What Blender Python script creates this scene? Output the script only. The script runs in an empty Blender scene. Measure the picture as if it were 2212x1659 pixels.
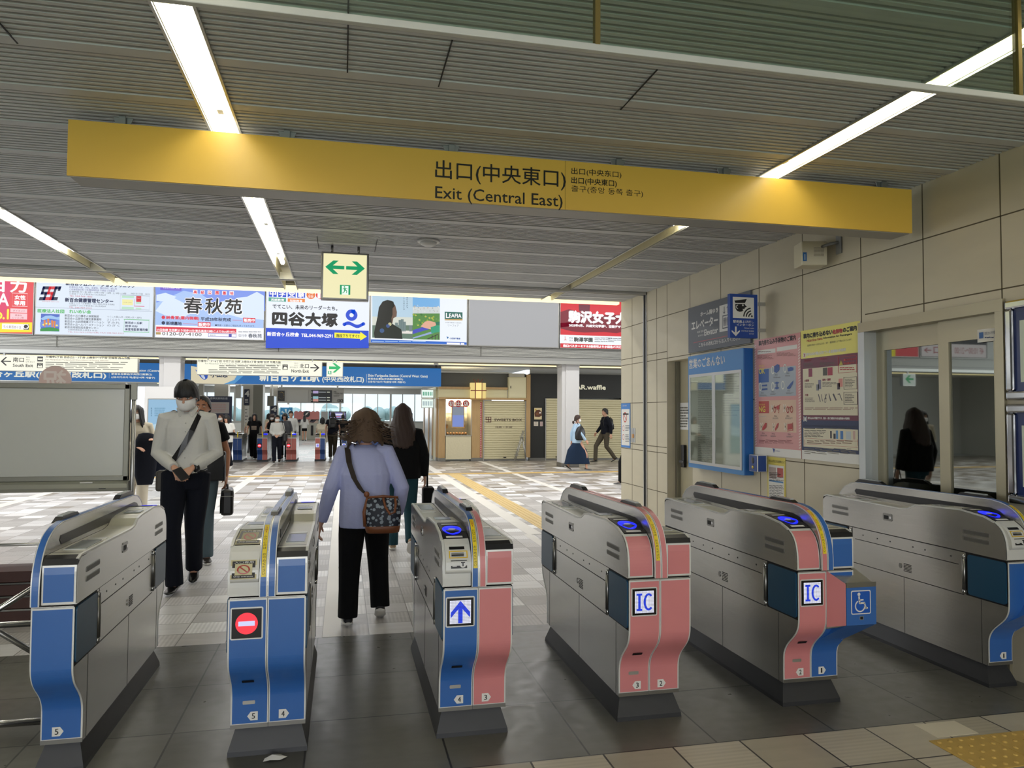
import bpy, bmesh, math, random
from mathutils import Vector, Matrix, Euler
R = math.radians
random.seed(7)
scene = bpy.context.scene
COL = scene.collection

# ------------------------------------------------------------------ camera
W, H, F, CH = 2212, 1659, 1609.43, 1.5
RM = Matrix(((0.97512233, -0.22159936, 0.00549175),
             (0.01395192, 0.03663049, -0.99923148),
             (0.22122789, 0.97444955, 0.03881095)))          # world -> camera (x right, y down, z forward)
cam_d = bpy.data.cameras.new('camera')
cam = bpy.data.objects.new('camera', cam_d)
COL.objects.link(cam)
cam_d.sensor_fit = 'HORIZONTAL'
cam_d.sensor_width = 36.0
cam_d.lens = 36.0 * F / W
cam_d.clip_end = 400
_m = Matrix((RM[0], -RM[1], -RM[2])).transposed().to_4x4()
_m.translation = (0, 0, CH)
cam.matrix_world = _m
scene.camera = cam

# ------------------------------------------------------------------ view, world, daylight
scene.view_settings.view_transform = 'Standard'
scene.view_settings.look = 'None'
scene.view_settings.gamma = 1.0
scene.view_settings.use_curve_mapping = False
scene.view_settings.exposure = 0.12
scene.cycles.max_bounces = 8
scene.cycles.diffuse_bounces = 4
scene.cycles.glossy_bounces = 4
scene.cycles.transparent_max_bounces = 12
scene.cycles.sample_clamp_indirect = 6.0
scene.cycles.caustics_reflective = False
scene.cycles.caustics_refractive = False
scene.cycles.use_denoising = True
wd = bpy.data.worlds.new('daylight'); scene.world = wd
wd.use_nodes = True
nt = wd.node_tree
bg = nt.nodes['Background']
bg.inputs[0].default_value = (0.86, 0.93, 1.0, 1)
bg.inputs[1].default_value = 1.45

def area(name, loc, sx, sy, power, rot=(0, 0, 0), col=(1, .985, .96)):
    d = bpy.data.lights.new(name, 'AREA'); d.shape = 'RECTANGLE'; d.size = sx; d.size_y = sy
    d.energy = power; d.color = col
    o = bpy.data.objects.new(name, d); COL.objects.link(o)
    o.location = loc; o.rotation_euler = rot
    return o
# unseen area lights added under the high concourse ceiling to brighten its floor
for yy in (12.0, 15.0, 18.0):
    for xx in (-10, -2, 6):
        area('concourse_row_light', (xx, yy, 4.82), 6.5, .35, 135)
for yy in (21.4, 25.0, 29.0, 33.0, 38.0, 43.0):
    area('station_row_light', (-2.5 if yy > 23 else 1.5, yy, 2.86), 11 if yy > 23 else 18, .12, 75 if yy > 23 else 70)
# area lamps stand in for daylight at the unseen open sides of the concourse
area('daylight_west', (-15.6, 14.8, 2.4), 4.0, 9.5, 450, (0, R(-90), 0), (.93, .97, 1))
area('daylight_east', (15.6, 14.8, 2.4), 4.0, 9.5, 260, (0, R(90), 0), (.93, .97, 1))
area('platform_side_fill', (-1.5, -7.0, 1.9), 8.0, 2.2, 290, (R(90), 0, 0), (.97, .98, 1))  # fill lamp added behind the camera to lift gate fronts and ceiling
area('office_fill', (5.2, 4.2, 3.0), .8, .8, 9)  # unseen lamp added to lighten the office behind the glass
area('daylight_far_windows', (-2.0, 45.4, 2.0), 10, 1.6, 260, (R(-90), 0, 0), (.93, .97, 1))

# ------------------------------------------------------------------ pixel geometry: a photo pixel onto a real plane
RT = RM.transposed()
def ray(x, y): return RT @ Vector((x - W / 2, y - H / 2, F))
def gnd(x, y, z=0.0):
    r = ray(x, y); t = (z - CH) / r.z; return Vector((r.x * t, r.y * t, z))
def atY(x, y, Y):
    r = ray(x, y); t = Y / r.y; return Vector((r.x * t, Y, CH + r.z * t))
def atX(x, y, X):
    r = ray(x, y); t = X / r.x; return Vector((X, r.y * t, CH + r.z * t))

# ------------------------------------------------------------------ materials
def lin(h):
    h = h.lstrip('#'); o = []
    for i in (0, 2, 4):
        c = int(h[i:i + 2], 16) / 255
        o.append(c / 12.92 if c <= .04045 else ((c + .055) / 1.055) ** 2.4)
    return (*o, 1)
MATS = {}
def mat(name, hexc, rough=.5, metal=0.0, em=0.0, noise=0.0, nscale=8.0, bump=0.0, bscale=60.0, stretch=None, spec=.5, coat=0.0):
    if name in MATS: return MATS[name]
    m = bpy.data.materials.new(name); m.use_nodes = True
    n = m.node_tree; b = n.nodes['Principled BSDF']; c = lin(hexc)
    b.inputs['Base Color'].default_value = c
    b.inputs['Roughness'].default_value = rough
    b.inputs['Metallic'].default_value = metal
    b.inputs['Specular IOR Level'].default_value = spec
    if coat: b.inputs['Coat Weight'].default_value = coat; b.inputs['Coat Roughness'].default_value = .08
    if em:
        b.inputs['Emission Color'].default_value = c
        b.inputs['Emission Strength'].default_value = em
    if noise or bump:
        tc = n.nodes.new('ShaderNodeTexCoord'); mp = n.nodes.new('ShaderNodeMapping')
        if stretch: mp.inputs['Scale'].default_value = stretch
        n.links.new(tc.outputs['Object'], mp.inputs[0])
    if noise:
        t = n.nodes.new('ShaderNodeTexNoise'); t.inputs['Scale'].default_value = nscale; t.inputs['Detail'].default_value = 5
        n.links.new(mp.outputs[0], t.inputs['Vector'])
        mx = n.nodes.new('ShaderNodeMix'); mx.data_type = 'RGBA'
        mx.inputs[6].default_value = tuple(v * (1 - noise) for v in c[:3]) + (1,)
        mx.inputs[7].default_value = tuple(min(1, v * (1 + noise)) for v in c[:3]) + (1,)
        n.links.new(t.outputs['Fac'], mx.inputs[0]); n.links.new(mx.outputs[2], b.inputs['Base Color'])
    if bump:
        t = n.nodes.new('ShaderNodeTexNoise'); t.inputs['Scale'].default_value = bscale; t.inputs['Detail'].default_value = 4
        n.links.new(mp.outputs[0], t.inputs['Vector'])
        bp = n.nodes.new('ShaderNodeBump'); bp.inputs['Strength'].default_value = bump; bp.inputs['Distance'].default_value = .01
        n.links.new(t.outputs['Fac'], bp.inputs['Height']); n.links.new(bp.outputs[0], b.inputs['Normal'])
    MATS[name] = m
    return m
def glow(hexc, s=1.0):                      # backlit print or screen: the lit colour itself
    key = 'lit_%s_%.2f' % (hexc.lstrip('#'), s)
    if key in MATS: return MATS[key]
    m = mat(key, hexc, rough=.35, em=s, spec=.3)
    b = m.node_tree.nodes['Principled BSDF']
    b.inputs['Base Color'].default_value = (.02, .02, .02, 1)
    return m
def ink(hexc, rough=.45): return mat('ink_' + hexc.lstrip('#'), hexc, rough)

def glass_mat(name, tint, refl=.12, alpha=.75, rough=.02):
    m = bpy.data.materials.new(name); m.use_nodes = True; n = m.node_tree
    for x in list(n.nodes): n.nodes.remove(x)
    o = n.nodes.new('ShaderNodeOutputMaterial'); t = n.nodes.new('ShaderNodeBsdfTransparent'); g = n.nodes.new('ShaderNodeBsdfGlossy')
    mx = n.nodes.new('ShaderNodeMixShader'); fr = n.nodes.new('ShaderNodeLayerWeight'); fr.inputs[0].default_value = .35
    ma = n.nodes.new('ShaderNodeMath'); ma.operation = 'MULTIPLY_ADD'; ma.inputs[1].default_value = .16; ma.inputs[2].default_value = refl
    n.links.new(fr.outputs['Fresnel'], ma.inputs[0]); n.links.new(ma.outputs[0], mx.inputs[0])
    c = lin(tint); t.inputs[0].default_value = tuple(v * alpha for v in c[:3]) + (1,)
    g.inputs['Roughness'].default_value = rough; g.inputs[0].default_value = (.9, .95, .9, 1)
    n.links.new(t.outputs[0], mx.inputs[1]); n.links.new(g.outputs[0], mx.inputs[2]); n.links.new(mx.outputs[0], o.inputs[0])
    MATS[name] = m
    return m

def tile_mat(name, size, off, cols, mortar, mw=.012, rough=.35, ribs=0.0, cols2=None, band=None, rowvar=0.0):
    """Square-laid floor tiles: every cell draws its tone at random; some cells are ribbed."""
    m = bpy.data.materials.new(name); m.use_nodes = True; n = m.node_tree; b = n.nodes['Principled BSDF']
    L = n.links.new
    def math_(op, a, bb=None, c=None):
        x = n.nodes.new('ShaderNodeMath'); x.operation = op
        for i, v in enumerate((a, bb, c)):
            if v is None: continue
            if isinstance(v, (int, float)): x.inputs[i].default_value = v
            else: L(v, x.inputs[i])
        return x.outputs[0]
    g = n.nodes.new('ShaderNodeNewGeometry'); s = n.nodes.new('ShaderNodeSeparateXYZ'); L(g.outputs['Position'], s.inputs[0])
    u = math_('DIVIDE', math_('SUBTRACT', s.outputs[0], off[0]), size[0]); v = math_('DIVIDE', math_('SUBTRACT', s.outputs[1], off[1]), size[1])
    fu = math_('FLOOR', u); fv = math_('FLOOR', v)
    def white(a, bb, seed):
        c = n.nodes.new('ShaderNodeCombineXYZ'); L(a, c.inputs[0]); L(bb, c.inputs[1]); c.inputs[2].default_value = seed
        w = n.nodes.new('ShaderNodeTexWhiteNoise'); w.noise_dimensions = '3D'; L(c.outputs[0], w.inputs['Vector']); return w.outputs['Value']
    r1 = white(fu, fv, 1.3)
    def ramp(cl, fac):
        r = n.nodes.new('ShaderNodeValToRGB'); r.color_ramp.interpolation = 'CONSTANT'
        e = r.color_ramp.elements
        while len(e) < len(cl): e.new(.5)
        for i, h in enumerate(cl): e[i].position = i / len(cl); e[i].color = lin(h)
        L(fac, r.inputs[0]); return r.outputs[0]
    col = ramp(cols, r1)
    def mix(fac, a, bb):
        x = n.nodes.new('ShaderNodeMix'); x.data_type = 'RGBA'
        if isinstance(fac, float): x.inputs[0].default_value = fac
        else: L(fac, x.inputs[0])
        for i, q in ((6, a), (7, bb)):
            if isinstance(q, tuple): x.inputs[i].default_value = q
            else: L(q, x.inputs[i])
        return x.outputs[2]
    if cols2:
        k = n.nodes.new('ShaderNodeMapRange'); L(s.outputs[1], k.inputs[0]); k.inputs[1].default_value = band[0]; k.inputs[2].default_value = band[1]
        rr = white(fu, fv, 5.1); pick = math_('LESS_THAN', rr, k.outputs[0])
        col = mix(pick, col, ramp(cols2, r1))
    nz = n.nodes.new('ShaderNodeTexNoise'); nz.inputs['Scale'].default_value = 3.0; nz.inputs['Detail'].default_value = 6
    mpp = n.nodes.new('ShaderNodeMapping'); mpp.inputs['Scale'].default_value = (.6, 6, 1); L(g.outputs['Position'], mpp.inputs[0]); L(mpp.outputs[0], nz.inputs['Vector'])
    sh = math_('MULTIPLY_ADD', nz.outputs['Fac'], .28, .86)
    hsv = n.nodes.new('ShaderNodeHueSaturation'); L(col, hsv.inputs['Color']); L(sh, hsv.inputs['Value']); col = hsv.outputs[0]
    if ribs:
        sel = math_('LESS_THAN', math_('FRACT', math_('MULTIPLY', math_('ADD', fu, fv), .5)), .25)
        wv = math_('ADD', math_('SINE', math_('MULTIPLY', v if ribs < 0 else u, 2 * math.pi * 11)), .9)
        k = math_('MULTIPLY_ADD', math_('MULTIPLY', sel, wv), abs(ribs), 1.0 - abs(ribs) * .3)
        h2 = n.nodes.new('ShaderNodeHueSaturation'); L(col, h2.inputs['Color']); L(k, h2.inputs['Value']); col = h2.outputs[0]
    fx = math_('FRACT', u); fy = math_('FRACT', v)
    d = math_('MINIMUM', math_('MULTIPLY', math_('MINIMUM', fx, math_('SUBTRACT', 1.0, fx)), size[0]), math_('MULTIPLY', math_('MINIMUM', fy, math_('SUBTRACT', 1.0, fy)), size[1]))
    col = mix(math_('LESS_THAN', d, mw / 2), col, lin(mortar))
    L(col, b.inputs['Base Color']); b.inputs['Roughness'].default_value = rough
    rn = n.nodes.new('ShaderNodeTexNoise'); rn.inputs['Scale'].default_value = 14; L(g.outputs['Position'], rn.inputs['Vector'])
    L(math_('MULTIPLY_ADD', rn.outputs['Fac'], .25, rough - .12), b.inputs['Roughness'])
    MATS[name] = m
    return m

M = dict(
    steel=mat('brushed_steel', '#bdbcb8', .2, .78, noise=.10, nscale=5, bump=.05, bscale=40, stretch=(1, 1, 18)),
    steel_d=mat('steel_edge', '#8d8c88', .34, .9), chrome=mat('chrome', '#c9cacc', .12, 1.0),
    rim=mat('pale_rim', '#d5d6d2', .35, .2), deck=mat('beige_plastic', '#b9b8a6', .32), whitep=mat('white_plastic', '#cfd0cc', .3),
    blue=mat('blue_enamel', '#3265ac', .28, noise=.05, nscale=6), pink=mat('pink_enamel', '#cf8284', .3, noise=.05, nscale=6),
    teal=mat('teal_padding', '#1d4a68', .38), black=mat('black_plastic', '#121214', .35), slot=mat('black_gap', '#060607', .6),
    kick=mat('dark_kick_plate', '#3a3b3d', .45, .4, noise=.12, nscale=10), yellow=mat('yellow_tape', '#e8cf2a', .4),
    alu=mat('aluminium', '#b6b6b2', .32, .75), white=mat('white_paint', '#dcdcda', .45), paper=mat('white_paper', '#e2e1db', .6),
    yel=mat('yellow_sign_board', '#ebc154', .34, noise=.03, nscale=2), galv=mat('galvanised_bracket', '#9a9c9c', .4, .7),
    slat=mat('ceiling_slat', '#c8cacb', .45, noise=.10, nscale=3), slat_d=mat('ceiling_gap', '#3c3c3a', .7),
    stonew=None, tube=glow('#fffbf2', 12.5), cove=glow('#ffedb0', 1.6), reflector=mat('tube_reflector', '#ece6c8', .4),
    black_iron=mat('black_iron', '#1b1c1d', .5), wood=mat('light_wood', '#b59567', .45, noise=.18, nscale=6, stretch=(6, 6, .6)),
    cream=mat('cream_panel', '#d8d0a8', .5), shutter=mat('cream_shutter', '#cfc6a2', .45), dgrey=mat('dark_grey_panel', '#55554f', .6),
    charcoal=mat('charcoal_panel', '#20211f', .55), frost=mat('frosted_screen', '#c6cac8', .4),
)
for k_ in ('steel', 'steel_d', 'chrome', 'alu', 'galv'):
    pass

# ------------------------------------------------------------------ things
def thing(name, label, cat, loc=(0, 0, 0), rotz=0.0, group=None):
    o = bpy.data.objects.new(name, None); COL.objects.link(o); o.empty_display_size = .1
    o.location = loc; o.rotation_euler = (0, 0, rotz); o['label'] = label; o['category'] = cat
    if group: o['group'] = group
    return o
def tag(o, label, cat, group=None):
    o['label'] = label; o['category'] = cat
    if group: o['group'] = group
    return o
def dup(root, loc, rotz=None, label=None, group=None):
    r = root.copy(); COL.objects.link(r); r.location = loc
    if rotz is not None: r.rotation_euler = (0, 0, rotz)
    if label: r['label'] = label
    if group: r['group'] = group
    for ch in list(root.children):
        c = ch.copy(); COL.objects.link(c); c.parent = r
        for g in list(ch.children):
            d = g.copy(); COL.objects.link(d); d.parent = c
    return r

class MB:
    """collects shapes and links them as ONE mesh object"""
    def __init__(s, xf=None): s.v = []; s.f = []; s.mi = []; s.sm = []; s.mats = []; s.xf = xf
    def idx(s, m):
        if m not in s.mats: s.mats.append(m)
        return s.mats.index(m)
    def add(s, vs, fs, m, smooth=False):
        b = len(s.v); i = s.idx(m)
        s.v += [Vector(p) for p in vs]
        for f in fs: s.f.append([b + k for k in f]); s.mi.append(i); s.sm.append(smooth)
        return s
    def box(s, a, b, m):
        x0, y0, z0 = (min(a[i], b[i]) for i in range(3)); x1, y1, z1 = (max(a[i], b[i]) for i in range(3))
        return s.add([(x0, y0, z0), (x1, y0, z0), (x1, y1, z0), (x0, y1, z0), (x0, y0, z1), (x1, y0, z1), (x1, y1, z1), (x0, y1, z1)],
                     [(0, 3, 2, 1), (4, 5, 6, 7), (0, 1, 5, 4), (1, 2, 6, 5), (2, 3, 7, 6), (3, 0, 4, 7)], m)
    def extr(s, poly, axis, a, b, m, smooth=False):
        def P(p, w): return {'x': (w, p[0], p[1]), 'y': (p[0], w, p[1]), 'z': (p[0], p[1], w)}[axis]
        n = len(poly); vs = [P(p, a) for p in poly] + [P(p, b) for p in poly]
        s.add(vs, [tuple(range(n))[::-1], tuple(range(n, 2 * n))], m)
        return s.add(vs, [(i, (i + 1) % n, n + (i + 1) % n, n + i) for i in range(n)], m, smooth)
    def loft(s, rings, m, caps=True, smooth=True):
        n = len(rings[0]); vs = [p for r in rings for p in r]; fs = []
        for k in range(len(rings) - 1):
            for i in range(n):
                j = (i + 1) % n; fs.append((k * n + i, k * n + j, (k + 1) * n + j, (k + 1) * n + i))
        if caps: fs += [tuple(range(n))[::-1], tuple(range((len(rings) - 1) * n, len(rings) * n))]
        return s.add(vs, fs, m, smooth)
    def grid(s, rows, m, smooth=True):
        n = len(rows[0]); vs = [p for r in rows for p in r]
        return s.add(vs, [(k * n + i, k * n + i + 1, (k + 1) * n + i + 1, (k + 1) * n + i) for k in range(len(rows) - 1) for i in range(n - 1)], m, smooth)
    def tube(s, pts, r, m, n=8, ratio=1.0, up=None, cap=True):
        pts = [Vector(p) for p in pts]; rings = []
        rs = r if isinstance(r, (list, tuple)) else [r] * len(pts)
        prev = None
        for i, p in enumerate(pts):
            t = (pts[min(i + 1, len(pts) - 1)] - pts[max(i - 1, 0)]).normalized()
            if prev is None:
                u = Vector(up) if up else (Vector((0, 0, 1)) if abs(t.z) < .9 else Vector((0, 1, 0)))
                a = t.cross(u).normalized()
            else: a = (prev - t * prev.dot(t)).normalized()
            prev = a; b = a.cross(t).normalized()
            ra, rb = rs[i] if isinstance(rs[i], (tuple, list)) else (rs[i], rs[i] * ratio)
            rings.append([p + a * (ra * math.cos(2 * math.pi * k / n)) + b * (rb * math.sin(2 * math.pi * k / n)) for k in range(n)])
        return s.loft(rings, m, cap)
    def ball(s, c, r, m, n=12, k=8):
        c = Vector(c); r = r if isinstance(r, (tuple, list)) else (r, r, r); rings = []
        for j in range(1, k):
            t = math.pi * j / k
            rings.append([c + Vector((r[0] * math.sin(t) * math.cos(2 * math.pi * i / n), r[1] * math.sin(t) * math.sin(2 * math.pi * i / n), r[2] * math.cos(t))) for i in range(n)])
        vs = [p for q in rings for p in q] + [c + Vector((0, 0, r[2])), c - Vector((0, 0, r[2]))]; L = len(vs)
        fs = [(q * n + i, (q + 1) * n + i, (q + 1) * n + (i + 1) % n, q * n + (i + 1) % n) for q in range(k - 2) for i in range(n)]
        fs += [(L - 2, i, (i + 1) % n) for i in range(n)] + [(L - 1, (k - 2) * n + (i + 1) % n, (k - 2) * n + i) for i in range(n)]
        return s.add(vs, fs, m, True)
    def disc(s, c, r, axis, h, m, n=20):
        poly = [(c[0] + r * math.cos(2 * math.pi * i / n), c[1] + r * math.sin(2 * math.pi * i / n)) for i in range(n)]
        return s.extr(poly, axis, h[0], h[1], m)
    def build(s, name, parent=None, bevel=0.0, loc=None, kind=None):
        me = bpy.data.meshes.new(name)
        vs = [s.xf @ p for p in s.v] if s.xf else s.v
        me.from_pydata([tuple(p) for p in vs], [], s.f)
        for m in s.mats: me.materials.append(m)
        me.polygons.foreach_set('material_index', s.mi); me.polygons.foreach_set('use_smooth', s.sm)
        me.update()
        bm = bmesh.new(); bm.from_mesh(me); bmesh.ops.recalc_face_normals(bm, faces=bm.faces); bm.to_mesh(me); bm.free()
        o = bpy.data.objects.new(name, me); COL.objects.link(o)
        if parent: o.parent = parent
        if loc: o.location = loc
        if kind: o['kind'] = kind
        if bevel:
            b = o.modifiers.new('bevel', 'BEVEL'); b.width = bevel; b.segments = 2; b.limit_method = 'ANGLE'; b.angle_limit = R(40)
        return o
def struct(name, mb, **k): return mb.build(name, kind='structure', **k)

# ------------------------------------------------------------------ lettering
_TX = {}
def glyphs(txt):
    if txt in _TX: return _TX[txt]
    c = bpy.data.curves.new('lettering', 'FONT'); c.body = txt; c.size = 1; c.resolution_u = 2
    o = bpy.data.objects.new('lettering', c); me = o.to_mesh()
    vs = [(v.co.x, v.co.y) for v in me.vertices]; fs = [tuple(p.vertices) for p in me.polygons]
    o.to_mesh_clear(); bpy.data.objects.remove(o); bpy.data.curves.remove(c)
    xs = [p[0] for p in vs] or [0, 1]; ys = [p[1] for p in vs] or [0, 1]
    _TX[txt] = (vs, fs, min(xs), max(xs), min(ys), max(ys))
    return _TX[txt]

class Sheet:
    """flat print in real metres on a plane: u to the reader's right, v up, layers stepping off the surface"""
    def __init__(s, axis, plane, root=None, step=.0015, w0=.0015):
        s.cv = (0, 0, 1); s.axis = axis; s.p = plane; s.mb = MB(); s.step = step; s.w = w0
        s.o = root.location.copy() if root else Vector((0, 0, 0))
    def up(s, n=1): s.w += s.step * n; return s
    def P(s, u, v, w=None):
        w = s.w if w is None else w
        q = Vector((u, s.p - w, v)) if s.axis == 'Y' else Vector((s.p - w, -u, v)) if s.axis == 'X' else Vector((u, v, s.p + w))
        return q - s.o
    def px(s, x, y):
        x = s.cv[0] + x / s.cv[2]; y = s.cv[1] + y / s.cv[2]
        q = atY(x, y, s.p) if s.axis == 'Y' else atX(x, y, s.p)
        return (q.x, q.z) if s.axis == 'Y' else (-q.y, q.z)
    def poly(s, uv, m): s.mb.add([s.P(*p) for p in uv], [tuple(range(len(uv)))], m); return s
    def ppoly(s, pts, m): return s.poly([s.px(*p) for p in pts], m)
    def rect(s, u0, v0, u1, v1, m): return s.poly([(u0, v0), (u1, v0), (u1, v1), (u0, v1)], m)
    def prect(s, x0, y0, x1, y1, m):
        a = s.px(x0, y1); b = s.px(x1, y0); c = s.px(x0, y0); d = s.px(x1, y1)
        return s.rect(a[0], (a[1] + d[1]) / 2, b[0], (b[1] + c[1]) / 2, m)
    def ring(s, u, v, r0, r1, m, n=28, a0=0, a1=360, ky=1.0):
        k = max(3, int(n * abs(a1 - a0) / 360)); vs = []
        for i in range(k + 1):
            a = R(a0 + (a1 - a0) * i / k)
            vs += [s.P(u + r1 * math.cos(a), v + ky * r1 * math.sin(a)), s.P(u + r0 * math.cos(a), v + ky * r0 * math.sin(a))]
        s.mb.add(vs, [(2 * i, 2 * i + 2, 2 * i + 3, 2 * i + 1) for i in range(k)], m); return s
    def disc(s, u, v, r, m, n=24, ky=1.0):
        return s.poly([(u + r * math.cos(2 * math.pi * i / n), v + ky * r * math.sin(2 * math.pi * i / n)) for i in range(n)], m)
    def frame(s, u0, v0, u1, v1, t, m):
        s.rect(u0, v0, u1, v0 + t, m); s.rect(u0, v1 - t, u1, v1, m); s.rect(u0, v0 + t, u0 + t, v1 - t, m); s.rect(u1 - t, v0 + t, u1, v1 - t, m); return s
    def text(s, t, u0, v0, u1, h, m, bold=0.0, mirror=False, fit=True):
        """box-fit: ink spans u0..u1 and v0..v0+h"""
        vs, fs, a, b, c, d = glyphs(t)
        kx = (u1 - u0) / max(b - a, 1e-6); ky = h / max(d - c, 1e-6)
        for i, (dx, dy) in enumerate(((0, 0),) if not bold else ((-bold, 0), (bold, 0), (0, bold), (0, -bold))):
            s.mb.add([s.P((u1 - (x - a) * kx if mirror else u0 + (x - a) * kx) + dx, v0 + (y - c) * ky + dy, s.w + i * s.step * .12) for x, y in vs], fs, m)
        return s
    def ptext(s, t, x0, yb, x1, yt, m, bold=0.0, mirror=False):
        """text whose ink box runs from pixel x0 to x1 and from baseline yb up to yt (read at x0)"""
        a = s.px(x0, yb); b = s.px(x1, yb); c = s.px(x0, yt)
        return s.text(t, a[0], a[1], b[0], c[1] - a[1], m, bold, mirror)
    def greek(s, x0, y0, x1, y1, n, m, fill=.55, ragged=.35):
        """lines of print too small to read in the photo"""
        for i in range(n):
            ya = y0 + (y1 - y0) * (i + .2) / n; yb = ya + (y1 - y0) / n * fill; x = x0
            end = x1 - (x1 - x0) * ragged * random.random()
            while x < end - .4 * s.cv[2]:
                e = min(end, x + (x1 - x0) * random.uniform(.08, .3)); s.prect(x, ya, e, yb, m); x = e + (x1 - x0) * .02
        return s
    def done(s, name='lettering', parent=None): return s.mb.build(name, parent)
def up_box(name, root, a, b, m, bevel=0.0):
    """a box part given in world metres under a thing"""
    o = root.location if root else Vector((0, 0, 0))
    return MB().box(Vector(a) - o, Vector(b) - o, m).build(name, root, bevel)
# ================================================================== SETTING
CZ, WX = 3.04, 3.75
fl_con = tile_mat('concourse_tile', (.305, .27), (-.11, 5.17), ['#bdbab8', '#aeacaa', '#d8d7d7', '#b6b4b2', '#a8a5a3', '#c8c6c6', '#e6e6e6', '#b3b0ae'], '#7d7b78', .007, .36, .11,
                  ['#8d867d', '#9a938a', '#837c74', '#b9b4ac', '#90897f', '#7b746c'], (12.5, 21.0))
fl_stone = tile_mat('dark_stone', (.61, .62), (-.75, 3.17), ['#62615b', '#67665f', '#5d5c56'], '#2b2a27', .009, .33)
fl_near = tile_mat('beige_tile', (.33, .33), (.15, 2.84), ['#b9b3a3', '#aea897', '#c2bbaa', '#a39d8d'], '#332f28', .009, .42, -.06)
fl_far = tile_mat('station_tile', (.6, .6), (0, 0), ['#c6cacd', '#b8bcbf', '#d4d6d8', '#aab7b9', '#c9b9b6', '#a9adb0'], '#9a9a9a', .008, .3)
b = MB(); b.box((-16, 5.17, -.12), (16, 23.4, 0), fl_con); struct('floor', b)
b = MB(); b.box((-9, 3.17, -.12), (3.75, 5.17, 0), fl_stone); struct('floor_gate_row', b)
b = MB(); b.box((-9, -8, -.12), (3.75, 3.17, 0), fl_near); struct('floor_platform_side', b)
b = MB(); b.box((-16, 23.4, -.12), (16, 48, 0), fl_far); struct('floor_station', b)
# pale tile bands and tactile lines set into the concourse floor
band = mat('pale_band_tile', '#dedbd4', .4, noise=.05, nscale=4)
yband = mat('tactile_yellow', '#cdb277', .5, noise=.08, nscale=6)
b = MB()
for x0, x1, y0, y1 in ((-.11, .01, 5.17, 23.0), (4.1, 4.24, 5.17, 22.9), (-2.07, -1.9, 9.6, 23.0), (-5.3, -5.12, 9, 22.9), (2.25, 2.44, 9.0, 22.9), (2.2, 2.3, 5.2, 9)):
    b.box((x0, y0, -.01), (x1, y1, .002), band)
struct('trim_1', b)
def tactile_strip(x0, x1, y0, y1, label, along):
    t = thing('tactile_strip', label, 'tactile paving', ((x0 + x1) / 2, (y0 + y1) / 2, 0), 0, 'yellow guide lines in the concourse floor')
    o = t.location; b = MB(); b.box((x0 - o.x, y0 - o.y, 0), (x1 - o.x, y1 - o.y, .004), yband); b.build('base', t)
    b = MB()
    if along == 'y':
        for k in range(4):
            xx = x0 + .05 + k * (x1 - x0 - .1) / 3 - o.x
            b.box((xx - .012, y0 - o.y, .004), (xx + .012, y1 - o.y, .009), yband)
    else:
        for k in range(4):
            yy = y0 + .05 + k * (y1 - y0 - .1) / 3 - o.y
            b.box((x0 - o.x, yy - .012, .004), (x1 - o.x, yy + .012, .009), yband)
    b.build('guide_rib', t)
tactile_strip(2.52, 2.82, 5.2, 18.0, 'yellow ribbed guide strip running away from the gates beside a pale tile band', 'y')
tactile_strip(-12, 12, 18.05, 18.35, 'yellow ribbed guide strip crossing the concourse in front of the shops', 'x')
# two warning blocks at the bottom right corner
dome = mat('worn_tactile_yellow', '#c6a658', .5, noise=.15, nscale=12)
def warning_block(x, y, label):
    t = thing('warning_block', label, 'tactile paving', (x, y, 0), 0, 'yellow dotted warning blocks in front of the wide gate')
    MB().box((-.148, -.148, 0), (.148, .148, .004), dome).build('base', t, .002)
    b = MB()
    for i in range(5):
        for j in range(5):
            b.ball((-.118 + .059 * i, -.118 + .059 * j, .004), (.0115, .0115, .006), dome, 10, 6)
    b.build('raised_dot_pattern', t)
warning_block(2.80, 2.83, 'worn yellow dotted floor block, left one of the pair beside the pale tile')
warning_block(3.10, 2.83, 'worn yellow dotted floor block, right one of the pair nearer the wall')
b = MB(); b.box((2.72, 3.0, -.01), (2.95, 3.145, .002), mat('pale_floor_tile', '#ddd6c2', .45)); struct('trim_2', b)

# ---- low slatted ceiling, ribs along X, split by the three light troughs
TR = [(-2.68, -2.54), (-.72, -.575), (2.60, 2.735)]
def slats(x0, x1, y0, y1, b):
    y = y0
    while y < y1:
        for k in range(9):
            a = y + k * .045
            if a + .03 > y1: break
            b.extr([(a, CZ + .03), (a + .003, CZ), (a + .025, CZ), (a + .028, CZ + .03)], 'x', x0, x1, M['slat'])
        a = y + .405
        if a + .085 < y1: b.extr([(a, CZ + .03), (a + .004, CZ - .004), (a + .078, CZ - .004), (a + .082, CZ + .03)], 'x', x0, x1, M['slat'])
        y += .5
xs = [-9] + [v for t in TR for v in t] + [WX]
b = MB()
for i in range(0, len(xs), 2):
    slats(xs[i], xs[i + 1], -6.02, 8.8, b); slats(xs[i], xs[i + 1], 8.9, 9.68, b)
    b.box((xs[i], -8, CZ + .03), (xs[i + 1], 9.7, CZ + .08), M['slat_d'])
struct('ceiling', b)
b = MB(); b.box((-9, -8, CZ + .2), (WX, 9.7, CZ + .3), M['slat_d'])
struct('ceiling_deck', b)
# maintenance joints and soot-free hatch edges in the slats
b = MB()
for x, y0, y1 in ((.0, 2.75, 3.4), (.42, 3.0, 3.45), (1.35, 3.05, 3.5), (-1.35, 2.9, 3.45), (-.24, 6.7, 7.2), (.28, 6.7, 7.2)):
    b.box((x - .003, y0, CZ - .006), (x + .003, y1, CZ - .002), M['slot'])
struct('trim_3', b)
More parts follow.
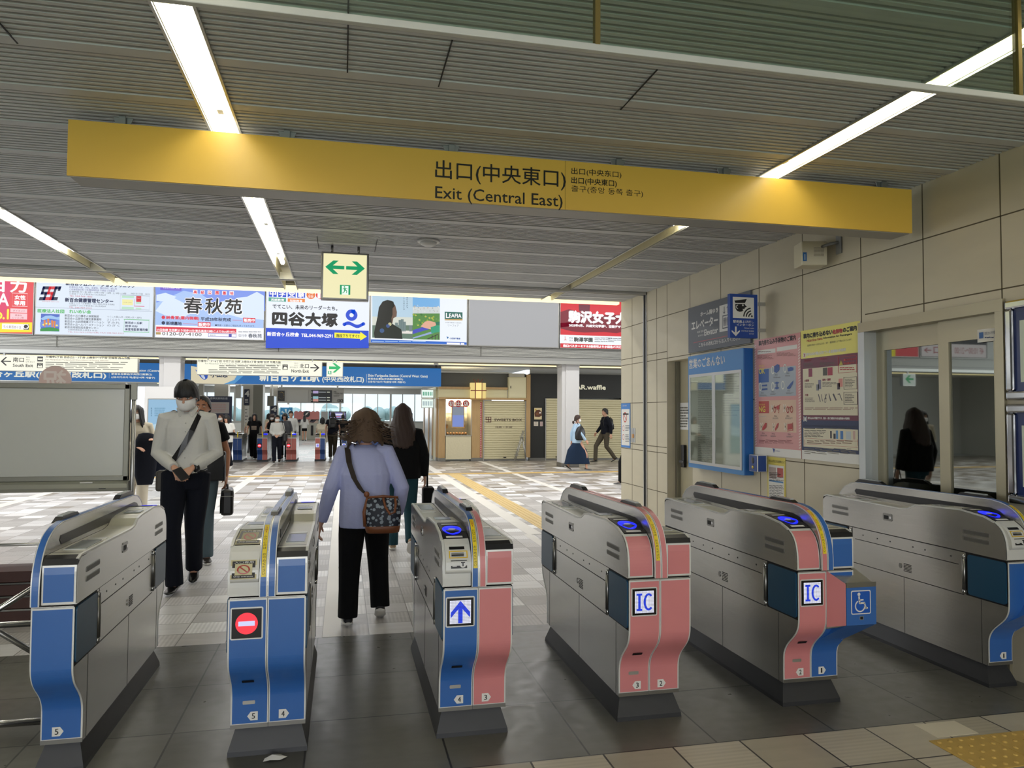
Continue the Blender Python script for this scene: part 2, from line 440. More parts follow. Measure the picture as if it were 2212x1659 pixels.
# shutter track across the ceiling and its guide in the wall
b = MB(); b.box((-9, 8.80, CZ - .03), (WX, 8.83, CZ + .05), M['alu']); b.box((-9, 8.87, CZ - .03), (WX, 8.90, CZ + .05), M['alu']); b.box((-9, 8.83, CZ + .0), (WX, 8.87, CZ + .05), M['slot'])
b.box((WX - .012, 8.80, 0), (WX + .05, 8.815, CZ), M['alu']); b.box((WX - .012, 8.885, 0), (WX + .05, 8.9, CZ), M['alu']); b.box((WX - .002, 8.815, 0), (WX + .04, 8.885, CZ), M['slot'])
struct('trim_4', b)

def trough(i, label, x0, x1, lit):
    t = thing('strip_light', label, 'ceiling light', ((x0 + x1) / 2, 0, CZ), 0, 'recessed strip lights in the low ceiling')
    w = (x1 - x0) / 2; b = MB()
    b.box((-w - .012, -7.9, -.012), (-w, 9.68, .13), M['alu']); b.box((w, -7.9, -.012), (w + .012, 9.68, .13), M['alu'])
    b.build('trough_rail', t)
    b = MB(); b.box((-w, -7.9, .115), (w, 9.68, .125), M['reflector']); b.box((-w, -7.9, .0), (-w + .003, 9.68, .12), M['reflector']); b.box((w - .003, -7.9, .0), (w, 9.68, .12), M['reflector']); b.build('reflector', t)
    y = lit[0]
    while y < lit[1] - .05:
        e = min(lit[1], y + 1.2); b = MB(); b.tube([(0, y + .02, .055), (0, e - .03, .055)], .024, M['tube'], 8)
        tb = b.build('tube', t)
        b = MB()
        for q in (y + .0, e - .03): b.box((-.014, q, .03), (.014, q + .03, .115), M['white'])
        b.build('lamp_holder', tb)
        y = e
trough(0, 'strip light in the ceiling at the left edge of the view', *TR[0], (-5.5, 8.12))
trough(1, 'strip light in the ceiling crossing above the left part of the yellow sign', *TR[1], (-5.5, 8.28))
trough(2, 'strip light in the ceiling crossing above the right end of the yellow sign', *TR[2], (-5.5, 5.75))

# smoke detector
t = thing('smoke_detector', 'round white smoke detector on the ceiling behind the yellow sign', 'smoke detector', (.73, 6.63, CZ - .004))
b = MB(); b.disc((0, 0), .1, 'z', (-.012, 0), M['white'], 28); b.build('flange', t, .003)
b = MB(); b.loft([[(r * math.cos(a), r * math.sin(a), z) for a in [2 * math.pi * k / 24 for k in range(24)]] for r, z in ((.075, -.012), (.07, -.03), (.045, -.045), (.01, -.048))], M['white']); b.build('sensor_head', t)

# hanging glass smoke barrier close overhead
t = thing('smoke_barrier', 'hanging glass smoke barrier with a pale bottom rail close overhead', 'smoke barrier', (0, 2.12, 2.6))
b = MB(); b.box((-9, -.006, .02), (WX, .006, CZ - 2.6 - .0), glass_mat('barrier_glass', '#eaf3ea', .06, .99, .03)); b.build('glass_pane', t)
b = MB(); b.box((-9, -.012, 0), (WX, .012, .022), mat('rail_grey', '#c3c6bb', .45)); b.build('bottom_rail', t, .003)
for x in (-1.0, .74, 2.30):
    b = MB(); b.box((x - .008, -.012, .02), (x + .008, .012, CZ - 2.6), mat('bronze_mullion', '#8a7a45', .4, .6)); b.build('mullion', t)

# concourse edge of the low ceiling, its long cove light, and the high concourse shell
grey_wall = mat('grey_plaster', '#8a8982', .7, noise=.05, nscale=2)
b = MB(); b.box((-9, 9.69, CZ + .07), (WX, 9.72, 5.0), grey_wall); struct('wall_above_gates', b)
t = thing('cove_light', 'long pale yellow light along the concourse edge of the low ceiling', 'ceiling light', (-2.6, 9.82, CZ - .03))
b = MB(); b.box((-6.4, -.055, .09), (6.35, .05, .16), M['alu']); b.build('housing', t)
b = MB(); b.box((-6.4, -.05, .015), (6.35, .045, .09), M['cove']); b.build('diffuser', t)
conc = mat('concourse_white', '#c9c8c2', .6)
b = MB(); b.box((-16, 9.7, 4.95), (16, 20.6, 5.1), conc); struct('ceiling_concourse', b)
b = MB(); b.box((-16, 20.5, 2.95), (16, 24.2, 3.1), conc); b.box((-16, 24.2, 2.95), (6, 48, 3.1), conc); struct('ceiling_station', b)
b = MB(); b.box((WX + .4, 9.3, 0), (16, 9.7, 5), grey_wall); struct('wall_beside_gates', b)
b = MB(); b.box((-16.2, 9.7, 3.6), (-15.9, 20.6, 5), conc); b.box((-16.2, 9.7, 0), (-15.9, 20.6, .5), conc); b.box((-16.2, 20.6, 0), (-15.9, 48, 3), conc); struct('wall_west', b)
b = MB(); b.box((15.9, 9.7, 3.6), (16.2, 20.6, 5), conc); b.box((15.9, 9.7, 0), (16.2, 20.6, .5), conc); b.box((15.9, 20.6, 0), (16.2, 26, 3), conc); struct('wall_east', b)
b = MB(); b.box((-9.2, -8, 0), (-9, 9.7, CZ + .2), grey_wall); struct('wall_left', b)
b = MB(); b.box((-9, -8.2, 0), (-5.5, -8, CZ), grey_wall); b.box((2.5, -8.2, 0), (3.75, -8, CZ), grey_wall); b.box((-5.5, -8.2, 2.9), (2.5, -8, CZ + .2), grey_wall); struct('wall_back', b)

# ---- stone-clad right wall with a recessed door and the sliding office door
stone = mat('limestone', '#c6bea6', .5, noise=.07, nscale=3, stretch=(1, 1, 3))
dark_room = mat('dim_office', '#8a8a70', .8)
b = MB()
D1 = (7.55, 8.2, 2.12); D2 = (3.62, 4.76, 2.13)
x0, x1 = WX, WX + .4
for y0, y1, z0, z1 in ((-8, D2[0], 0, CZ + .1), (D2[0], D2[1], D2[2], CZ + .1), (D2[1], D1[0], 0, CZ + .1), (D1[0], D1[1], D1[2], CZ + .1), (D1[1], 9.7, 0, CZ + .1)):
    b.box((x0, y0, z0), (x1, y1, z1), stone)
struct('wall_right', b)
joint = mat('stone_joint', '#5d543f', .8)
b = MB(); w = .004
vj = (-1, -.3, .38, 1.07, 1.76, 2.45, 3.10, 3.59, 4.19, 4.80, 5.52, 6.19, 6.91, 7.60, 8.20, 8.50, 9.30)
for y in vj:
    lo = D2[2] if D2[0] - .1 < y < D2[1] + .01 else (D1[2] if D1[0] - .1 < y < D1[1] - .01 else 0)
    if y in (7.6,): lo = D1[2]
    b.box((WX - .0012, y - w, lo), (WX, y + w, CZ), joint)
for z, segs in ((2.67, ((-8, 9.7),)), (2.16, ((-8, 9.7),)), (2.24, ((-8, D2[1]), (8.2, 9.7))), (1.64, ((-8, 3.55), (4.8, 7.5), (8.22, 9.7))), (1.1, ((-8, 3.55), (4.8, 7.5), (8.22, 9.7))), (1.03, ((-8, 3.55), (8.22, 9.7))), (.56, ((-8, 3.55), (4.8, 7.5), (8.22, 9.7)))):
    for a, c in segs: b.box((WX - .0012, a, z - w), (WX, c, z + w), joint)
struct('trim_5', b)
# recessed staff door
b = MB(); b.box((WX + .14, D1[0], 0), (WX + .18, D1[1] - .05, D1[2]), mat('beige_door', '#a8a084', .45)); b.box((WX + .1, D1[1] - .05, 0), (WX + .18, D1[1], D1[2]), mat('door_jamb', '#8c8a7c', .4, .4)); dr = struct('door_1', b)
b = MB(); b.box((WX + .1, 7.99, .88), (WX + .14, 8.06, 1.14), M['black']); b.box((WX + .07, 7.93, .93), (WX + .1, 8.05, .96), M['black']); b.build('door_handle', dr, .006)
s_ = Sheet('X', WX + .14); s_.prect(1468, 870, 1488, 928, M['paper']); s_.up(); s_.greek(1470, 878, 1488, 924, 8, ink('#77756c')); s_.done('notice', dr)
b = MB(); b.box((WX + .18, D1[0], 0), (x1, D1[1], D1[2]), dark_room); struct('wall_recess', b)
# sliding office door: frame, two leaves with real panes, dim office behind
dfr = mat('champagne_frame', '#a39c84', .35, .55)
b = MB()
b.box((WX - .02, D2[0] - .05, 0), (WX + .12, D2[0] + .006, D2[2] - .021), dfr); b.box((WX - .02, D2[1] - .008, 0), (WX + .12, D2[1] + .06, D2[2] - .021), mat('pale_frame', '#b7bcbc', .35, .5)); b.box((WX - .02, D2[0] - .05, D2[2] - .02), (WX + .12, D2[1] + .06, D2[2] + .05), dfr)
dd = struct('door_2', b)
pane = glass_mat('office_glass', '#87906f', .22, .35, .02)
mid = 4.10
for a, c, xo in ((D2[0], mid + .03, .05), (mid - .03, D2[1], .085)):
    b = MB()
    st = .085
    b.box((WX + xo, a, .0), (WX + xo + .03, a + st, D2[2] - .02), dfr); b.box((WX + xo, c - st, 0), (WX + xo + .03, c, D2[2] - .02), dfr)
    b.box((WX + xo, a + st, D2[2] - .16), (WX + xo + .03, c - st, D2[2] - .02), dfr); b.box((WX + xo, a + st, 0), (WX + xo + .03, c - st, .25), dfr)
    lf = b.build('door_leaf', dd); lf.parent = dd
    b = MB(); b.box((WX + xo + .012, a + st, .25), (WX + xo + .018, c - st, D2[2] - .16), pane); b.build('glass_pane', lf)
b = MB(); b.box((WX + 2.2, D2[0] - .8, 0), (WX + 2.3, D2[1] + .8, CZ), dark_room); b.box((x1, D2[0] - .8, 0), (WX + 2.3, D2[0] - .7, CZ), dark_room); b.box((x1, D2[1] + .7, 0), (WX + 2.3, D2[1] + .8, CZ), dark_room); b.box((x1, D2[0] - .8, -.1), (WX + 2.3, D2[1] + .8, 0), dark_room); b.box((x1, D2[0] - .8, CZ), (WX + 2.3, D2[1] + .8, CZ + .1), dark_room)
struct('wall_office', b)
# small camera notice on the pane
t = thing('camera_notice', 'white security camera notice stuck high on the glass office door', 'notice', (WX + .04, 3.78, 1.9))
s_ = Sheet('X', WX + .045, t); s_.prect(2112, 710, 2155, 738, M['paper']); s_.up(); s_.prect(2116, 718, 2125, 731, ink('#2d5f9e')); s_.ptext('防犯カメラ作動中', 2128, 724, 2154, 717, ink('#3a4a6a')); s_.greek(2128, 727, 2154, 731, 1, ink('#3a4a6a')); s_.done('sheet', t)

# ---- the ad-carrying beam, its pillars
beamm = mat('beam_metal', '#8f8f8c', .45, .35); ribm = mat('beam_ribs', '#a2a29d', .42, .4)
b = MB(); b.box((-16, 19.9, 2.87), (16, 20.6, 4.95), beamm)
for k in range(7): b.box((-16, 19.87, 3.05 + k * .034), (16, 19.9, 3.072 + k * .034), ribm)
b.box((-16, 19.84, 2.86), (16, 19.9, 2.95), M['alu']); b.box((-16, 19.84, 3.285), (16, 19.9, 3.30), beamm)
struct('beam', b)
b = MB()
for x in (-6.73, -1.62, 3.64, 8.8): b.box((x - .012, 19.864, 3.03), (x + .012, 19.87, 3.285), M['dgrey'])
struct('trim_6', b)
pil = mat('pillar_panel', '#c4c3c3', .42)
def pillar(x, y, name):
    b = MB(); b.box((x - .25, y - .18, .11), (x + .25, y + .3, 2.88), pil); b.box((x - .14, y - .21, .11), (x + .25, y - .17, 2.88), pil)
    b.box((x - .27, y - .2, 2.80), (x + .27, y + .32, 2.87), pil); b.box((x - .26, y - .2, 0), (x + .26, y + .31, .11), M['steel_d']); struct(name, b, bevel=.01)
pillar(6.23, 20.2, 'pillar_1'); pillar(-4.22, 20.2, 'pillar_2')
# ================================================================== TICKET GATES
GY = 4.1425                                   # middle of the row
HOOD = [(-.7875, .718), (-.7875, .78), (-.777, .84), (-.752, .885), (-.71, .913), (-.64, .936), (-.48, .954), (-.20, .945), (-.13, .936), (-.07, .908), (.0, .90), (.74, .908), (.775, .897), (.7875, .87), (.7875, .718)]
LOWP = [(-.6525, .115), (-.6525, .245), (-.657, .275), (-.674, .31), (-.70, .34), (-.742, .378), (-.768, .408), (-.783, .44), (-.7875, .475), (-.7875, .712)]
FIN = [(-.803, .718), (-.803, .79), (-.793, .86), (-.765, .925), (-.715, .975), (-.645, 1.006), (-.56, 1.018), (0, 1.014), (.56, 1.01), (.645, .998), (.715, .968), (.765, .92), (.79, .86), (.795, .79), (.795, .718)]
def soften(p, n=2):
    for _ in range(n):
        q = [p[0]]
        for a, c in zip(p, p[1:]): q += [(a[0] * .75 + c[0] * .25, a[1] * .75 + c[1] * .25), (a[0] * .25 + c[0] * .75, a[1] * .25 + c[1] * .75)]
        p = q + [p[-1]]
    return p
LOWP = soften(LOWP); FINF = soften(FIN[:7]); FIN = FINF[:-1] + FIN[6:]; HOODF = soften(HOOD[:5]); HOODB = HOODF + HOOD[5:]
def yat(prof, z):
    for (ya, za), (yb, zb) in zip(prof, prof[1:]):
        if za <= z <= zb: return ya + (yb - ya) * (z - za) / max(zb - za, 1e-9)
    return prof[-1][0] if z > prof[-1][1] else prof[0][0]
def offs(prof, d):
    """profile pushed outward (to the left of its walking direction)"""
    out = []
    for i, p in enumerate(prof):
        a = prof[max(i - 1, 0)]; c = prof[min(i + 1, len(prof) - 1)]
        t = Vector((c[0] - a[0], c[1] - a[1])).normalized(); out.append((p[0] - t.y * d, p[1] + t.x * d))
    return out
def strip(mb, prof, x0, x1, d0, d1, m):
    """plate of thickness d1-d0 following a side profile"""
    a = offs(prof, d0); c = offs(prof, d1)
    mb.loft([[(x0, *p), (x1, *p), (x1, *q), (x0, *q)] for p, q in zip(a, c)], m, True, False)
def part_of(prof, i, j): return prof[i:j]
def clipz(prof, z0, z1):
    o = [(yat(prof, z0), z0)] + [p for p in prof if z0 + .002 < p[1] < z1 - .002] + [(yat(prof, z1), z1)]
    return o
def rrect(cx, cy, w, h, r, n=4):
    o = []
    for qx, qy, a0 in ((1, 1, 0), (-1, 1, 90), (-1, -1, 180), (1, -1, 270)):
        for k in range(n + 1):
            a = R(a0 + 90 * k / n); o.append((cx + qx * (w / 2 - r) + r * math.cos(a), cy + qy * (h / 2 - r) + r * math.sin(a)))
    return o
RZ180 = Matrix.Rotation(math.pi, 4, 'Z'); IDM = Matrix.Identity(4)

def decal(mb, prof, pts, d, m, sgn=1):
    mb.add([(u, yat(prof, z) - d, z) for u, z in pts], [tuple(range(len(pts)))], m)
def ptxt(mb, prof, t, u0, z0, u1, h, d, m, bold=0):
    vs, fs, a, b_, c, e = glyphs(t)
    for i, dx in enumerate((0,) if not bold else (-bold, 0, bold)):
        mb.add([(u0 + (x - a) * (u1 - u0) / (b_ - a) + dx, yat(prof, z0 + (y - c) * h / (e - c)) - d - i * .00015, z0 + (y - c) * h / (e - c)) for x, y in vs], fs, m)
led_white = glow('#dfe0f0', 1.0); led_blue = glow('#1f3fe0', 1.0); led_red = glow('#ff3040', 1.15); led_off = mat('display_glass', '#0b0b0c', .12)
ring_blue = glow('#0a1eff', 1.5)

def gate_half(t, side, colm, front, num=None, arrow=None, disp=None, lowslots=False):
    """side -1: entry end faces the camera (left of the fin); side +1: the same half turned round (right of the fin)"""
    xf = IDM if side < 0 else RZ180
    X0, X1, XF = -.1625, -.155, -.034
    def B(): return MB(xf)
    b = B(); b.extr(offs(LOWP, -.003) + [(-y, z) for y, z in reversed(offs(LOWP, -.003))], 'x', X1, -.0005, M['steel']); b.build('lower_cabinet', t)
    b = B(); b.extr(offs(HOODB, -.003), 'x', X0, XF, M['steel']); hd = b.build('hood', t)
    # side seams, screw dots, service panels
    b = B(); s = X0 - .0006
    def line(y0, z0, y1, z1, w=.0022, xx=X1 - .0008): b.box((xx, y0 - (w if y0 == y1 else 0), z0 - (w if z0 == z1 else 0)), (xx + .003, y1 + (w if y0 == y1 else 0), z1 + (w if z0 == z1 else 0)), M['slot'])
    line(-.78, .715, .78, .715, .004, X1 - .001); line(-.455, .635, .44, .635); line(-.49, .468, .78, .468); line(-.51, .47, -.51, .71); line(.47, .47, .47, .71)
    line(-.61, .115, -.61, .466, .0012); line(-.02, .115, -.02, .466, .0012); line(.60, .115, .60, .466, .0012)
    for y in (-.40, -.20, -.10, .10, .22, .36): b.box((X1 - .001, y - .004, .668), (X1 + .001, y + .004, .676), M['slot'])
    b.build('panel_seam', t)
    b = B()
    for y0, y1 in ((-.68, -.50), (.50, .68)):
        for z in (.795, .835):
            b.extr(rrect((y0 + y1) / 2, z, y1 - y0, .024, .009), 'x', X0 - .0015, X0 + .001, M['steel_d'])
            b.extr(rrect((y0 + y1) / 2, z - .001, y1 - y0 - .012, .017, .006), 'x', X0 - .0022, X0 - .001, mat('vent_shade', '#6d6c68', .5, .6))
    b.build('vent_groove', hd)
    b = B(); b.extr(rrect(.11, .83, .085, .048, .012), 'x', X0 - .003, X0 + .001, M['steel_d']); b.extr(rrect(.12, .828, .04, .024, .003), 'x', X0 - .0045, X0 - .002, M['slot']); b.extr([(.082 + .009 * math.cos(2 * math.pi * k / 14), .83 + .009 * math.sin(2 * math.pi * k / 14)) for k in range(14)], 'x', X0 - .005, X0 - .002, M['chrome'])
    b.build('lock_plate', hd)
    b = B()
    for k in range(6): b.box((X1 - .0015, -.085, .506 + .009 * k), (X1 + .001, -.02, .510 + .009 * k), M['slot'])
    b.extr([(.01 + .012 * math.cos(2 * math.pi * k / 16), .535 + .016 * math.sin(2 * math.pi * k / 16)) for k in range(16)], 'x', X1 - .003, X1 + .001, M['steel_d'])
    b.build('speaker_grille', t)
    # flap doors with their posts
    for y0, y1, hy in ((-.782, -.525, -.497), (.515, .782, .487)):
        b = B(); b.box((X1 - .001, y0 - .004 if y0 < 0 else y0 - .012, .470), (X1 + .002, y1 + (.012 if y0 < 0 else .004), .712), M['slot']); b.build('flap_recess', t)
        b = B(); b.extr(rrect((y0 + y1) / 2, .593, y1 - y0 - .006, .226, .016), 'x', X1 - .0085, X1 - .0005, M['teal']); b.build('flap_door', t, .003)
        b = B()
        for z0, z1, r in ((.475, .50, .009), (.50, .675, .011), (.675, .70, .009)): b.tube([(X1 - .003, hy, z0), (X1 - .003, hy, z1)], r, M['chrome'] if r < .01 else M['steel_d'], 10)
        b.build('flap_post', t)
    # deck: pale trim edge, displays, pocket
    dk = HOOD[6:12]
    b = B(); strip(b, dk, X0 + .002, XF, -.001, .003, M['deck']); b.build('deck', t)
    b = B(); strip(b, HOOD[4:13], X0 - .0015, X0 + .010, -.004, .0045, M['rim']); b.build('deck_rim', t)
    b = B()
    b.box((-.140, .40, .907), (-.060, .62, .9145), mat('display_screen', '#8e948e', .15)); b.box((-.145, .395, .906), (-.055, .625, .9115), M['rim'])
    b.box((-.14, .30, .905), (-.06, .34, .909), M['rim']); b.build('deck_display', t)
    b = B(); b.box((-.140, -.33, .951), (-.06, -.24, .9545), mat('display_screen', '#8e948e', .15)); b.box((-.12, -.40, .953), (-.05, -.375, .9565), M['rim']); b.build('guide_plate', t)
    # entry end: reader or blanked-off reader, hood front
    rd = [p for p in HOOD[4:7]]
    if front in ('ic', 'slot'):
        b = B(); strip(b, rd, X0 + .012, XF - .001, .002, .007, M['black']); ic = b.build('card_reader', t)
        b = B(); n = 26; cy, cx = -.615, -.098
        vs = []
        for k in range(n):
            a = 2 * math.pi * k / n; x = cx + .045 * math.cos(a); y = cy + .062 * math.sin(a)
            vs.append((x, y, None))
        def top(y): return next((za + (zb - za) * (y - ya) / (yb - ya) for (ya, za), (yb, zb) in zip(rd, rd[1:]) if ya <= y <= yb), rd[-1][1])
        b.add([(x, y, top(y) + .0095) for x, y, _ in vs], [tuple(range(n))], ring_blue); b.build('glowing_pad', ic)
        b = B(); b.add([(cx + .018 * math.cos(a), cy + .014 * math.sin(a), top(cy + .014 * math.sin(a)) + .0105) for a in [2 * math.pi * k / 16 for k in range(16)]], [tuple(range(16))], glow('#8d8ea8', .7))
        for y in (-.525, -.70): b.add([(cx + u, y + v, top(y + v) + .0098) for u, v in ((-.038, -.008), (.038, -.008), (.038, .008), (-.038, .008))], [(0, 1, 2, 3)], M['paper'])
        b.build('reader_print', ic)
    fp = clipz(HOODF, .722, .912)
    if front == 'ic':
        b = B(); strip(b, fp, X0 + .002, XF - .001, .0, .003, M['rim']); strip(b, clipz(HOODF, .729, .902), X0 + .010, XF - .006, .002, .0045, colm); b.build('hood_panel', t)
    else:
        b = B(); strip(b, fp, X0 + .001, XF - .001, .0, .003, M['whitep']); b.build('hood_panel', t)
        lip = [(-.795, .775), (-.812, .79), (-.806, .83), (-.782, .874), (-.752, .9), (-.715, .922)]
        b = B(); b.extr(lip + [(-.70, .91), (-.74, .87), (-.77, .80)], 'x', X0 + .012, XF - .002, M['whitep']); sl = b.build('ticket_inlet', t, .006)
        def ly(z): return yat(lip, z)
        def q(mb, u0, z0, u1, z1, m, d=.001):
            mb.add([(u0, ly(z0) - d, z0 + d * .4), (u1, ly(z0) - d, z0 + d * .4), (u1, ly(z1) - d, z1 + d * .4), (u0, ly(z1) - d, z1 + d * .4)], [(0, 1, 2, 3)], m)
        if front == 'slot':
            b = B(); q(b, -.135, .846, -.05, .876, mat('slot_yellow', '#d9b63a', .4)); q(b, -.130, .850, -.056, .872, M['whitep'], .002); q(b, -.124, .852, -.068, .868, M['alu'], .003); q(b, -.124, .856, -.068, .860, M['slot'], .004)
            q(b, -.132, .881, -.062, .892, M['black']); b.build('slot_mouth', sl)
            b = B(); q(b, -.128, .803, -.055, .838, M['black'])
            vs, fs, a, e, c, d = glyphs('投入口')
            b.add([(-.124 + (x - a) * .030 / (e - a), ly(.822 + (y - c) * .010 / (d - c)) - .0028, .822 + (y - c) * .010 / (d - c)) for x, y in vs], fs, M['white'])
            n = 18; b.add([(-.074 + .0145 * math.cos(2 * math.pi * k / n), ly(.8205 + .0145 * math.sin(2 * math.pi * k / n)) - .0024, .8205 + .0145 * math.sin(2 * math.pi * k / n)) for k in range(n)], [tuple(range(n))], M['white'])
            q(b, -.083, .825, -.065, .830, M['black'], .0034); q(b, -.077, .811, -.071, .825, M['black'], .0034)
            q(b, -.122, .811, -.102, .814, M['white'], .0028); b.build('ticket_label', sl)
        else:                                   # covered: two laminated sheets read 'Only entrance'
            for nm, z0, z1 in (('cover_sheet', .796, .872), ('cover_sheet', .884, None)):
                b = B()
                if z1:
                    def pt(u, k, d): z = z0 + (z1 - z0) * k; return (u, ly(z) - .004 - d, z)
                else:
                    def pt(u, k, d): y = -.70 + .20 * k; zt = .918 + (.95 - .918) * k; return (u, y, zt + .004 + d)
                xa, xb = -.150, -.045
                def qq(u0, k0, u1, k1, m, d): b.add([pt(xa + (xb - xa) * u0, k0, d), pt(xa + (xb - xa) * u1, k0, d), pt(xa + (xb - xa) * u1, k1, d), pt(xa + (xb - xa) * u0, k1, d)], [(0, 1, 2, 3)], m)
                lam = mat('laminate', '#c9c19a', .12, coat=.6)
                qq(0, 0, 1, 1, lam, 0); qq(.06, .06, .94, .94, M['black'], .0006); qq(.17, .22, .83, .80, lam, .0012)
                red = mat('ban_red', '#a5382f', .35); n = 26; vs = []
                for k in range(n + 1):
                    a = 2 * math.pi * k / n
                    for r in (.25, .19): vs.append(pt(xa + (xb - xa) * (.5 + r * math.cos(a)), .51 + r * .95 * math.sin(a), .0018))
                b.add(vs, [(2 * k, 2 * k + 2, 2 * k + 3, 2 * k + 1) for k in range(n)], red)
                b.add([pt(xa + (xb - xa) * u, k, .002) for u, k in ((.30, .66), (.34, .70), (.70, .36), (.66, .32))], [(0, 1, 2, 3)], red)
                for tx, k0, hh in (('Only entrance', .09, .11), ('入口専用', .82, .11)):
                    vs, fs, a, e, c, d = glyphs(tx)
                    b.add([pt(xa + (xb - xa) * (.13 + .74 * (x - a) / (e - a)), k0 + hh * (y - c) / (d - c), .0018) for x, y in vs], fs, M['white'])
                b.build(nm, t)
    # exit end: low flat hood with a dark cap
    mir = [(-y, z) for y, z in HOOD[11:]][::-1]     # front-facing version of the tail
    XB = B(); ends = clipz(HOOD[:1] + [(-.7875, .87)], .722, .872)
    def tail(mb, prof, x0, x1, d0, d1, m):
        a = offs(prof, d0); c = offs(prof, d1)
        mb.loft([[(x0, -p[0], p[1]), (x1, -p[0], p[1]), (x1, -q[0], q[1]), (x0, -q[0], q[1])] for p, q in zip(a, c)], m, True, False)
    tp = [(-.7875, .722), (-.7875, .85), (-.784, .876)]
    tail(XB, tp, X0 + .002, XF - .001, 0, .003, M['rim']); tail(XB, [(-.7875, .730), (-.7875, .84), (-.785, .868)], X0 + .010, XF - .008, .002, .0045, colm); XB.build('hood_panel', t)
    b = B(); b.extr([(.785, .878), (.775, .9), (.74, .9105), (.68, .9105), (.68, .90), (.74, .90), (.765, .89), (.775, .878)], 'x', X0, XF, M['black']); b.build('end_cap', t)
    # lower front panels at both ends
    for mirror in (False, True):
        b = B()
        def st(prof, x0, x1, d0, d1, m): (tail if mirror else lambda mb, *a_: strip(mb, *a_))(b, prof, x0, x1, d0, d1, m)
        st(clipz(LOWP, .118, .708), X1 - .003, -.001, 0, .0035, M['rim'] if not mirror else M['rim']); st(clipz(LOWP, .138, .701), X1 + .004, -.006, .002, .0055, colm); st(clipz(LOWP, .117, .134), X1 - .003, -.001, .003, .0056, M['steel_d'])
        b.build('front_panel', t)
    # what the camera-side end carries
    b = MB(); g = -1 if side < 0 else 1
    if num:
        cx = g * .062; z = .168; w = .042
        pts = [(cx - .018, z - .019), (cx + .018, z - .019), (cx + .018, z + .019), (cx - .018, z + .019)]
        if arrow == '<': pts = [(cx + .018, z - .019), (cx + .018, z + .019), (cx - .012, z + .019), (cx - .026, z), (cx - .012, z - .019)]
        if arrow == '>': pts = [(cx - .018, z - .019), (cx + .012, z - .019), (cx + .026, z), (cx + .012, z + .019), (cx - .018, z + .019)]
        decal(b, LOWP, pts, .0065, M['paper']); hw = .0065 if num != '1' else .0034
        ptxt(b, LOWP, num, cx - hw, z - .012, cx + hw, .024, .0075, ink('#202020'), .0006)
        b.build('gate_number', t)
    if lowslots:
        b = MB(); decal(b, LOWP, rrect(-.082, .335, .05, .014, .003), .0125, M['slot']); decal(b, LOWP, rrect(-.082, .228, .052, .016, .004), .0072, M['alu']); b.build('latch', t)
    if disp:
        b = MB(); D = -.7955
        x0, x1, z0, z1 = -.142, -.022, .545, .668
        b.extr(rrect((x0 + x1) / 2, (z0 + z1) / 2, x1 - x0 + .012, z1 - z0 + .012, .008), 'y', D + .002, -.786, M['rim']); b.box((x0, D, z0), (x1, -.786, z1), led_off)
        dp = b.build('display', t)
        b = MB(); y = D - .001
        def Q(pts, m, dy=0): b.add([(u, y - dy, v) for u, v in pts], [tuple(range(len(pts)))], m)
        cx, cz = (x0 + x1) / 2, (z0 + z1) / 2
        if disp == 'no':
            Q([(cx + .045 * math.cos(a), cz + .045 * math.sin(a)) for a in [2 * math.pi * k / 32 for k in range(32)]], led_red); Q([(cx - .033, cz - .010), (cx + .033, cz - .010), (cx + .033, cz + .010), (cx - .033, cz + .010)], glow('#c9cdf5', 1.0), .001)
        else:
            Q([(x0 + .012, z0 + .010), (x1 - .012, z0 + .010), (x1 - .012, z1 - .010), (x0 + .012, z1 - .010)], led_white)
            if disp == 'up':
                Q([(cx, z1 - .012), (cx + .044, cz - .002), (cx + .044, cz - .026), (cx + .010, cz + .012), (cx + .010, z0 + .012), (cx - .010, z0 + .012), (cx - .010, cz + .012), (cx - .044, cz - .026), (cx - .044, cz - .002)], led_blue, .001)
            else:
                bl = led_blue
                for r in ((-.040, .031, -.012, .041), (-.040, -.041, -.012, -.031), (-.032, -.035, -.020, .035)): Q([(cx + r[0], cz + r[1]), (cx + r[2], cz + r[1]), (cx + r[2], cz + r[3]), (cx + r[0], cz + r[3])], bl, .001)
                vs = []
                for k in range(15):
                    a = R(48 + 264 * k / 14)
                    for r in (1, .68): vs.append((cx + .021 + .026 * r * math.cos(a) * (1 if r == 1 else .85), y - .001, cz + .041 * r * math.sin(a) * (1 if r == 1 else 1.1)))
                b.add(vs, [(2 * k, 2 * k + 2, 2 * k + 3, 2 * k + 1) for k in range(14)], bl)
            # dark dot-matrix grid over the lit field
            for k in range(1, 16):
                u = x0 + .012 + (x1 - x0 - .024) * k / 16; Q([(u - .0004, z0 + .01), (u + .0004, z0 + .01), (u + .0004, z1 - .01), (u - .0004, z1 - .01)], led_off, .0016)
                v = z0 + .010 + (z1 - z0 - .020) * k / 16; Q([(x0 + .012, v - .0004), (x1 - .012, v - .0004), (x1 - .012, v + .0004), (x0 + .012, v + .0004)], led_off, .0016)
        b.build('lit_symbol', dp)

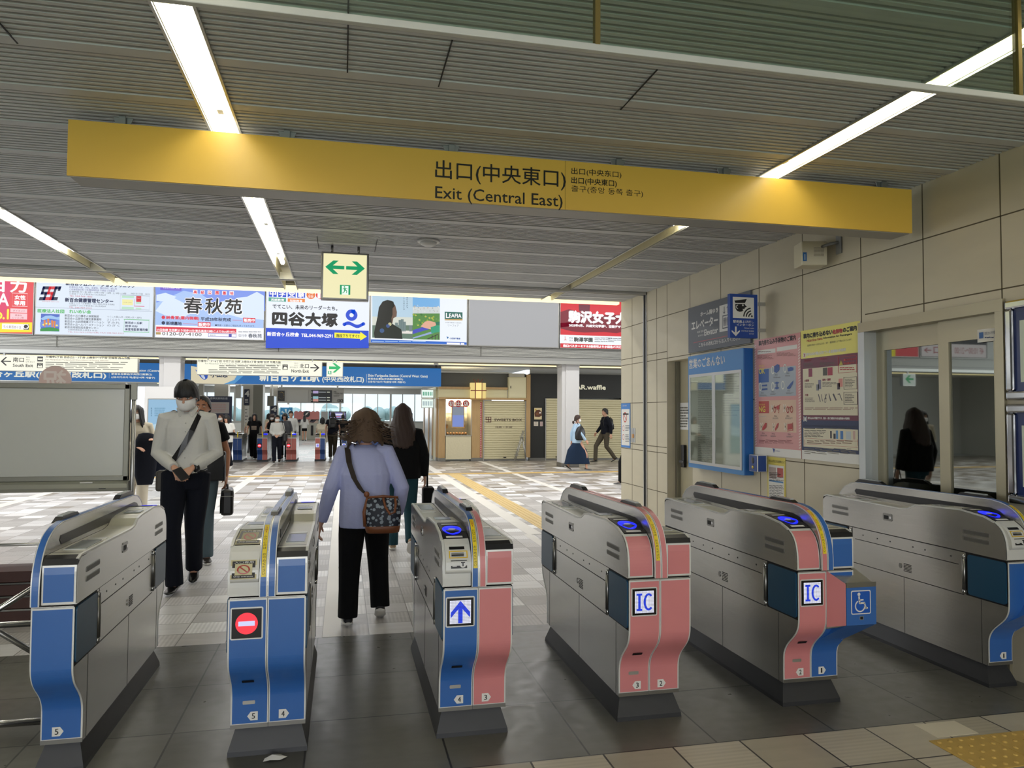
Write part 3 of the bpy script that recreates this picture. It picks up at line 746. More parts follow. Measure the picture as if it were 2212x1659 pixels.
def gate(cx, label, left=None, right=None, tape='left'):
    t = thing('ticket_gate', label, 'ticket gate', (cx, GY, 0), 0, 'ticket gates in the near row')
    xa = -.155 if left else -.005; xb = .155 if right else .005
    b = MB(); zs = []
    for z, e in ((0, .022), (.02, .02), (.118, -.03)): zs.append([(xa - e * .6, -.605 - e * .9 - .04, z), (xb + e * .6, -.605 - e * .9 - .04, z), (xb + e * .6, .605 + e * .9 + .04, z), (xa - e * .6, .605 + e * .9 + .04, z)])
    b.loft(zs, M['kick'], True, False); b.build('kick_plate', t)
    if left: gate_half(t, -1, **left)
    if right: gate_half(t, 1, **right)
    cl = (left or right)['colm']; cr = (right or left)['colm']
    fx0 = -.033 if left else -.002; fx1 = .033 if right else .002
    b = MB(); b.extr(FIN, 'x', fx0 + .001, fx1 - .001, M['steel']); fn = b.build('guide_fin', t)
    if not left or not right:
        b = MB(); s = -.003 if not left else .003
        b.extr(offs(LOWP, -.004) + [(-y, z) for y, z in reversed(offs(LOWP, -.004))], 'x', s, 0, M['steel']); b.build('back_plate', t)
    for x0, x1, c in ((fx0, -.0015, cl), (.0015, fx1, cr)):
        if x1 - x0 < .01: continue
        b = MB(); strip(b, FIN, x0, x1, .0, .004, M['rim']); strip(b, FIN, x0 + .004, x1 - .004, .003, .0055, c); b.build('fin_strip', fn)
    b = MB()
    for s, sx in ((-1, fx0), (1, fx1)):
        if (s < 0 and not left) or (s > 0 and not right): continue
        poly = [(-.66, .935), (-.645, .918), (-.60, .921), (.58, .928), (.60, .95), (.585, .967), (-.56, .974), (-.62, .962)]
        if s > 0: poly = [(-y, z) for y, z in poly]
        b.extr(poly, 'x', sx - .0012, sx + .0012, M['black'])
    b.build('sensor_window', fn)
    for y0, y1 in ((-.56, -.29), (.32, .62)):
        b = MB(); b.extr([(y0, 1.014), (y0 + .05, 1.036), (y1 - .04, 1.036), (y1, 1.012)], 'x', -.016, .016, M['black']); pd = b.build('lamp_pod', fn, .004)
        b = MB(); b.extr([(y0 + .055, 1.034), (y0 + .06, 1.042), (y1 - .07, 1.042), (y1 - .065, 1.034)], 'x', -.011, .011, mat('pod_lens', '#aeb4b4', .15)); b.build('lens', pd)
    # yellow caution tape running down the front of the fin
    if tape:
        arc = clipz(FINF, .80, .995)
        L = [0]
        for p, q in zip(arc, arc[1:]): L.append(L[-1] + math.dist(p, q))
        def on(s, d):
            s = max(0, min(L[-1], s))
            for i in range(len(arc) - 1):
                if s <= L[i + 1] + 1e-9:
                    k = (s - L[i]) / (L[i + 1] - L[i]); p, q = arc[i], arc[i + 1]; tt = Vector((q[0] - p[0], q[1] - p[1])).normalized()
                    return (p[0] + (q[0] - p[0]) * k - tt.y * d, p[1] + (q[1] - p[1]) * k + tt.x * d)
            return arc[-1]
        tx0, tx1 = -.026, -.007
        b = MB(); n = 24; vs = []
        for k in range(n + 1):
            y, z = on(L[-1] * k / n, .0065); vs += [(tx0, y, z), (tx1, y, z)]
        b.add(vs, [(2 * k, 2 * k + 1, 2 * k + 3, 2 * k + 2) for k in range(n)], M['yellow'])
        msg = 'ご注意! かけこみは おやめください'; step = L[-1] / (len(msg) + 1)
        for i, ch in enumerate(msg):
            if ch == ' ': continue
            s0 = L[-1] - (i + 1.35) * step; vs, fs, a, e, c, d = glyphs(ch); hh = step * .8; ww = .0125 if ch != '!' else .004
            b.add([((tx0 + tx1) / 2 - ww / 2 + (x - a) * ww / max(e - a, .01), *on(s0 + (y - c) * hh / max(d - c, .01), .0075)) for x, y in vs], fs, ink('#b02a1a') if i < 4 else ink('#1a1a10'))
        b.build('caution_tape', fn)
    return t
G1 = dict(colm=M['blue']); P_ = M['pink']
gate(-1.2, 'blue half-width ticket gate numbered 5 next to the whiteboard', None, dict(colm=M['blue'], front='ic', num='5', arrow='>'), tape=None)
gate(-.30, 'blue ticket gate with red no-entry display and covered reader, numbered 5 and 4', dict(colm=M['blue'], front='cover', num='5', arrow='<', disp='no', lowslots=True), dict(colm=M['blue'], front='ic', num='4', arrow='>'))
gate(.61, 'half blue half pink ticket gate with blue up-arrow display, numbered 4 and 3', dict(colm=M['blue'], front='slot', num='4', arrow='<', disp='up', lowslots=True), dict(colm=P_, front='ic', num='3', arrow='>'))
gate(1.4925, 'all pink ticket gate with IC display, numbered 3 and 2', dict(colm=P_, front='ic', num='3', arrow='<', disp='ic', lowslots=True), dict(colm=P_, front='ic', num='2', arrow='>'))
g21 = gate(2.3925, 'pink and blue ticket gate with a wheelchair symbol, numbered 2 and 1', dict(colm=P_, front='ic', num='2', arrow='<', disp='ic', lowslots=True), dict(colm=M['blue'], front='ic', num='1', arrow='>'))
g1 = gate(3.6625, 'steel ticket gate with ticket slot standing against the stone wall, numbered 1', dict(colm=M['blue'], front='slot', num='1', arrow='<'), None)
# bulging accessible box on the pink and blue gate
b = MB()
b.loft([[(.004, -.60, .36), (.19, -.60, .40), (.19, -.60, .73), (.004, -.60, .73)], [(.004, -.79, .42), (.20, -.77, .43), (.20, -.70, .725), (.004, -.72, .728)], [(.058, -.862, .452), (.232, -.862, .452), (.232, -.855, .655), (.058, -.855, .655)]], M['steel'], True, False)
bx = b.build('accessible_box', g21, .006)
b = MB(); F_ = -.866
b.loft([[(.060, F_, .454), (.230, F_, .454), (.230, F_ + .005, .454), (.060, F_ + .005, .454)], [(.060, F_, .66), (.230, F_, .66), (.230, F_ + .005, .66), (.060, F_ + .005, .66)]], M['blue'], True, False)
b.loft([[(.004, -.661, .28), (.150, -.661, .28), (.150, -.60, .28), (.004, -.60, .28)], [(.010, -.70, .335), (.165, -.70, .335), (.165, -.60, .36), (.010, -.60, .36)], [(.058, F_ + .002, .454), (.232, F_ + .002, .454), (.232, -.70, .47), (.058, -.70, .47)]], M['blue'], True, False)
b.box((.060, F_ - .001, .640), (.230, F_ + .004, .664), M['steel_d'])
fr_ = b.build('blue_face', bx)
b = MB(); b.loft([[(.002, -.79, .43), (.003, -.79, .43), (.003, -.79, .712), (.002, -.79, .712)], [(.055, F_, .455), (.057, F_, .455), (.057, F_, .66), (.055, F_, .66)]], P_, True, False); b.build('side_cheek', bx)
b = MB(); y = F_ - .001; wm = M['white']
def Q2(pts, m, dy=0): b.add([(u, y - dy, v) for u, v in pts], [tuple(range(len(pts)))], m)
cx, cz = .142, .566
Q2(rrect(cx, cz, .112, .118, .008), wm); Q2(rrect(cx, cz, .102, .108, .006), mat('sign_blue', '#1b57b4', .35), .0008)
Q2([(cx - .012 + .0085 * math.cos(a), cz + .040 + .0085 * math.sin(a)) for a in [2 * math.pi * k / 16 for k in range(16)]], wm, .0016)
def bar(p, q, w):
    d = Vector((q[0] - p[0], q[1] - p[1])).normalized(); n_ = Vector((-d.y, d.x)) * w / 2
    Q2([(p[0] + n_.x, p[1] + n_.y), (q[0] + n_.x, q[1] + n_.y), (q[0] - n_.x, q[1] - n_.y), (p[0] - n_.x, p[1] - n_.y)], wm, .0016)
bar((cx - .012, cz + .030), (cx - .008, cz - .006), .009); bar((cx - .010, cz + .012), (cx + .014, cz + .012), .007); bar((cx - .009, cz - .004), (cx + .020, cz - .004), .009); bar((cx + .018, cz - .002), (cx + .028, cz - .032), .008); bar((cx + .025, cz - .032), (cx + .038, cz - .028), .007)
vs = []
for k in range(19):
    a = R(115 + 245 * k / 18)
    for r in (.030, .0235): vs.append((cx - .006 + r * math.cos(a), y - .0016, cz - .018 + r * math.sin(a)))
b.add(vs, [(2 * k, 2 * k + 2, 2 * k + 3, 2 * k + 1) for k in range(18)], wm)
Q2(rrect(.145, .488, .022, .018, .002), M['alu']); Q2(rrect(.145, .488, .016, .013, .001), M['slot'], .0008)
b.build('wheelchair_symbol', bx)
# the wide gate's matching bulge against the wall
b = MB(); b.loft([[(-.150, -.661, .29), (.0, -.661, .29), (.0, -.60, .29), (-.150, -.60, .29)], [(-.152, -.71, .345), (.04, -.71, .345), (.04, -.60, .36), (-.152, -.60, .36)], [(-.06, -.86, .47), (.06, -.86, .47), (.06, -.70, .50), (-.06, -.70, .50)], [(-.05, -.86, .66), (.06, -.86, .66), (.06, -.70, .66), (-.05, -.70, .66)]], M['blue'], True, False); b.build('blue_bulge', g1)
# little torn paper scrap on the floor
t = thing('paper_scrap', 'small torn scrap of white paper on the dark floor before the blue gate', 'litter', (-.262, 3.42, 0))
b = MB(); b.grid([[(-.05, -.015, .001), (-.02, -.03, .012), (.02, -.02, .004), (.035, -.02, .010)], [(-.045, .005, .006), (-.015, .0, .022), (.02, .002, .012), (.05, .008, .004)], [(-.02, .03, .001), (.0, .025, .012), (.02, .03, .006), (.04, .02, .001)]], M['paper'], False); b.build('crumple', t)
# ================================================================== SIGNS NEAR THE GATES
K = ink('#15140f')
# the big yellow exit sign
t = thing('exit_sign', 'long yellow hanging exit sign over the gates with black lettering', 'sign', (1.13, 4.17, 2.70))
o = t.location
b = MB(); b.box((-1.39 - o.x, 0, 0), (3.65 - o.x, .012, .29), M['yel']); b.build('yellow_board', t)
b = MB(); b.box((-1.38 - o.x, .012, -.004), (3.64 - o.x, .18, .285), mat('sign_back', '#a5a29a', .45, .2)); b.build('casing', t, .004)
s = Sheet('Y', 4.17, t)
s.ptext('出口(中央東口)', 940, 391, 1222, 345, K, .0008); s.ptext('Exit (Central East)', 940, 436, 1215, 402, K, .0006)
s.ptext('出口(中央东口)', 1234, 378, 1342, 362, K, .0003); s.ptext('出口(中央東口)', 1234, 398, 1332, 382, K, .0007); s.ptext('출구(중앙 동쪽 출구)', 1234, 416, 1389, 400, K)
s.done('lettering', t)
b = MB()
for x in (1.262,): b.box((x - .001 - o.x, -.001, 0), (x + .001 - o.x, .001, .29), mat('board_seam', '#8f6a18', .6))
b.build('board_seam', t)
for px in (265, 620, 975, 1335, 1565, 1905):
    x = atY(px, 300, 4.22).x - o.x; b = MB()
    b.box((x - .016, .03, .29), (x + .016, .05, .345), M['galv']); b.extr([(x - .05, .345), (x + .05, .345), (x + .03, .29), (x - .03, .29)], 'y', .052, .058, M['galv']); b.build('hanger', t)

def arrow_poly(cx, cz, w, h, d):
    """right (d=1) or left arrow with notched barbs"""
    p = [(w / 2, 0), (.08 * w, h / 2), (-.20 * w, h / 2), (.10 * w, .13 * h), (-w / 2, .13 * h), (-w / 2, -.13 * h), (.10 * w, -.13 * h), (-.20 * w, -h / 2), (.08 * w, -h / 2)]
    return [(cx + d * x, cz + z) for x, z in p]
# two-way emergency exit lightbox
GREEN = glow('#0a9a62', .9); PALE = glow('#efe8b8', .95)
t = thing('exit_lightbox', 'pale lit box sign with two green arrows and running figure under the ceiling', 'sign', (0.005, 7.0, 2.53)); o = t.location
b = MB(); b.box((-.215, 0, 0), (.215, .09, .44), M['steel_d']); b.build('casing', t, .006)
b = MB()
for x in (-.12, .12): b.tube([(x, .045, .43), (x, .045, CZ - 2.53 + .01)], .012, M['steel_d'], 8)
b.build('hanger', t)
s = Sheet('Y', 7.0, t, .001, .001); s.rect(o.x - .195, 2.548, o.x + .195, 2.955, PALE); s.up()
s.poly(arrow_poly(o.x - .093, 2.83, .17, .125, -1), GREEN); s.poly(arrow_poly(o.x + .093, 2.83, .17, .125, 1), GREEN)
u, v = o.x + .002, 2.625
s.rect(u - .047, v - .045, u + .047, v + .045, GREEN); s.up(); s.rect(u - .03, v - .045, u + .03, v + .036, glow('#eafff0', .95)); s.up()
def runner(s, u, v, k, m):
    s.disc(u - .006 * k, v + .026 * k, .0075 * k, m, 12)
    for p in ([(-.012, .016), (.006, .016), (.004, -.006), (-.008, -.006)], [(.004, .016), (.020, .004), (.026, .008), (.024, .012), (.018, .010), (.006, .020)], [(-.010, .016), (-.024, .006), (-.022, .002), (-.008, .010)], [(-.002, -.004), (.012, -.012), (.010, -.030), (.016, -.030), (.019, -.009), (.006, .002)], [(-.008, -.004), (-.012, -.020), (-.026, -.030), (-.022, -.034), (-.005, -.022), (0, -.006)]):
        s.poly([(u + x * k, v + z * k) for x, z in p], m)
runner(s, u, v, 1.0, GREEN); s.done('lit_face', t)

# ---- wall X: elevator board, intercom sign, poster case, posters, speaker, small boxes
GR = ink('#5a5f66'); WHT = ink('#d9d9d4'); s = None
t = thing('elevator_sign', 'dark grey elevator sign with white lettering high on the stone wall', 'sign', (WX, 6.95, 2.17)); o = t.location
b = MB(); b.box((-.022, 6.31 - o.y, 0), (0, 7.60 - o.y, .50), GR); b.build('board', t, .002)
s = Sheet('X', WX - .022, t, .0008, .0008); s.cv = (1480, 620, 10.367)
s.ptext('ホーム階ゆき', 345, 665, 740, 565, WHT, .002); s.ptext('エレベーター', 148, 970, 735, 780, WHT, .004); s.ptext('Elevator', 432, 1090, 735, 960, WHT, .002)
s.ptext('电梯 電梯', 272, 1040, 415, 990, WHT); s.ptext('엘리베이터', 290, 1120, 412, 1075, WHT)
s.ppoly([(185, 1245), (1240, 1028), (1240, 1042), (185, 1258)], ink('#b5525a'))
s.ptext('こちらの改札口からお入りください', 308, 1350, 1250, 1262, WHT, .001)
s.ppoly([(770, 425), (1060, 340), (1060, 960), (770, 1010)], WHT); s.up()
s.ppoly([(838, 640), (1040, 590), (1040, 885), (838, 945)], GR); s.up(); s.ppoly([(852, 662), (1030, 615), (1030, 870), (852, 915)], WHT); s.up()
for k in range(3):
    x = 880 + 39 * k; y = 712 - 9 * k; a = s.px(x, y); s.disc(a[0], a[1], .012, GR, 10); s.ppoly([(x - 15, y + 22), (x + 15, y + 16), (x + 8, y + 165), (x - 8, y + 168)], GR)
s.ppoly([(872, 440), (884, 437), (884, 570), (910, 545), (878, 605), (840, 545), (872, 575)], GR); s.ppoly([(952, 580), (965, 577), (965, 450), (990, 470), (958, 420), (925, 480), (952, 455)], GR); s.done('lettering', t)

t = thing('intercom_sign', 'blue projecting intercom sign with a white cap-wearing head pictogram and down arrow', 'sign', (3.72, 6.1, 2.19)); o = t.location
p0 = atY(1576, 634, 6.08); p1 = atY(1637, 731, 6.08)
b = MB(); b.box((p0.x - o.x, 6.08 - o.y, p1.z - o.z), (p1.x - o.x, 6.12 - o.y, p0.z - o.z), mat('sign_navy', '#1f4593', .4)); b.box((p1.x - o.x, 6.08 - o.y, p1.z - o.z), (p1.x + .006 - o.x, 6.12 - o.y, p0.z - o.z), M['white']); b.build('panel', t, .003)
b = MB(); b.box((p1.x + .006 - o.x, 6.09 - o.y, .06), (WX - o.x, 6.11 - o.y, .09), M['alu']); b.box((p1.x + .006 - o.x, 6.09 - o.y, .30), (WX - o.x, 6.11 - o.y, .33), M['alu']); b.build('wall_bracket', t)
s = Sheet('Y', 6.08, t, .0008, .0008); s.cv = (1480, 620, 10.367); BK = ink('#101010')
s.prect(1068, 230, 1540, 700, WHT); s.up()
s.ppoly([(1100, 305), (1380, 268), (1338, 358), (1122, 358)], BK)
s.ppoly([(1118, 380), (1340, 380), (1338, 400), (1380, 445), (1335, 462), (1330, 492), (1280, 490), (1305, 520), (1270, 548), (1220, 556), (1160, 535), (1125, 480)], BK)
for r in (70, 125, 180):
    a = s.px(1492, 655); k = s.px(1492 + r, 655)[0] - a[0]; s.ring(a[0], a[1] - .008, k - .006, k + .006, BK, 40, 98, 178)
a = s.px(1492, 655); s.disc(a[0], a[1], .009, BK); s.up(); a = s.px(1290, 410); s.disc(a[0], a[1], .008, WHT); a = s.px(1175, 445); s.ring(a[0], a[1], .012, .018, WHT, 30, 80, 280)
s.ptext('駅係員よびだし', 1072, 800, 1535, 738, WHT, .0006); s.ptext('インターホン', 1150, 868, 1535, 815, WHT, .0006); s.ptext('Intercom', 1330, 935, 1538, 898, WHT); s.ptext('对讲电话 對講機', 1255, 998, 1535, 965, WHT); s.ptext('인터폰', 1430, 1065, 1535, 1032, WHT)
s.ppoly([(1112, 885), (1150, 885), (1150, 1020), (1222, 965), (1222, 1000), (1131, 1102), (1040, 1000), (1040, 965), (1112, 1020)], WHT); s.done('pictogram', t)

t = thing('notice_case', 'blue glazed notice case headed in white lettering beside the recessed door', 'notice board', (WX, 6.97, .93)); o = t.location
CB = mat('case_blue', '#3d84c4', .4); XF_ = -.10
y0 = atX(1606, 800, WX - .1).y - o.y; y1 = atX(1487, 800, WX - .1).y - o.y; top = 1.19
b = MB(); b.box((XF_ + .004, y0, 0), (0, y1, top), mat('case_side_blue', '#1f63ad', .4)); b.build('case', t, .004)
b = MB()
fx = XF_ - .002
b.box((fx, y0, .99), (XF_ + .004, y1, top), CB); b.box((fx, y0, 0), (XF_ + .004, y1, .045), CB); b.box((fx, y0, .045), (XF_ + .004, y0 + .03, .99), CB); b.box((fx, y1 - .03, .045), (XF_ + .004, y1, .99), CB); b.build('blue_surround', t)
b = MB()
for a, c in ((y0 + .03, (y0 + y1) / 2), ((y0 + y1) / 2, y1 - .03)):
    for q in ((a, a + .03), (c - .03, c)): b.box((fx - .006, q[0], .045), (fx, q[1], .99), M['alu'])
    for q in ((.045, .075), (.96, .99)): b.box((fx - .006, a + .03, q[0]), (fx, c - .03, q[1]), M['alu'])
b.build('door_frame', t)
b = MB(); b.box((XF_ - .001, y0 + .06, .075), (XF_ + .001, y1 - .06, .96), mat('notice_paper', '#c3c2b8', .5)); pp = b.build('notice_sheet', t)
s = Sheet('X', WX + XF_ - .001, t, .0006, .0006); s.greek(1508, 822, 1548, 1002, 46, ink('#8d8c88'), .5, .4); s.greek(1562, 806, 1602, 900, 18, ink('#9a9a94'), .4, .5); s.done('notice_print', t)
b = MB(); b.box((fx - .004, y0 + .06, .075), (fx - .002, y1 - .06, .96), glass_mat('case_glass', '#f4f6f2', .10, .97, .03)); b.build('glass_pane', t)
s = Sheet('X', WX + fx, t, .0008, .0008); s.ptext('営業のごあんない', 1489, 797, 1566, 777, WHT, .002); s.done('heading', t)

def sheet_poster(name, label, cat, xl, xr, yt, yb, thick=.004):
    a = atX(xl, yt, WX); c = atX(xr, yb, WX)
    t = thing(name, label, cat, (WX - .002, (a.y + c.y) / 2, 1.13)); return t
# pink poster
t = sheet_poster('luggage_poster', 'pink poster of luggage icons with OK and NG panels on the stone wall', 'poster', 1632, 1731, 735, 980); o = t.location
PK = ink('#d49a98', .3)
ya, yb_ = 6.27, 5.555
b = MB(); b.box((-.004, yb_ - o.y, 0), (0, ya - o.y, 1.06), PK); b.build('sheet', t)
s = Sheet('X', WX - .006, t, .0006, .0006); s.cv = (1620, 690, 5.533)
def wrect(y_l, y_r, z0, z1, m): s.rect(-y_l, z0, -y_r, z1, m)
wrect(ya, yb_, 1.13, 1.20, M['paper'])
for k in range(40):
    z = 1.21 + k * .0235
    for yy in (ya, yb_ + .03): s.poly([(-yy, z), (-yy + .03, z + .012), (-yy + .03, z + .024), (-yy, z + .012)], ink('#e2cfc8'))
s.ptext('車内持ち込み手荷物のご案内', 105, 318, 548, 258, ink('#33282a'), .002)
s.ppoly([(92, 372), (305, 345), (305, 395), (92, 420)], M['paper']); s.ppoly([(322, 335), (565, 298), (565, 348), (322, 385)], M['paper'])
wrect(6.20, 5.62, 1.66, 1.915, ink('#a9b3bd')); wrect(6.20, 5.62, 1.345, 1.625, ink('#d8b9a0')); s.up()
s.greek(150, 330, 500, 330, 1, ink('#e0b8b4')); s.greek(96, 380, 300, 392, 1, ink('#6b5a55'))
wrect(6.20, 6.03, 1.79, 1.91, ink('#3f66a8')); wrect(6.20, 6.03, 1.51, 1.62, ink('#b8453f')); s.up()
YL = ink('#e6d557')
s.ptext('持ち込み', 110, 570, 175, 548, YL); s.ptext('OK', 110, 652, 180, 588, YL, .002); s.ptext('持ち込み', 112, 1028, 182, 1006, YL); s.ptext('NG', 112, 1105, 185, 1040, YL, .002); s.ptext('Not allowed', 100, 1165, 195, 1148, WHT)
cells = [(300, 600), (445, 580), (150, 800), (300, 795), (420, 780)]
for x, y in cells:
    a = s.px(x - 25, y + 5); s.ring(a[0], a[1], .018, .026, ink('#dfe3dc'), 24, 0, 360, 1.5)
s.up(); B_ = ink('#3a5a9c')
s.ppoly([(292, 560), (330, 535), (356, 545), (354, 605), (320, 640), (290, 625)], B_); s.ppoly([(455, 580), (490, 568), (522, 575), (520, 610), (460, 622)], B_)
for p in ([(145, 785), (208, 775), (208, 798), (145, 800)], [(145, 828), (210, 820), (210, 842), (145, 848)], [(290, 760), (325, 745), (356, 755), (325, 775)], [(290, 820), (325, 805), (356, 818), (325, 838)], [(318, 775), (330, 775), (330, 810), (318, 810)], [(445, 815), (500, 750), (525, 728), (515, 770), (480, 830), (450, 832)]): s.ppoly(p, B_)
for x, y in ((270, 1065), (415, 1060), (140, 1280), (285, 1285), (425, 1280)):
    for d in (-1, 1): s.ppoly([(x - 18, y - 45 * d), (x - 8, y - 45 * d), (x + 18, y + 45 * d), (x + 8, y + 45 * d)], ink('#e6dccb'))
s.up(); R_ = ink('#b23a38')
s.ppoly([(150, 1300), (185, 1235), (205, 1240), (200, 1290), (165, 1325), (148, 1325)], R_); s.ppoly([(300, 1310), (330, 1245), (347, 1237), (338, 1285), (305, 1335)], R_); s.ppoly([(452, 1250), (505, 1243), (507, 1312), (452, 1320)], R_); s.ppoly([(510, 1232), (515, 1232), (518, 1330), (450, 1338), (450, 1330), (510, 1325)], R_)
for x, y, r in ((298, 1080, .018), (345, 1100, .01), (455, 1080, .02), (500, 1075, .02)): a = s.px(x, y); s.ring(a[0], a[1], r * .7, r, R_, 20, 0, 360, 1.5)
s.ppoly([(290, 1020), (302, 1045), (320, 1040), (320, 1062), (295, 1062)], R_); s.ppoly([(322, 1035), (355, 1020), (372, 1012), (355, 1030), (354, 1075), (322, 1080)], R_); s.ppoly([(455, 1078), (478, 1040), (500, 1075), (495, 1075), (478, 1050), (460, 1080)], R_)
for x, y in ((300, 660), (440, 640), (135, 875), (260, 862), (450, 850), (290, 1150), (440, 1150), (145, 1355), (265, 1362), (455, 1368)): s.ptext('持込', x, y + 12, x + 36, y - 4, ink('#3a3a42')); s.greek(x - 15, y + 24, x + 75, y + 44, 2, ink('#6f6a66'), .4)
s.greek(92, 425, 300, 480, 4, ink('#8a5c5a'), .35); s.greek(322, 395, 560, 440, 4, ink('#8a5c5a'), .35); s.greek(110, 1440, 560, 1485, 3, ink('#8a4a4a'), .4)
s.ptext('odakyu', 305, 1580, 360, 1562, ink('#2d4f9c')); a = s.px(288, 1565); s.poly([(a[0] - .02, a[1] + .02), (a[0] + .018, a[1] + .012), (a[0], a[1] - .022)], ink('#2d4f9c')); s.done('print', t)

# yellow/maroon hazardous goods poster
t = sheet_poster('hazard_poster', 'yellow, maroon and navy hazardous items poster beside the office door', 'poster', 1732, 1860, 700, 990); o = t.location
ya, yb_ = 5.545, 4.81
b = MB(); b.box((-.004, yb_ - o.y, 0), (0, ya - o.y, 1.07), M['paper']); b.build('sheet', t)
s = Sheet('X', WX - .006, t, .0006, .0006); s.cv = (1725, 690, 5.352)
wrect(ya, yb_, 1.965, 2.20, ink('#e3dc76', .3)); wrect(ya, yb_, 1.455, 1.965, ink('#6d2c42', .3)); wrect(ya, yb_, 1.205, 1.455, ink('#223056', .3)); s.up()
CR = ink('#d6cfb4'); wrect(5.52, 4.845, 1.495, 1.88, CR); wrect(5.52, 4.845, 1.235, 1.39, CR)
s.ptext('車内に持ち込めない', 58, 225, 392, 170, K, .003); s.ptext('危険物', 398, 170, 508, 122, ink('#b3393a'), .003); s.ptext('のご案内', 516, 150, 672, 95, K, .003)
s.ptext('Hazardous Items', 98, 262, 278, 232, ink('#b3553a'), .001); s.ptext('Information for Passengers', 290, 232, 618, 205, K, .001); s.ptext('危険物の車内への持ち込みは、法令・運送約款により禁止されています。', 102, 315, 620, 292, ink('#5a563c'))
s.ptext('持ち込みが禁止されている危険物の代表例', 92, 422, 545, 388, WHT, .0015); s.prect(56, 388, 84, 440, WHT); s.ptext('持ち込みは可能ですが、量か・数に制限がある危険物の代表例', 108, 1152, 590, 1128, WHT, .001); s.prect(58, 1122, 98, 1180, WHT); s.up()
a = s.px(78, 1152); s.ring(a[0], a[1], .012, .018, ink('#223056'), 20, 0, 360, 1.6)
for d in (-1, 1): s.ppoly([(60, 415 - 20 * d), (66, 415 - 20 * d), (80, 415 + 20 * d), (74, 415 + 20 * d)], ink('#b3393a'))
MR = ink('#8a3040')
for tx, x, y, w in (('可燃性液体', 64, 490, 88), ('高圧ガス', 248, 472, 80), ('火薬類', 72, 722, 50), ('毒物・農薬', 278, 712, 95), ('刃物', 78, 888, 35)): s.ptext(tx, x, y, x + w, y - 25, MR, .001)
for x, y, w in ((62, 505, 150), (248, 490, 180), (74, 738, 120), (278, 725, 165), (76, 902, 115)): s.greek(x, y, x + w, y + 55, 4, ink('#4f4a44'), .4)
for x, y, w, h, c in ((118, 568, 42, 95, '#8c3a55'), (284, 558, 48, 90, '#4b4a40'), (337, 554, 58, 92, '#a03048'), (208, 750, 30, 72, '#80828a'), (230, 700, 32, 105, '#7d7a92'), (466, 684, 46, 95, '#d08a80'), (450, 735, 30, 75, '#3a2336'), (368, 1290, 18, 85, '#2c2a30'), (406, 1320, 24, 60, '#28262c'), (434, 1285, 24, 95, '#5a8fc0'), (486, 1290, 32, 95, '#3f78b8'), (550, 1295, 58, 95, '#b9c3c8'), (632, 1290, 24, 98, '#c9a79c')):
    s.prect(x, y, x + w, y + h, ink(c))
for p in ([(228, 868), (236, 862), (258, 950), (250, 955)], [(262, 865), (268, 865), (282, 945), (276, 948)], [(305, 860), (310, 860), (325, 920), (318, 925)], [(328, 858), (332, 862), (305, 925), (300, 922)], [(350, 855), (356, 855), (380, 940), (366, 945)], [(394, 862), (410, 856), (445, 935), (430, 942)], [(452, 862), (478, 855), (510, 940), (502, 942), (474, 868), (456, 872)]): s.ppoly(p, ink('#55505a'))
a = s.px(310, 938); s.ring(a[0], a[1], .009, .013, ink('#55505a'), 14, 0, 360, 1.4)
def pframe(x0, y0, x1, y1, m, w=4):
    s.prect(x0, y0, x1, y0 + w, m); s.prect(x0, y1 - w, x1, y1, m); s.prect(x0, y0, x0 + w, y1, m); s.prect(x1 - w, y0, x1, y1, m)
pframe(458, 425, 675, 615, ink('#b3393a')); pframe(525, 665, 678, 808, K); pframe(525, 840, 685, 985, K); pframe(72, 1388, 688, 1460, ink('#b3393a'), 3)
s.ptext('量にかかわらず', 525, 482, 665, 458, ink('#b3393a'), .001); s.ptext('持込禁止です。', 525, 522, 660, 498, ink('#b3393a'), .001); s.greek(480, 548, 650, 590, 2, ink('#b3393a'), .5, .1); s.greek(540, 685, 665, 790, 6, ink('#4a463c'), .4); s.greek(540, 858, 660, 968, 6, ink('#4a463c'), .4)
s.ppoly([(492, 472), (516, 525), (470, 532)], ink('#b8a83a')); s.greek(72, 1018, 685, 1048, 2, ink('#7a3a34'), .4, .1)
s.ptext('日用品として小売店等で購入できる可燃性液体や高圧ガスを含む製品', 68, 1238, 672, 1215, ink('#2a3350'), .001); s.greek(68, 1250, 660, 1275, 1, ink('#4a463c'), .4, .1); s.greek(68, 1280, 320, 1365, 5, ink('#4a463c'), .4); s.greek(100, 1395, 670, 1445, 2, ink('#7a5a44'), .4, .1); s.greek(68, 1490, 700, 1560, 4, ink('#77715f'), .35, .2)
s.done('print', t)

# small yellow leaflet below, wall intercom box, no smoking notice, wall plate
t = sheet_poster('leaflet', 'narrow yellow edged leaflet pasted on the wall below the pink poster', 'poster', 1657, 1699, 990, 1075); o = t.location
b = MB(); b.box((-.003, 5.79 - o.y, -.41), (0, 6.07 - o.y, -.01), ink('#d8c85a')); b.build('sheet', t)
s = Sheet('X', WX - .005, t, .0006, .0006); wrect(6.05, 5.81, .73, 1.05, M['paper']); s.up(); s.ptext('持ち込みが禁止される危険物について', 1661, 998, 1696, 992, K); wrect(6.04, 5.93, .93, 1.03, ink('#b9a8a0')); wrect(5.91, 5.82, .95, 1.03, ink('#b04a44')); wrect(6.04, 5.82, .90, .915, ink('#4f86b8')); s.greek(1662, 1020, 1694, 1040, 6, ink('#6a6058'), .4); s.greek(1662, 1048, 1694, 1075, 8, ink('#5a5a5a'), .4); s.done('print', t)
t = thing('wall_intercom', 'small blue fronted intercom box on the wall under the notice case', 'intercom', (WX, 6.19, .98)); o = t.location
b = MB(); b.box((-.10, -.11, 0), (0, .03, .15), M['white']); b.build('casing', t, .006)
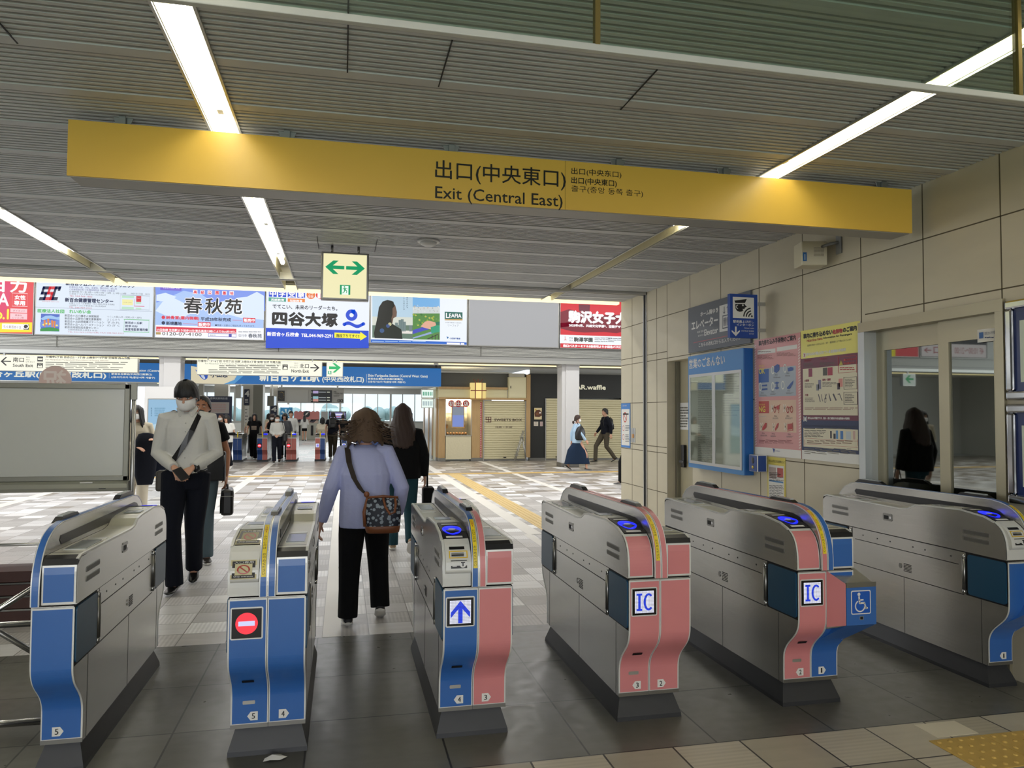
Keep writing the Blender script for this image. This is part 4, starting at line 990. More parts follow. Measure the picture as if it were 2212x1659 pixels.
b = MB(); b.box((-.09, -.113, .004), (-.012, -.110, .146), ink('#23468c')); b.box((-.102, -.105, .004), (-.099, .025, .146), ink('#23468c')); f_ = b.build('blue_front', t)
b = MB(); b.ball((-.103, -.04, .10), (.004, .022, .03), M['black'], 12, 8); b.ball((-.103, -.04, .04), (.006, .016, .016), mat('brass_button', '#c2a84e', .3, .6), 12, 8); b.build('call_button', t)
t = thing('no_smoking_notice', 'blue bordered no-smoking notice on the far end of the stone wall', 'notice', (WX, 9.52, 1.04)); o = t.location
b = MB(); b.box((-.006, 9.36 - o.y, 0), (0, 9.69 - o.y, .60), ink('#2f79c4')); b.build('board', t, .002)
s = Sheet('X', WX - .006, t, .0006, .0006); wrect(9.67, 9.38, 1.07, 1.56, M['paper']); s.up()
RD = ink('#c0392f'); u, v = -9.54, 1.45
s.ring(u, v, .055, .07, RD, 30); s.ppoly([(1346, 893), (1358, 893), (1358, 896), (1346, 896)], K)
for z in (1.30, 1.18): s.ring(-9.60, z, .03, .038, RD, 20)
s.poly([(u - .045, v + .035), (u - .035, v + .045), (u + .045, v - .035), (u + .035, v - .045)], RD); s.greek(1351, 918, 1361, 932, 4, ink('#55606a'), .4); s.greek(1351, 938, 1361, 956, 5, ink('#55606a'), .4); s.ptext('小田急電鉄', 1344, 878, 1354, 875, WHT); s.done('print', t)
t = thing('wall_plate', 'small grey steel switch plate on the wall beside the no-smoking notice', 'switch', (WX, 9.25, 1.12))
b = MB(); b.box((-.008, -.06, 0), (0, .07, .19), M['alu']); b.build('plate', t, .003); b = MB(); b.box((-.014, -.03, .06), (-.008, .03, .11), ink('#c08a4a')); b.build('switch', t)
# wall loudspeaker by the ceiling
t = thing('wall_speaker', 'beige box loudspeaker on a wall bracket high above the posters', 'loudspeaker', (WX, 5.2, 2.78)); o = t.location
b = MB(); b.xf = Matrix.Rotation(R(-14), 4, 'Z'); b.box((-.23, -.09, -.105), (-.03, .09, .085), mat('speaker_beige', '#cfc9b0', .5)); b.build('cabinet', t, .008)
b = MB(xf=Matrix.Rotation(R(-14), 4, 'Z'))
for k in range(9):
    for j in range(7): b.box((-.135 + .009 * k, -.0915, -.035 + .011 * j), (-.131 + .009 * k, -.0895, -.031 + .011 * j), M['slot'])
b.build('grille', t)
b = MB(xf=Matrix.Rotation(R(-14), 4, 'Z')); b.box((-.222, -.092, -.075), (-.192, -.0895, -.005), ink('#2c6aa8')); b.box((-.21, -.0935, -.065), (-.204, -.091, -.02), WHT); b.build('badge', t)
b = MB(); b.box((-.012, -.19, -.03), (0, -.13, .13), M['galv']); b.tube([(-.01, -.16, .06), (-.06, -.12, .05), (-.09, -.06, .04)], .012, M['galv'], 8); b.build('bracket', t)
# framed maps at the right edge
for lb, z0, z1 in (('silver framed dark blue route map at the right edge, upper of two', 1.59, 2.16), ('silver framed dark blue route map at the right edge, lower of two', 1.0, 1.565)):
    t = thing('framed_map', lb, 'framed map', (WX, 3.12, z0), 0, 'framed maps on the wall'); h = z1 - z0
    b = MB()
    for a, c, d, e in ((-.43, .43, 0, .05), (-.43, .43, h - .05, h), (-.43, -.38, .05, h - .05), (.38, .43, .05, h - .05)): b.box((-.035, a, d), (0, c, e), M['chrome'])
    b.build('frame', t, .012)
    b = MB(); b.box((-.014, -.38, .05), (-.002, .38, h - .05), ink('#1c2f66', .15)); mp = b.build('map_sheet', t)
    b = MB(); b.box((-.0155, -.33, .10), (-.014, .345, h - .12), ink('#c9d4c4'))
    for k in range(16): b.box((-.0165, .26 - .035 * k, .12 + .012 * (k % 5)), (-.0155, .275 - .035 * k, h - .15 - .02 * (k % 3)), ink(('#7a8a6a', '#8a5a5a', '#4a6a9a')[k % 3]))
    b.build('map_print', t)
# ================================================================== BACKLIT ADVERTISEMENTS ON THE BEAM
AY, AZ0, AZ1 = 19.80, 3.31, 4.76
LW, LK = '#eef1f6', '#101014'
def ad(label, x0, x1, base, em=1.0):
    t = thing('advertisement', label, 'advertisement', ((x0 + x1) / 2, AY, AZ0), 0, 'backlit advertisements on the beam'); w = (x1 - x0) / 2
    b = MB(); b.box((-w - .012, 0, -.012), (w + .012, .05, AZ1 - AZ0 + .012), M['steel_d']); b.build('frame', t)
    s = Sheet('Y', AY, t, .0015, .002); s.rect(x0 + .012, AZ0 + .012, x1 - .012, AZ1 - .012, glow(base, em)); s.up()
    return t, s
def G(h, k=1.0): return glow(h, k)
# red one, cut by the frame
t, s = ad('red and yellow advertisement with a white capital A, at the left end of the beam', -9.80, -7.23, '#e8474e', .9)
s.cv = (0, 590, 6.506)
s.ppoly([(-700, 700), (452, 692), (448, 832), (-700, 832)], G('#f2e21a', .95)); s.ppoly([(-700, 60), (200, 60), (60, 690), (-700, 690)], G('#e23a6a', .9)); s.up()
W1 = G('#f6f0f2', 1.0)
s.ptext('ヨガ' if False else 'ヨカ', -150, 255, 372, 80, W1, .01); s.ptext('LAVA'[-1], -30, 455, 122, 285, W1, .008); s.ptext('No.1', -170, 640, 118, 500, G('#f6e83a', 1.0), .01)
pf = lambda x0, y0, x1, y1, m, w=5: (s.prect(x0, y0, x1, y0 + w, m), s.prect(x0, y1 - w, x1, y1, m), s.prect(x0, y0, x0 + w, y1, m), s.prect(x1 - w, y0, x1, y1, m))
pf(172, 282, 388, 470, W1); s.ptext('女性', 208, 368, 358, 310, W1, .006); s.ptext('専用', 200, 448, 350, 388, W1, .006)
s.prect(146, 500, 384, 556, G('#f3c9cf', .95)); s.prect(142, 566, 384, 650, G('#f3c9cf', .95)); s.prect(28, 714, 410, 792, W1); s.up()
s.ptext('ダイエット', 182, 540, 355, 514, G('#c22f3e', .8)); s.ptext('豊富な', 212, 604, 310, 580, G('#c22f3e', .8)); s.ptext('レッスン数', 180, 638, 335, 612, G('#c22f3e', .8)); s.ptext('ラバ 新百合ヶ丘', 48, 774, 300, 734, G('#4a5866', .5)); s.prect(332, 722, 410, 794, G('#23242a', .6)); s.up()
a = s.px(366, 752); s.ring(a[0], a[1], .045, .062, W1, 20); s.ppoly([(376, 766), (384, 760), (398, 778), (390, 784)], W1); s.done('lit_face', t)
# SSC clinic
t, s = ad('pale clinic advertisement with a navy and red SSC monogram and small map', -7.19, -4.58, '#dbe6f3', .95)
s.cv = (0, 590, 6.506); NV = G('#1c2550', .6); RDg = G('#d8323c', .85)
for k, (x, c) in enumerate(((575, NV), (662, RDg), (745, NV))):
    d = 22; top = 186; bot = 382
    def q(a, b_, c_, e): s.ppoly([(x + 60 - (a[1] - top) * .31 + a[0] - 30, a[1]) for a in (a, b_, c_, e)], c)
    q((0, top), (90, top), (90, top + 44), (0, top + 44)); q((0, bot - 44), (90, bot - 44), (90, bot), (0, bot)); q((0, top), (34, top), (34, bot - 86 if k < 2 else bot), (0, bot - 86 if k < 2 else bot))
    if k < 2: q((0, top + 76), (90, top + 76), (90, top + 116), (0, top + 116)); q((56, top + 90), (90, top + 90), (90, bot), (56, bot))
    else: q((56, top), (90, top), (90, top + 64), (56, top + 64))
s.ptext('Shinyurigaoka Station Clinic', 592, 404, 832, 390, RDg)
DB = G('#32406e', .55); PU = G('#7a70b8', .6); GY_ = G('#6f7480', .6); PR = G('#cc6a80', .8)
s.ptext('新百合ヶ丘ステーションクリニック', 925, 170, 1895, 118, DB, .005); s.ptext('新百合健康管理センター', 915, 402, 1590, 345, DB, .005)
s.ptext('診療科目 内科、外科、皮膚科、整形外科、婦人科', 975, 212, 1645, 180, PU); s.ptext('○各種健康診断 ○各種保険取扱 ○検査 ○自動車', 975, 240, 1615, 215, PU); s.ptext('診療時間 月〜金 9時〜13時 14時〜18時  土 9時〜14時', 975, 272, 1775, 245, GY_); s.ptext('休診日 日曜・祝日', 1838, 300, 2100, 276, GY_)
s.ptext('小田急アコルデ新百合ヶ丘(北館)5F', 975, 304, 1490, 278, GY_); s.ptext('TEL 044-966-1855', 975, 332, 1298, 308, PR); s.ptext('人間ドック・企業健診・婦人検診(完全予約制)', 970, 436, 1610, 408, GY_); s.ptext('小田急アコルデ新百合ヶ丘(北館)6F', 970, 466, 1490, 438, GY_); s.ptext('TEL 044-959-3121', 970, 492, 1288, 470, PR)
GN = G('#5cc06a', .85); s.ppoly([(500, 474), (2140, 538), (2140, 542), (500, 478)], G('#9aa6c0', .7)); s.ptext('医療法人社団', 530, 552, 902, 502, GN, .004); s.ptext('れいめい会', 975, 562, 1278, 512, GN, .004)
for i, (tx, w) in enumerate((('新百合ヶ丘介護老人保健施設', 1390), ('新百合ヶ丘居宅介護支援事業所', 1425), ('新百合ヶ丘訪問看護ステーション', 1462), ('新百合ヶ丘ヘルパーステーション', 1462), ('新百合地域包括支援センター', 1385))): s.ptext(tx, 910, 612 + i * 41, w, 578 + i * 41, GY_, .001)
for i, (tx, w) in enumerate((('つくしの里(入所・短期入所・通所)', 1990), ('さくらそう', 1682), ('すみれ', 1682), ('のぎく', 1682))): s.ptext(tx, 1505, 630 + i * 40, w, 598 + i * 40, GY_)
s.ptext('川崎市麻生区上麻生3-14-20', 955, 808, 1368, 782, GY_); s.ptext('TEL 044-969-3395(代表) FAX 044-969-3322', 955, 840, 1740, 814, PR)
pf(1740, 652, 2098, 832, GN, 8); s.ptext('新百合ヶ丘駅', 1760, 712, 1998, 680, DB, .002); s.ptext('徒歩10分', 1758, 760, 1935, 726, DB, .002); s.ptext('来客用駐車場完備', 1758, 808, 2075, 770, DB, .002)
pf(1688, 312, 2102, 516, G('#7f8fa8', .6), 4); s.prect(1714, 318, 1885, 348, G('#bfe6cc', .9)); s.prect(1716, 370, 1870, 450, G('#efe9a8', .95)); s.prect(1712, 474, 1880, 508, G('#bfe6cc', .9)); s.prect(1914, 322, 1986, 404, RDg); s.prect(1912, 404, 1986, 432, G('#bfe6cc', .9)); s.prect(1908, 488, 1986, 510, G('#bfe6cc', .9)); s.prect(1886, 366, 1892, 468, G('#d8326a', .9)); s.prect(1886, 462, 2030, 470, G('#d8326a', .9)); s.up()
s.ptext('バスターミナル', 1735, 418, 1850, 404, GY_); s.ptext('アコルデ', 1924, 360, 1978, 344, W1)
s.prect(570, 574, 840, 818, G('#4f6fd0', .8)); s.up(); s.ppoly([(572, 640), (640, 600), (720, 595), (800, 620), (838, 610), (838, 660), (700, 640), (600, 662)], G('#9cc4f0', .9)); s.ppoly([(566, 690), (660, 660), (760, 672), (838, 650), (838, 760), (566, 760)], G('#6f8fe0', .85)); s.ppoly([(566, 818), (566, 785), (620, 768), (700, 762), (780, 770), (835, 790), (834, 818)], G('#2f9a48', .8)); s.up()
for x, y in ((630, 665), (680, 645), (735, 668), (768, 678)): s.ppoly([(x - 16, y), (x, y - 8), (x + 16, y + 2), (x + 8, y + 92), (x - 8, y + 92)], G('#e0823c', .9))
for x, y in ((612, 725), (652, 710), (700, 714), (800, 735)): a = s.px(x, y); s.disc(a[0], a[1], .022, G('#f0ea78', .95), 10)
s.done('lit_face', t)
# cemetery park
t, s = ad('sky blue advertisement with three large black brush characters and clouds', -4.55, -1.98, '#a8c4f2', .95)
s.cv = (325, 600, 4.608)
skyb = G('#7f9aee', .9); cl = G('#d6e4f6', .97)
s.ppoly([(40, 0), (1140, 0), (1140, 330), (700, 300), (500, 160), (330, 130), (60, 250)], skyb); s.up()
for pts in ([(50, 330), (120, 240), (230, 200), (330, 250), (420, 330), (330, 400), (160, 380)], [(640, 330), (720, 230), (800, 250), (860, 200), (960, 190), (1060, 140), (1130, 180), (1130, 420), (900, 400)], [(60, 170), (150, 150), (260, 190), (180, 240), (60, 230)]): s.ppoly(pts, cl); s.up(.2)
s.prect(48, 486, 1128, 606, G('#f0f2fa', .98)); s.up()
RE = G('#e0344a', .9); INK = G(LK, .3)
s.prect(98, 60, 310, 126, G('#7a62d8', .85)); s.up(); s.ptext('七百年の信頼と実績', 125, 110, 290, 92, G('#efeaff', .9)); s.prect(938, 100, 1082, 128, G('#6a58c8', .85))
for i, ch in enumerate('高級公園墓地'):
    x = 424 + 72.5 * i; y = 122 + 2.6 * i; s.prect(x, y, x + 45, y + 40, W1); s.up(.3); s.ptext(ch, x + 6, y + 36, x + 39, y + 4, RE, .003); s.up(.2)
for i, (ch, x0, x1) in enumerate((('春', 335, 512), ('秋', 545, 715), ('苑', 740, 910))):
    y = 350 + 4 * i; s.ptext(ch, x0 - 2, y + 6, x1 + 6, 192 + 8 * i, W1, .02); s.up(.6); s.ptext(ch, x0, y, x1, 196 + 8 * i, INK, .008); s.up(.2)
s.up(); a = s.px(130, 395); s.disc(a[0], a[1], .042, RE, 16); a = s.px(130, 450); s.disc(a[0], a[1], .042, DB, 16)
s.ptext('納骨堂(屋内御廟)', 158, 416, 485, 378, RE, .004); s.ptext('平成28年秋完成', 502, 428, 802, 392, NV, .003); s.ptext('新規墓地', 158, 470, 312, 436, NV, .003)
s.ppoly([(818, 420), (912, 424), (912, 427), (818, 423)], RE); s.ppoly([(325, 456), (465, 462), (465, 465), (325, 459)], RE); s.prect(922, 400, 1045, 446, RE); s.prect(472, 442, 600, 488, RE); s.ptext('■葬儀・法要のご相談も承っております。', 645, 482, 1042, 462, NV); s.prect(58, 498, 856, 545, RE); s.up()
s.ptext('販売中', 930, 440, 1038, 406, W1, .004); s.ptext('販売中', 480, 482, 592, 448, W1, .004); s.ptext('小田急線 生田駅より徒歩10分/東名高速川崎I.C.より5km約10分。', 64, 530, 850, 506, W1, .002)
s.ptext('0120-07-4100', 118, 572, 510, 540, G('#8a7f74', .6), .002); s.prect(56, 542, 104, 566, G('#c0a060', .8)); pf(576, 556, 856, 590, G('#6a62c0', .8), 4); s.prect(780, 560, 810, 588, G('#5a58b8', .8)); s.ptext('春秋苑', 592, 578, 650, 566, GY_)
s.ptext('信行寺', 876, 590, 960, 560, GY_); s.ptext('春秋苑', 975, 598, 1108, 556, G('#4a5568', .5), .002); s.greek(876, 534, 1108, 546, 1, GY_, .5, .05); s.done('lit_face', t)
# cram school
t, s = ad('white advertisement with heavy black characters, blue wave mark and yellow arrow', -1.94, .655, '#e6ecf8', .97)
s.cv = (325, 600, 4.608); BL = G('#0f46d2', .9); YE = G('#f2ea30', .95)
s.ppoly([(1148, 498), (2172, 528), (2172, 700), (1148, 700)], BL)
for i, ch in enumerate('中学受験'): s.prect(1178 + 94 * i, 110 + 3 * i, 1258 + 94 * i, 190 + 3 * i, BL)
s.prect(1176, 198, 1350, 236, G('#4aa890', .85)); s.prect(1366, 208, 1538, 242, G('#ee8a36', .9)); a = s.px(1597, 170); s.disc(a[0], a[1], .11, G('#ea7a30', .9)); a = s.px(1690, 172); s.disc(a[0], a[1], .11, G('#e63028', .9)); s.up()
for i, ch in enumerate('中学受験'): s.ptext(ch, 1188 + 94 * i, 186 + 3 * i, 1248 + 94 * i, 122 + 3 * i, W1, .006)
s.ptext('英語教育', 1200, 230, 1330, 206, W1, .002); s.ptext('知能教育', 1388, 240, 1512, 215, W1, .002); s.ptext('1', 1665, 205, 1690, 145, W1, .006); s.ptext('小中', 1570, 168, 1622, 140, W1); s.ptext('受験', 1570, 200, 1622, 172, W1)
s.ptext('でてこい、未来のリーダーたち。', 1216, 306, 1860, 262, G('#20283c', .45), .003); s.ptext('四谷大塚', 1216, 468, 1858, 338, INK, .02)
a = s.px(2002, 372); s.ring(a[0], a[1], .055, .150, BL, 30); s.ppoly([(2000, 318), (2034, 316), (2042, 330), (2030, 370), (2000, 350)], BL)
vs = []
for k in range(21):
    x = 1930 + 190 * k / 20; y = 468 + 16 * math.sin(k / 20 * 6.6 + 3.4); vs.append((x, y))
for p, q_ in zip(vs, vs[1:]): s.ppoly([(p[0], p[1] - 17), (q_[0] + 1, q_[1] - 17), (q_[0] + 1, q_[1] + 17), (p[0], p[1] + 17)], BL)
for x, y in (vs[0], vs[-1]): a = s.px(x, y); s.disc(a[0], a[1], .046, BL, 14)
s.ptext('新百合ヶ丘校舎', 1162, 578, 1478, 538, W1, .005); s.ptext('TEL.044-969-2291', 1502, 588, 1812, 556, W1, .004)
s.ppoly([(1832, 546), (2088, 556), (2090, 538), (2154, 586), (2088, 626), (2088, 608), (1830, 596)], YE); s.up(); s.ptext('階段下りてすぐ!!', 1852, 592, 2078, 560, G('#223a1a', .4), .002); s.done('lit_face', t)
# homes: a woman seen from behind beside a balcony view
t, s = ad('advertisement with a long haired woman from behind, balcony hand and green name plate', .68, 3.245, '#e8eef6', .97)
s.cv = (800, 640, 5.267)
s.ppoly([(22, -40), (482, -40), (482, 485), (22, 470)], G('#b9d4e6', .9)); s.ppoly([(482, -40), (790, -40), (790, 496), (482, 490)], G('#5f9a4a', .7)); s.up()
s.ppoly([(22, 230), (482, 240), (482, 330), (22, 330)], G('#d8dcd0', .9)); s.ppoly([(22, 330), (482, 330), (482, 486), (22, 470)], G('#6f8a78', .7)); s.ppoly([(482, -40), (790, -40), (790, 125), (482, 120)], G('#7ab4e6', .9)); s.ppoly([(482, 118), (790, 122), (790, 196), (482, 196)], G('#cfd6d6', .9)); s.up()
for k in range(26):
    x = random.uniform(484, 780); y = random.uniform(200, 330); s.ppoly([(x - 14, y), (x, y - 12), (x + 14, y + 2), (x, y + 12)], G(random.choice(('#a4b83a', '#3f7a3a', '#6aa04a', '#c8c65a')), .8)); s.up(.03)
for k in range(30):
    x = random.uniform(484, 776); y = random.uniform(106, 186); h_ = random.uniform(6, 18); s.prect(x, y - h_, x + 12, y, G(random.choice(('#e2e6e6', '#aab4ba', '#c8c4bc')), .85)); s.up(.03)
for x, y in ((280, 300), (320, 270), (345, 262), (370, 290), (440, 330)): s.prect(x, y, x + 34, 400, G('#7f9494', .7))
s.prect(360, 392, 478, 425, G('#e8e2da', .9)); s.up()
HR = G('#1c2016', .5); s.ppoly([(88, 380), (100, 120), (140, 60), (195, 42), (250, 55), (285, 110), (302, 180), (298, 230), (262, 250), (250, 310), (90, 340)], G('#8a6a58', .55)); s.up(.4)
s.ppoly([(50, 480), (40, 420), (80, 240), (96, 130), (140, 60), (195, 42), (262, 62), (276, 110), (252, 140), (252, 210), (240, 250), (245, 310), (300, 345), (352, 380), (366, 486), (50, 476)], HR); s.up(.4)
s.ppoly([(60, 470), (70, 420), (150, 330), (250, 315), (345, 372), (358, 485), (60, 476)], G('#1a2a1c', .5)); s.up(.4)
for x, y, r, c in ((222, 318, .045, '#d8d4a0'), (200, 338, .05, '#3a5a9a'), (132, 392, .06, '#3f6296')): a = s.px(x, y); s.disc(a[0], a[1], r, G(c, .7), 14)
s.ppoly([(482, 386), (600, 350), (680, 372), (482, 430)], G('#4a52c8', .8)); s.ppoly([(482, 470), (790, 372), (790, 400), (482, 486)], G('#9ab0e0', .8)); s.up(.4); s.ppoly([(570, 345), (620, 290), (665, 278), (745, 300), (748, 330), (700, 350), (690, 378), (640, 366)], G('#e2ab92', .9)); s.up(.4); s.ppoly([(685, 352), (760, 330), (790, 335), (790, 405), (694, 424)], G('#2fa07a', .85)); s.ppoly([(738, 296), (790, 290), (790, 326), (748, 330)], G('#1f7a5c', .8))
for x in (700, 735, 770): s.prect(x, 440, x + 7, 496, G('#4a4048', .6))
s.ppoly([(640, 486), (780, 424), (780, 432), (660, 490)], G('#4a4048', .6))
s.ppoly([(5, 490), (1094, 525), (1094, 552), (5, 526)], G('#1a66d0', .85)); s.prect(845, 180, 1048, 262, G('#12685c', .8)); s.ppoly([(845, 262), (1048, 256), (1048, 276), (845, 274)], G('#d0a868', .85)); s.up(1.5)
s.ptext('L', 860, 246, 898, 190, W1, .004); s.ptext('EAFIA', 896, 240, 1034, 198, W1, .004); s.ptext('小田急不動産の分譲住宅', 848, 305, 1034, 292, GY_); s.ptext('リーフィア', 882, 345, 1004, 320, G('#7a7f88', .7)); s.ptext('小田急不動産', 902, 488, 1022, 470, G('#3a62b0', .7), .002); s.ppoly([(866, 458), (892, 464), (880, 486), (872, 478)], G('#3a7ab8', .8))
s.greek(20, 505, 640, 530, 1, G('#a8c8f0', .9), .35, .02); s.prect(868, 528, 1018, 548, W1); s.prect(1028, 532, 1068, 550, W1)
for i, tx in enumerate(('重ねる時を、', 'こころ豊かに。')):
    for j, ch in enumerate(tx): s.ptext(ch, 410 - 36 * i, 25 + 22 * j, 426 - 36 * i, 8 + 22 * j, G('#5a7088', .5))
s.done('lit_face', t)
# blank panel
t, s = ad('blank faintly glowing grey panel between the woman advertisement and the red university one', 3.29, 5.815, '#c9cacd', .62)  # faint glow put into the blank face's own colour
s.done('blank_face', t)
# university
t, s = ad('red university advertisement with bold white characters, nearest the stone wall', 5.855, 8.45, '#e02a38', .85)
s.cv = (1200, 645, 14.43)
s.ppoly([(150, 420), (420, 330), (720, 420), (1500, 520), (2400, 480), (2400, 960), (1900, 1080), (1500, 1040), (900, 1060), (500, 1020), (150, 930)], G('#9a2038', .6)); s.ppoly([(720, 180), (1075, 190), (1060, 420), (730, 400)], G('#8a3348', .6)); s.ppoly([(150, 760), (420, 740), (880, 760), (420, 870), (150, 900)], G('#3a1018', .4)); s.up()
s.ppoly([(130, 1125), (2900, 1210), (2900, 1490), (130, 1390)], G('#eef4f8', .97)); s.up()
s.ptext('駒沢女子大学', 410, 735, 2560, 380, W1, .022); s.ptext('2025年4月、共創文化学部*、空間デザイン学部', 418, 870, 2400, 788, W1, .006); s.ptext('学校', 418, 1255, 548, 1200, GY_); s.ptext('法人', 418, 1330, 548, 1275, GY_); s.ptext('駒澤学園', 575, 1340, 1150, 1205, G('#5a5f5c', .5), .006)
s.ppoly([(285, 1180), (305, 1180), (310, 1270), (365, 1300), (250, 1305), (290, 1270)], G('#e09a9a', .9)); s.greek(1215, 1210, 1850, 1380, 3, GY_, .35, .3); s.greek(1640, 1225, 2300, 1330, 2, GY_, .35, .1); s.ptext('南口バスターミナル5番乗場より小田急バスにて', 240, 1505, 2120, 1430, W1, .008); s.done('lit_face', t)
# two more on the beam further left (they show only as reflections in the office door)
t, s = ad('dark advertisement about selling books, beyond the left edge of the photo', -12.45, -9.86, '#26262c', .5)
s.rect(-12.4, 3.34, -9.9, 3.75, G('#e9dfe0', .9)); s.up(); s.text('本・CDお売り下さい', -12.3, 3.95, -10.0, .45, W1, .012); s.text('4F 10:00〜21:00', -12.3, 3.45, -11.2, .2, G('#b03040', .8)); s.text('南口→', -11.0, 3.43, -10.0, .24, G('#b03040', .8), .004); s.done('lit_face', t)

# ================================================================== HANGING DIRECTION SIGNS UNDER THE BEAM
HY = 19.86; CRM = '#f2f0dc'; DK = G('#25202c', .45); GYT = G('#77786e', .6)
def hang(label, x0, x1, z0, z1, group='hanging direction signs'):
    t = thing('direction_sign', label, 'sign', ((x0 + x1) / 2, HY, z0), 0, group); o = t.location
    b = MB(); b.box((x0 - o.x, 0, 0), (x1 - o.x, .14, z1 - z0), M['alu']); b.build('casing', t, .006)
    b = MB()
    for x in (x0 + .25, x1 - .25): b.box((x - .02 - o.x, .05, z1 - z0), (x + .02 - o.x, .09, 2.868 - z0), M['alu'])
    b.build('hanger', t)
    s = Sheet('Y', HY, t, .0012, .0015); s.rect(x0 + .015, z0 + .015, x1 - .015, z1 - .015, G(CRM, 1.0)); s.up(); return t, s
t, s = hang('long white lit South Exit sign with left arrow under the beam', atY(-20, 800, HY).x, atY(298, 800, HY).x, 2.43, 2.80)
s.cv = (0, 755, 5.027)
s.ppoly([(8, 128), (60, 82), (78, 84), (36, 122), (120, 124), (120, 134), (36, 132), (76, 172), (58, 174)], DK)
s.ptext('南口', 142, 134, 260, 84, DK, .002); s.ptext('South Exit', 140, 188, 358, 154, DK, .002); s.ptext('南口', 282, 92, 326, 76, GYT); s.ptext('南口', 282, 118, 326, 102, GYT); s.ptext('남쪽 출입구', 280, 142, 378, 126, GYT)
s.prect(405, 76, 468, 130, DK); s.prect(402, 146, 466, 200, DK); s.up()
s.prect(412, 92, 462, 114, G(CRM, 1)); s.ppoly([(410, 184), (418, 166), (450, 168), (458, 186), (458, 196), (410, 194)], G(CRM, 1)); s.ptext('TAXI', 410, 158, 458, 150, G(CRM, 1)); s.up(); s.prect(416, 98, 458, 104, DK); s.ppoly([(420, 178), (424, 170), (444, 171), (450, 180)], DK)
s.ptext('万福寺2丁目 百合丘2・3丁目 上麻生1〜4丁目 王禅寺 白山方面', 498, 90, 1412, 66, GYT, .002); s.ptext('For Manpukuji2 Yurigaoka2,3 Kami-Asao1-4 Ouzenji Hakusan', 495, 118, 1178, 102, G('#9a6a58', .6)); s.greek(495, 132, 1400, 170, 2, GYT, .45, .2); s.greek(495, 172, 1390, 226, 3, GYT, .35, .3); s.done('lit_face', t)
t, s = hang('long white lit North Exit sign with right arrow under the beam', atY(425, 800, HY).x, atY(696, 800, HY).x, 2.41, 2.79)
s.cv = (400, 760, 3.95)
s.ppoly([(1146, 136), (1108, 104), (1094, 105), (1124, 132), (1068, 130), (1068, 140), (1124, 141), (1094, 166), (1108, 168)], DK)
s.ptext('北口', 978, 138, 1055, 102, DK, .002); s.ptext('North Exit', 906, 176, 1055, 150, DK, .002); s.ptext('北口', 930, 102, 962, 92, GYT); s.ptext('北口', 930, 120, 962, 110, GYT); s.ptext('북쪽 출입구', 892, 138, 962, 126, GYT)
s.prect(830, 108, 876, 152, DK); s.up(); s.ppoly([(838, 142), (844, 128), (864, 128), (870, 142), (870, 148), (838, 148)], G(CRM, 1)); s.ptext('TAXI', 836, 120, 870, 112, G(CRM, 1))
s.ptext('万福寺1・3〜6丁目 千代ケ丘 向原 上麻生3丁目 金程 古沢 平尾方面', 108, 86, 815, 66, GYT, .002); s.ptext('For Manpukuji1,3-6 Chiyogaoka Mukaihara Kami-Asao3 Kanahodo Furusawa Hirao', 170, 108, 815, 94, G('#6a8a7a', .6)); s.greek(290, 112, 815, 146, 2, GYT, .45, .05); s.greek(200, 146, 815, 188, 3, GYT, .35, .1); s.done('lit_face', t)
t, s = hang('small white lit sign with a green right arrow beside the North Exit sign', atY(705, 800, HY).x, atY(741, 800, HY).x, 2.41, 2.79)
s.cv = (400, 760, 3.95); s.ppoly([(1328, 134), (1276, 96), (1256, 98), (1288, 126), (1228, 124), (1228, 148), (1290, 148), (1256, 176), (1278, 178)], G('#1fb568', .95)); s.prect(1218, 164, 1248, 192, G('#3aa878', .9)); s.up(); a = s.px(1233, 178); runner(s, a[0], a[1], 1.3, G('#e8fff0', 1)); s.done('lit_face', t)
t = thing('direction_sign', 'lit sign with a green right arrow hanging beyond the left edge of the photo', 'sign', (-9.5, HY, 2.41), 0, 'hanging direction signs')
b = MB(); b.box((-.22, 0, 0), (.22, .14, .38), M['alu']); b.box((-.02, .05, .38), (.02, .09, .458), M['alu']); b.build('casing', t)
s = Sheet('Y', HY, t, .0012, .0015); s.rect(-9.7, 2.43, -9.3, 2.77, G('#e8f4ec', 1)); s.up(); s.poly(arrow_poly(-9.5, 2.62, .3, .24, 1), G('#1fb568', .95)); s.done('lit_face', t)
# ================================================================== STATION NAME BOARDS, SHOPS, FAR GATES
SY = 22.9; SB = '#2a78c4'
def board(label, x0, x1, z0=2.28, z1=2.86):
    t = thing('station_board', label, 'sign', ((x0 + x1) / 2, SY, z0), 0, 'blue station name boards'); o = t.location
    b = MB(); b.box((x0 - o.x, 0, 0), (x1 - o.x, .12, z1 - z0), M['alu']); b.box((x0 - o.x, .02, z1 - z0), (x1 - o.x, .10, 2.948 - z0), M['dgrey']); b.build('casing', t)
    s = Sheet('Y', SY, t, .0015, .002); s.rect(x0, z0 + .02, x1, z1, G(SB, .62)); s.up(); return t, s
SW = G('#e6e6d8', .85)
t, s = board('blue station name board, left one partly hidden by whiteboard and pillar', atY(-60, 800, SY).x, atY(412, 800, SY).x, 2.30, 2.86)
s.cv = (0, 755, 5.027); s.ptext('新百合ヶ丘駅(中央西改札口)', -330, 300, 1150, 228, SW, .01); s.ptext('Shin-Yurigaoka Station (Central West Gate)', 1210, 240, 1945, 212, SW, .002); s.ptext('新百合丘車站(中央西口剪票口)', 1210, 278, 1650, 254, SW, .002); s.ptext('신유리가오카 역(중앙서쪽 개찰구)', 1206, 314, 1682, 290, SW, .002); s.prect(1185, 215, 1189, 312, SW); s.done('lettering', t)
t, s = board('blue station name board over the far gates with a cream logo end', atY(413, 800, SY).x, atY(953, 800, SY).x, 2.28, 2.86)
s.cv = (400, 760, 3.95)
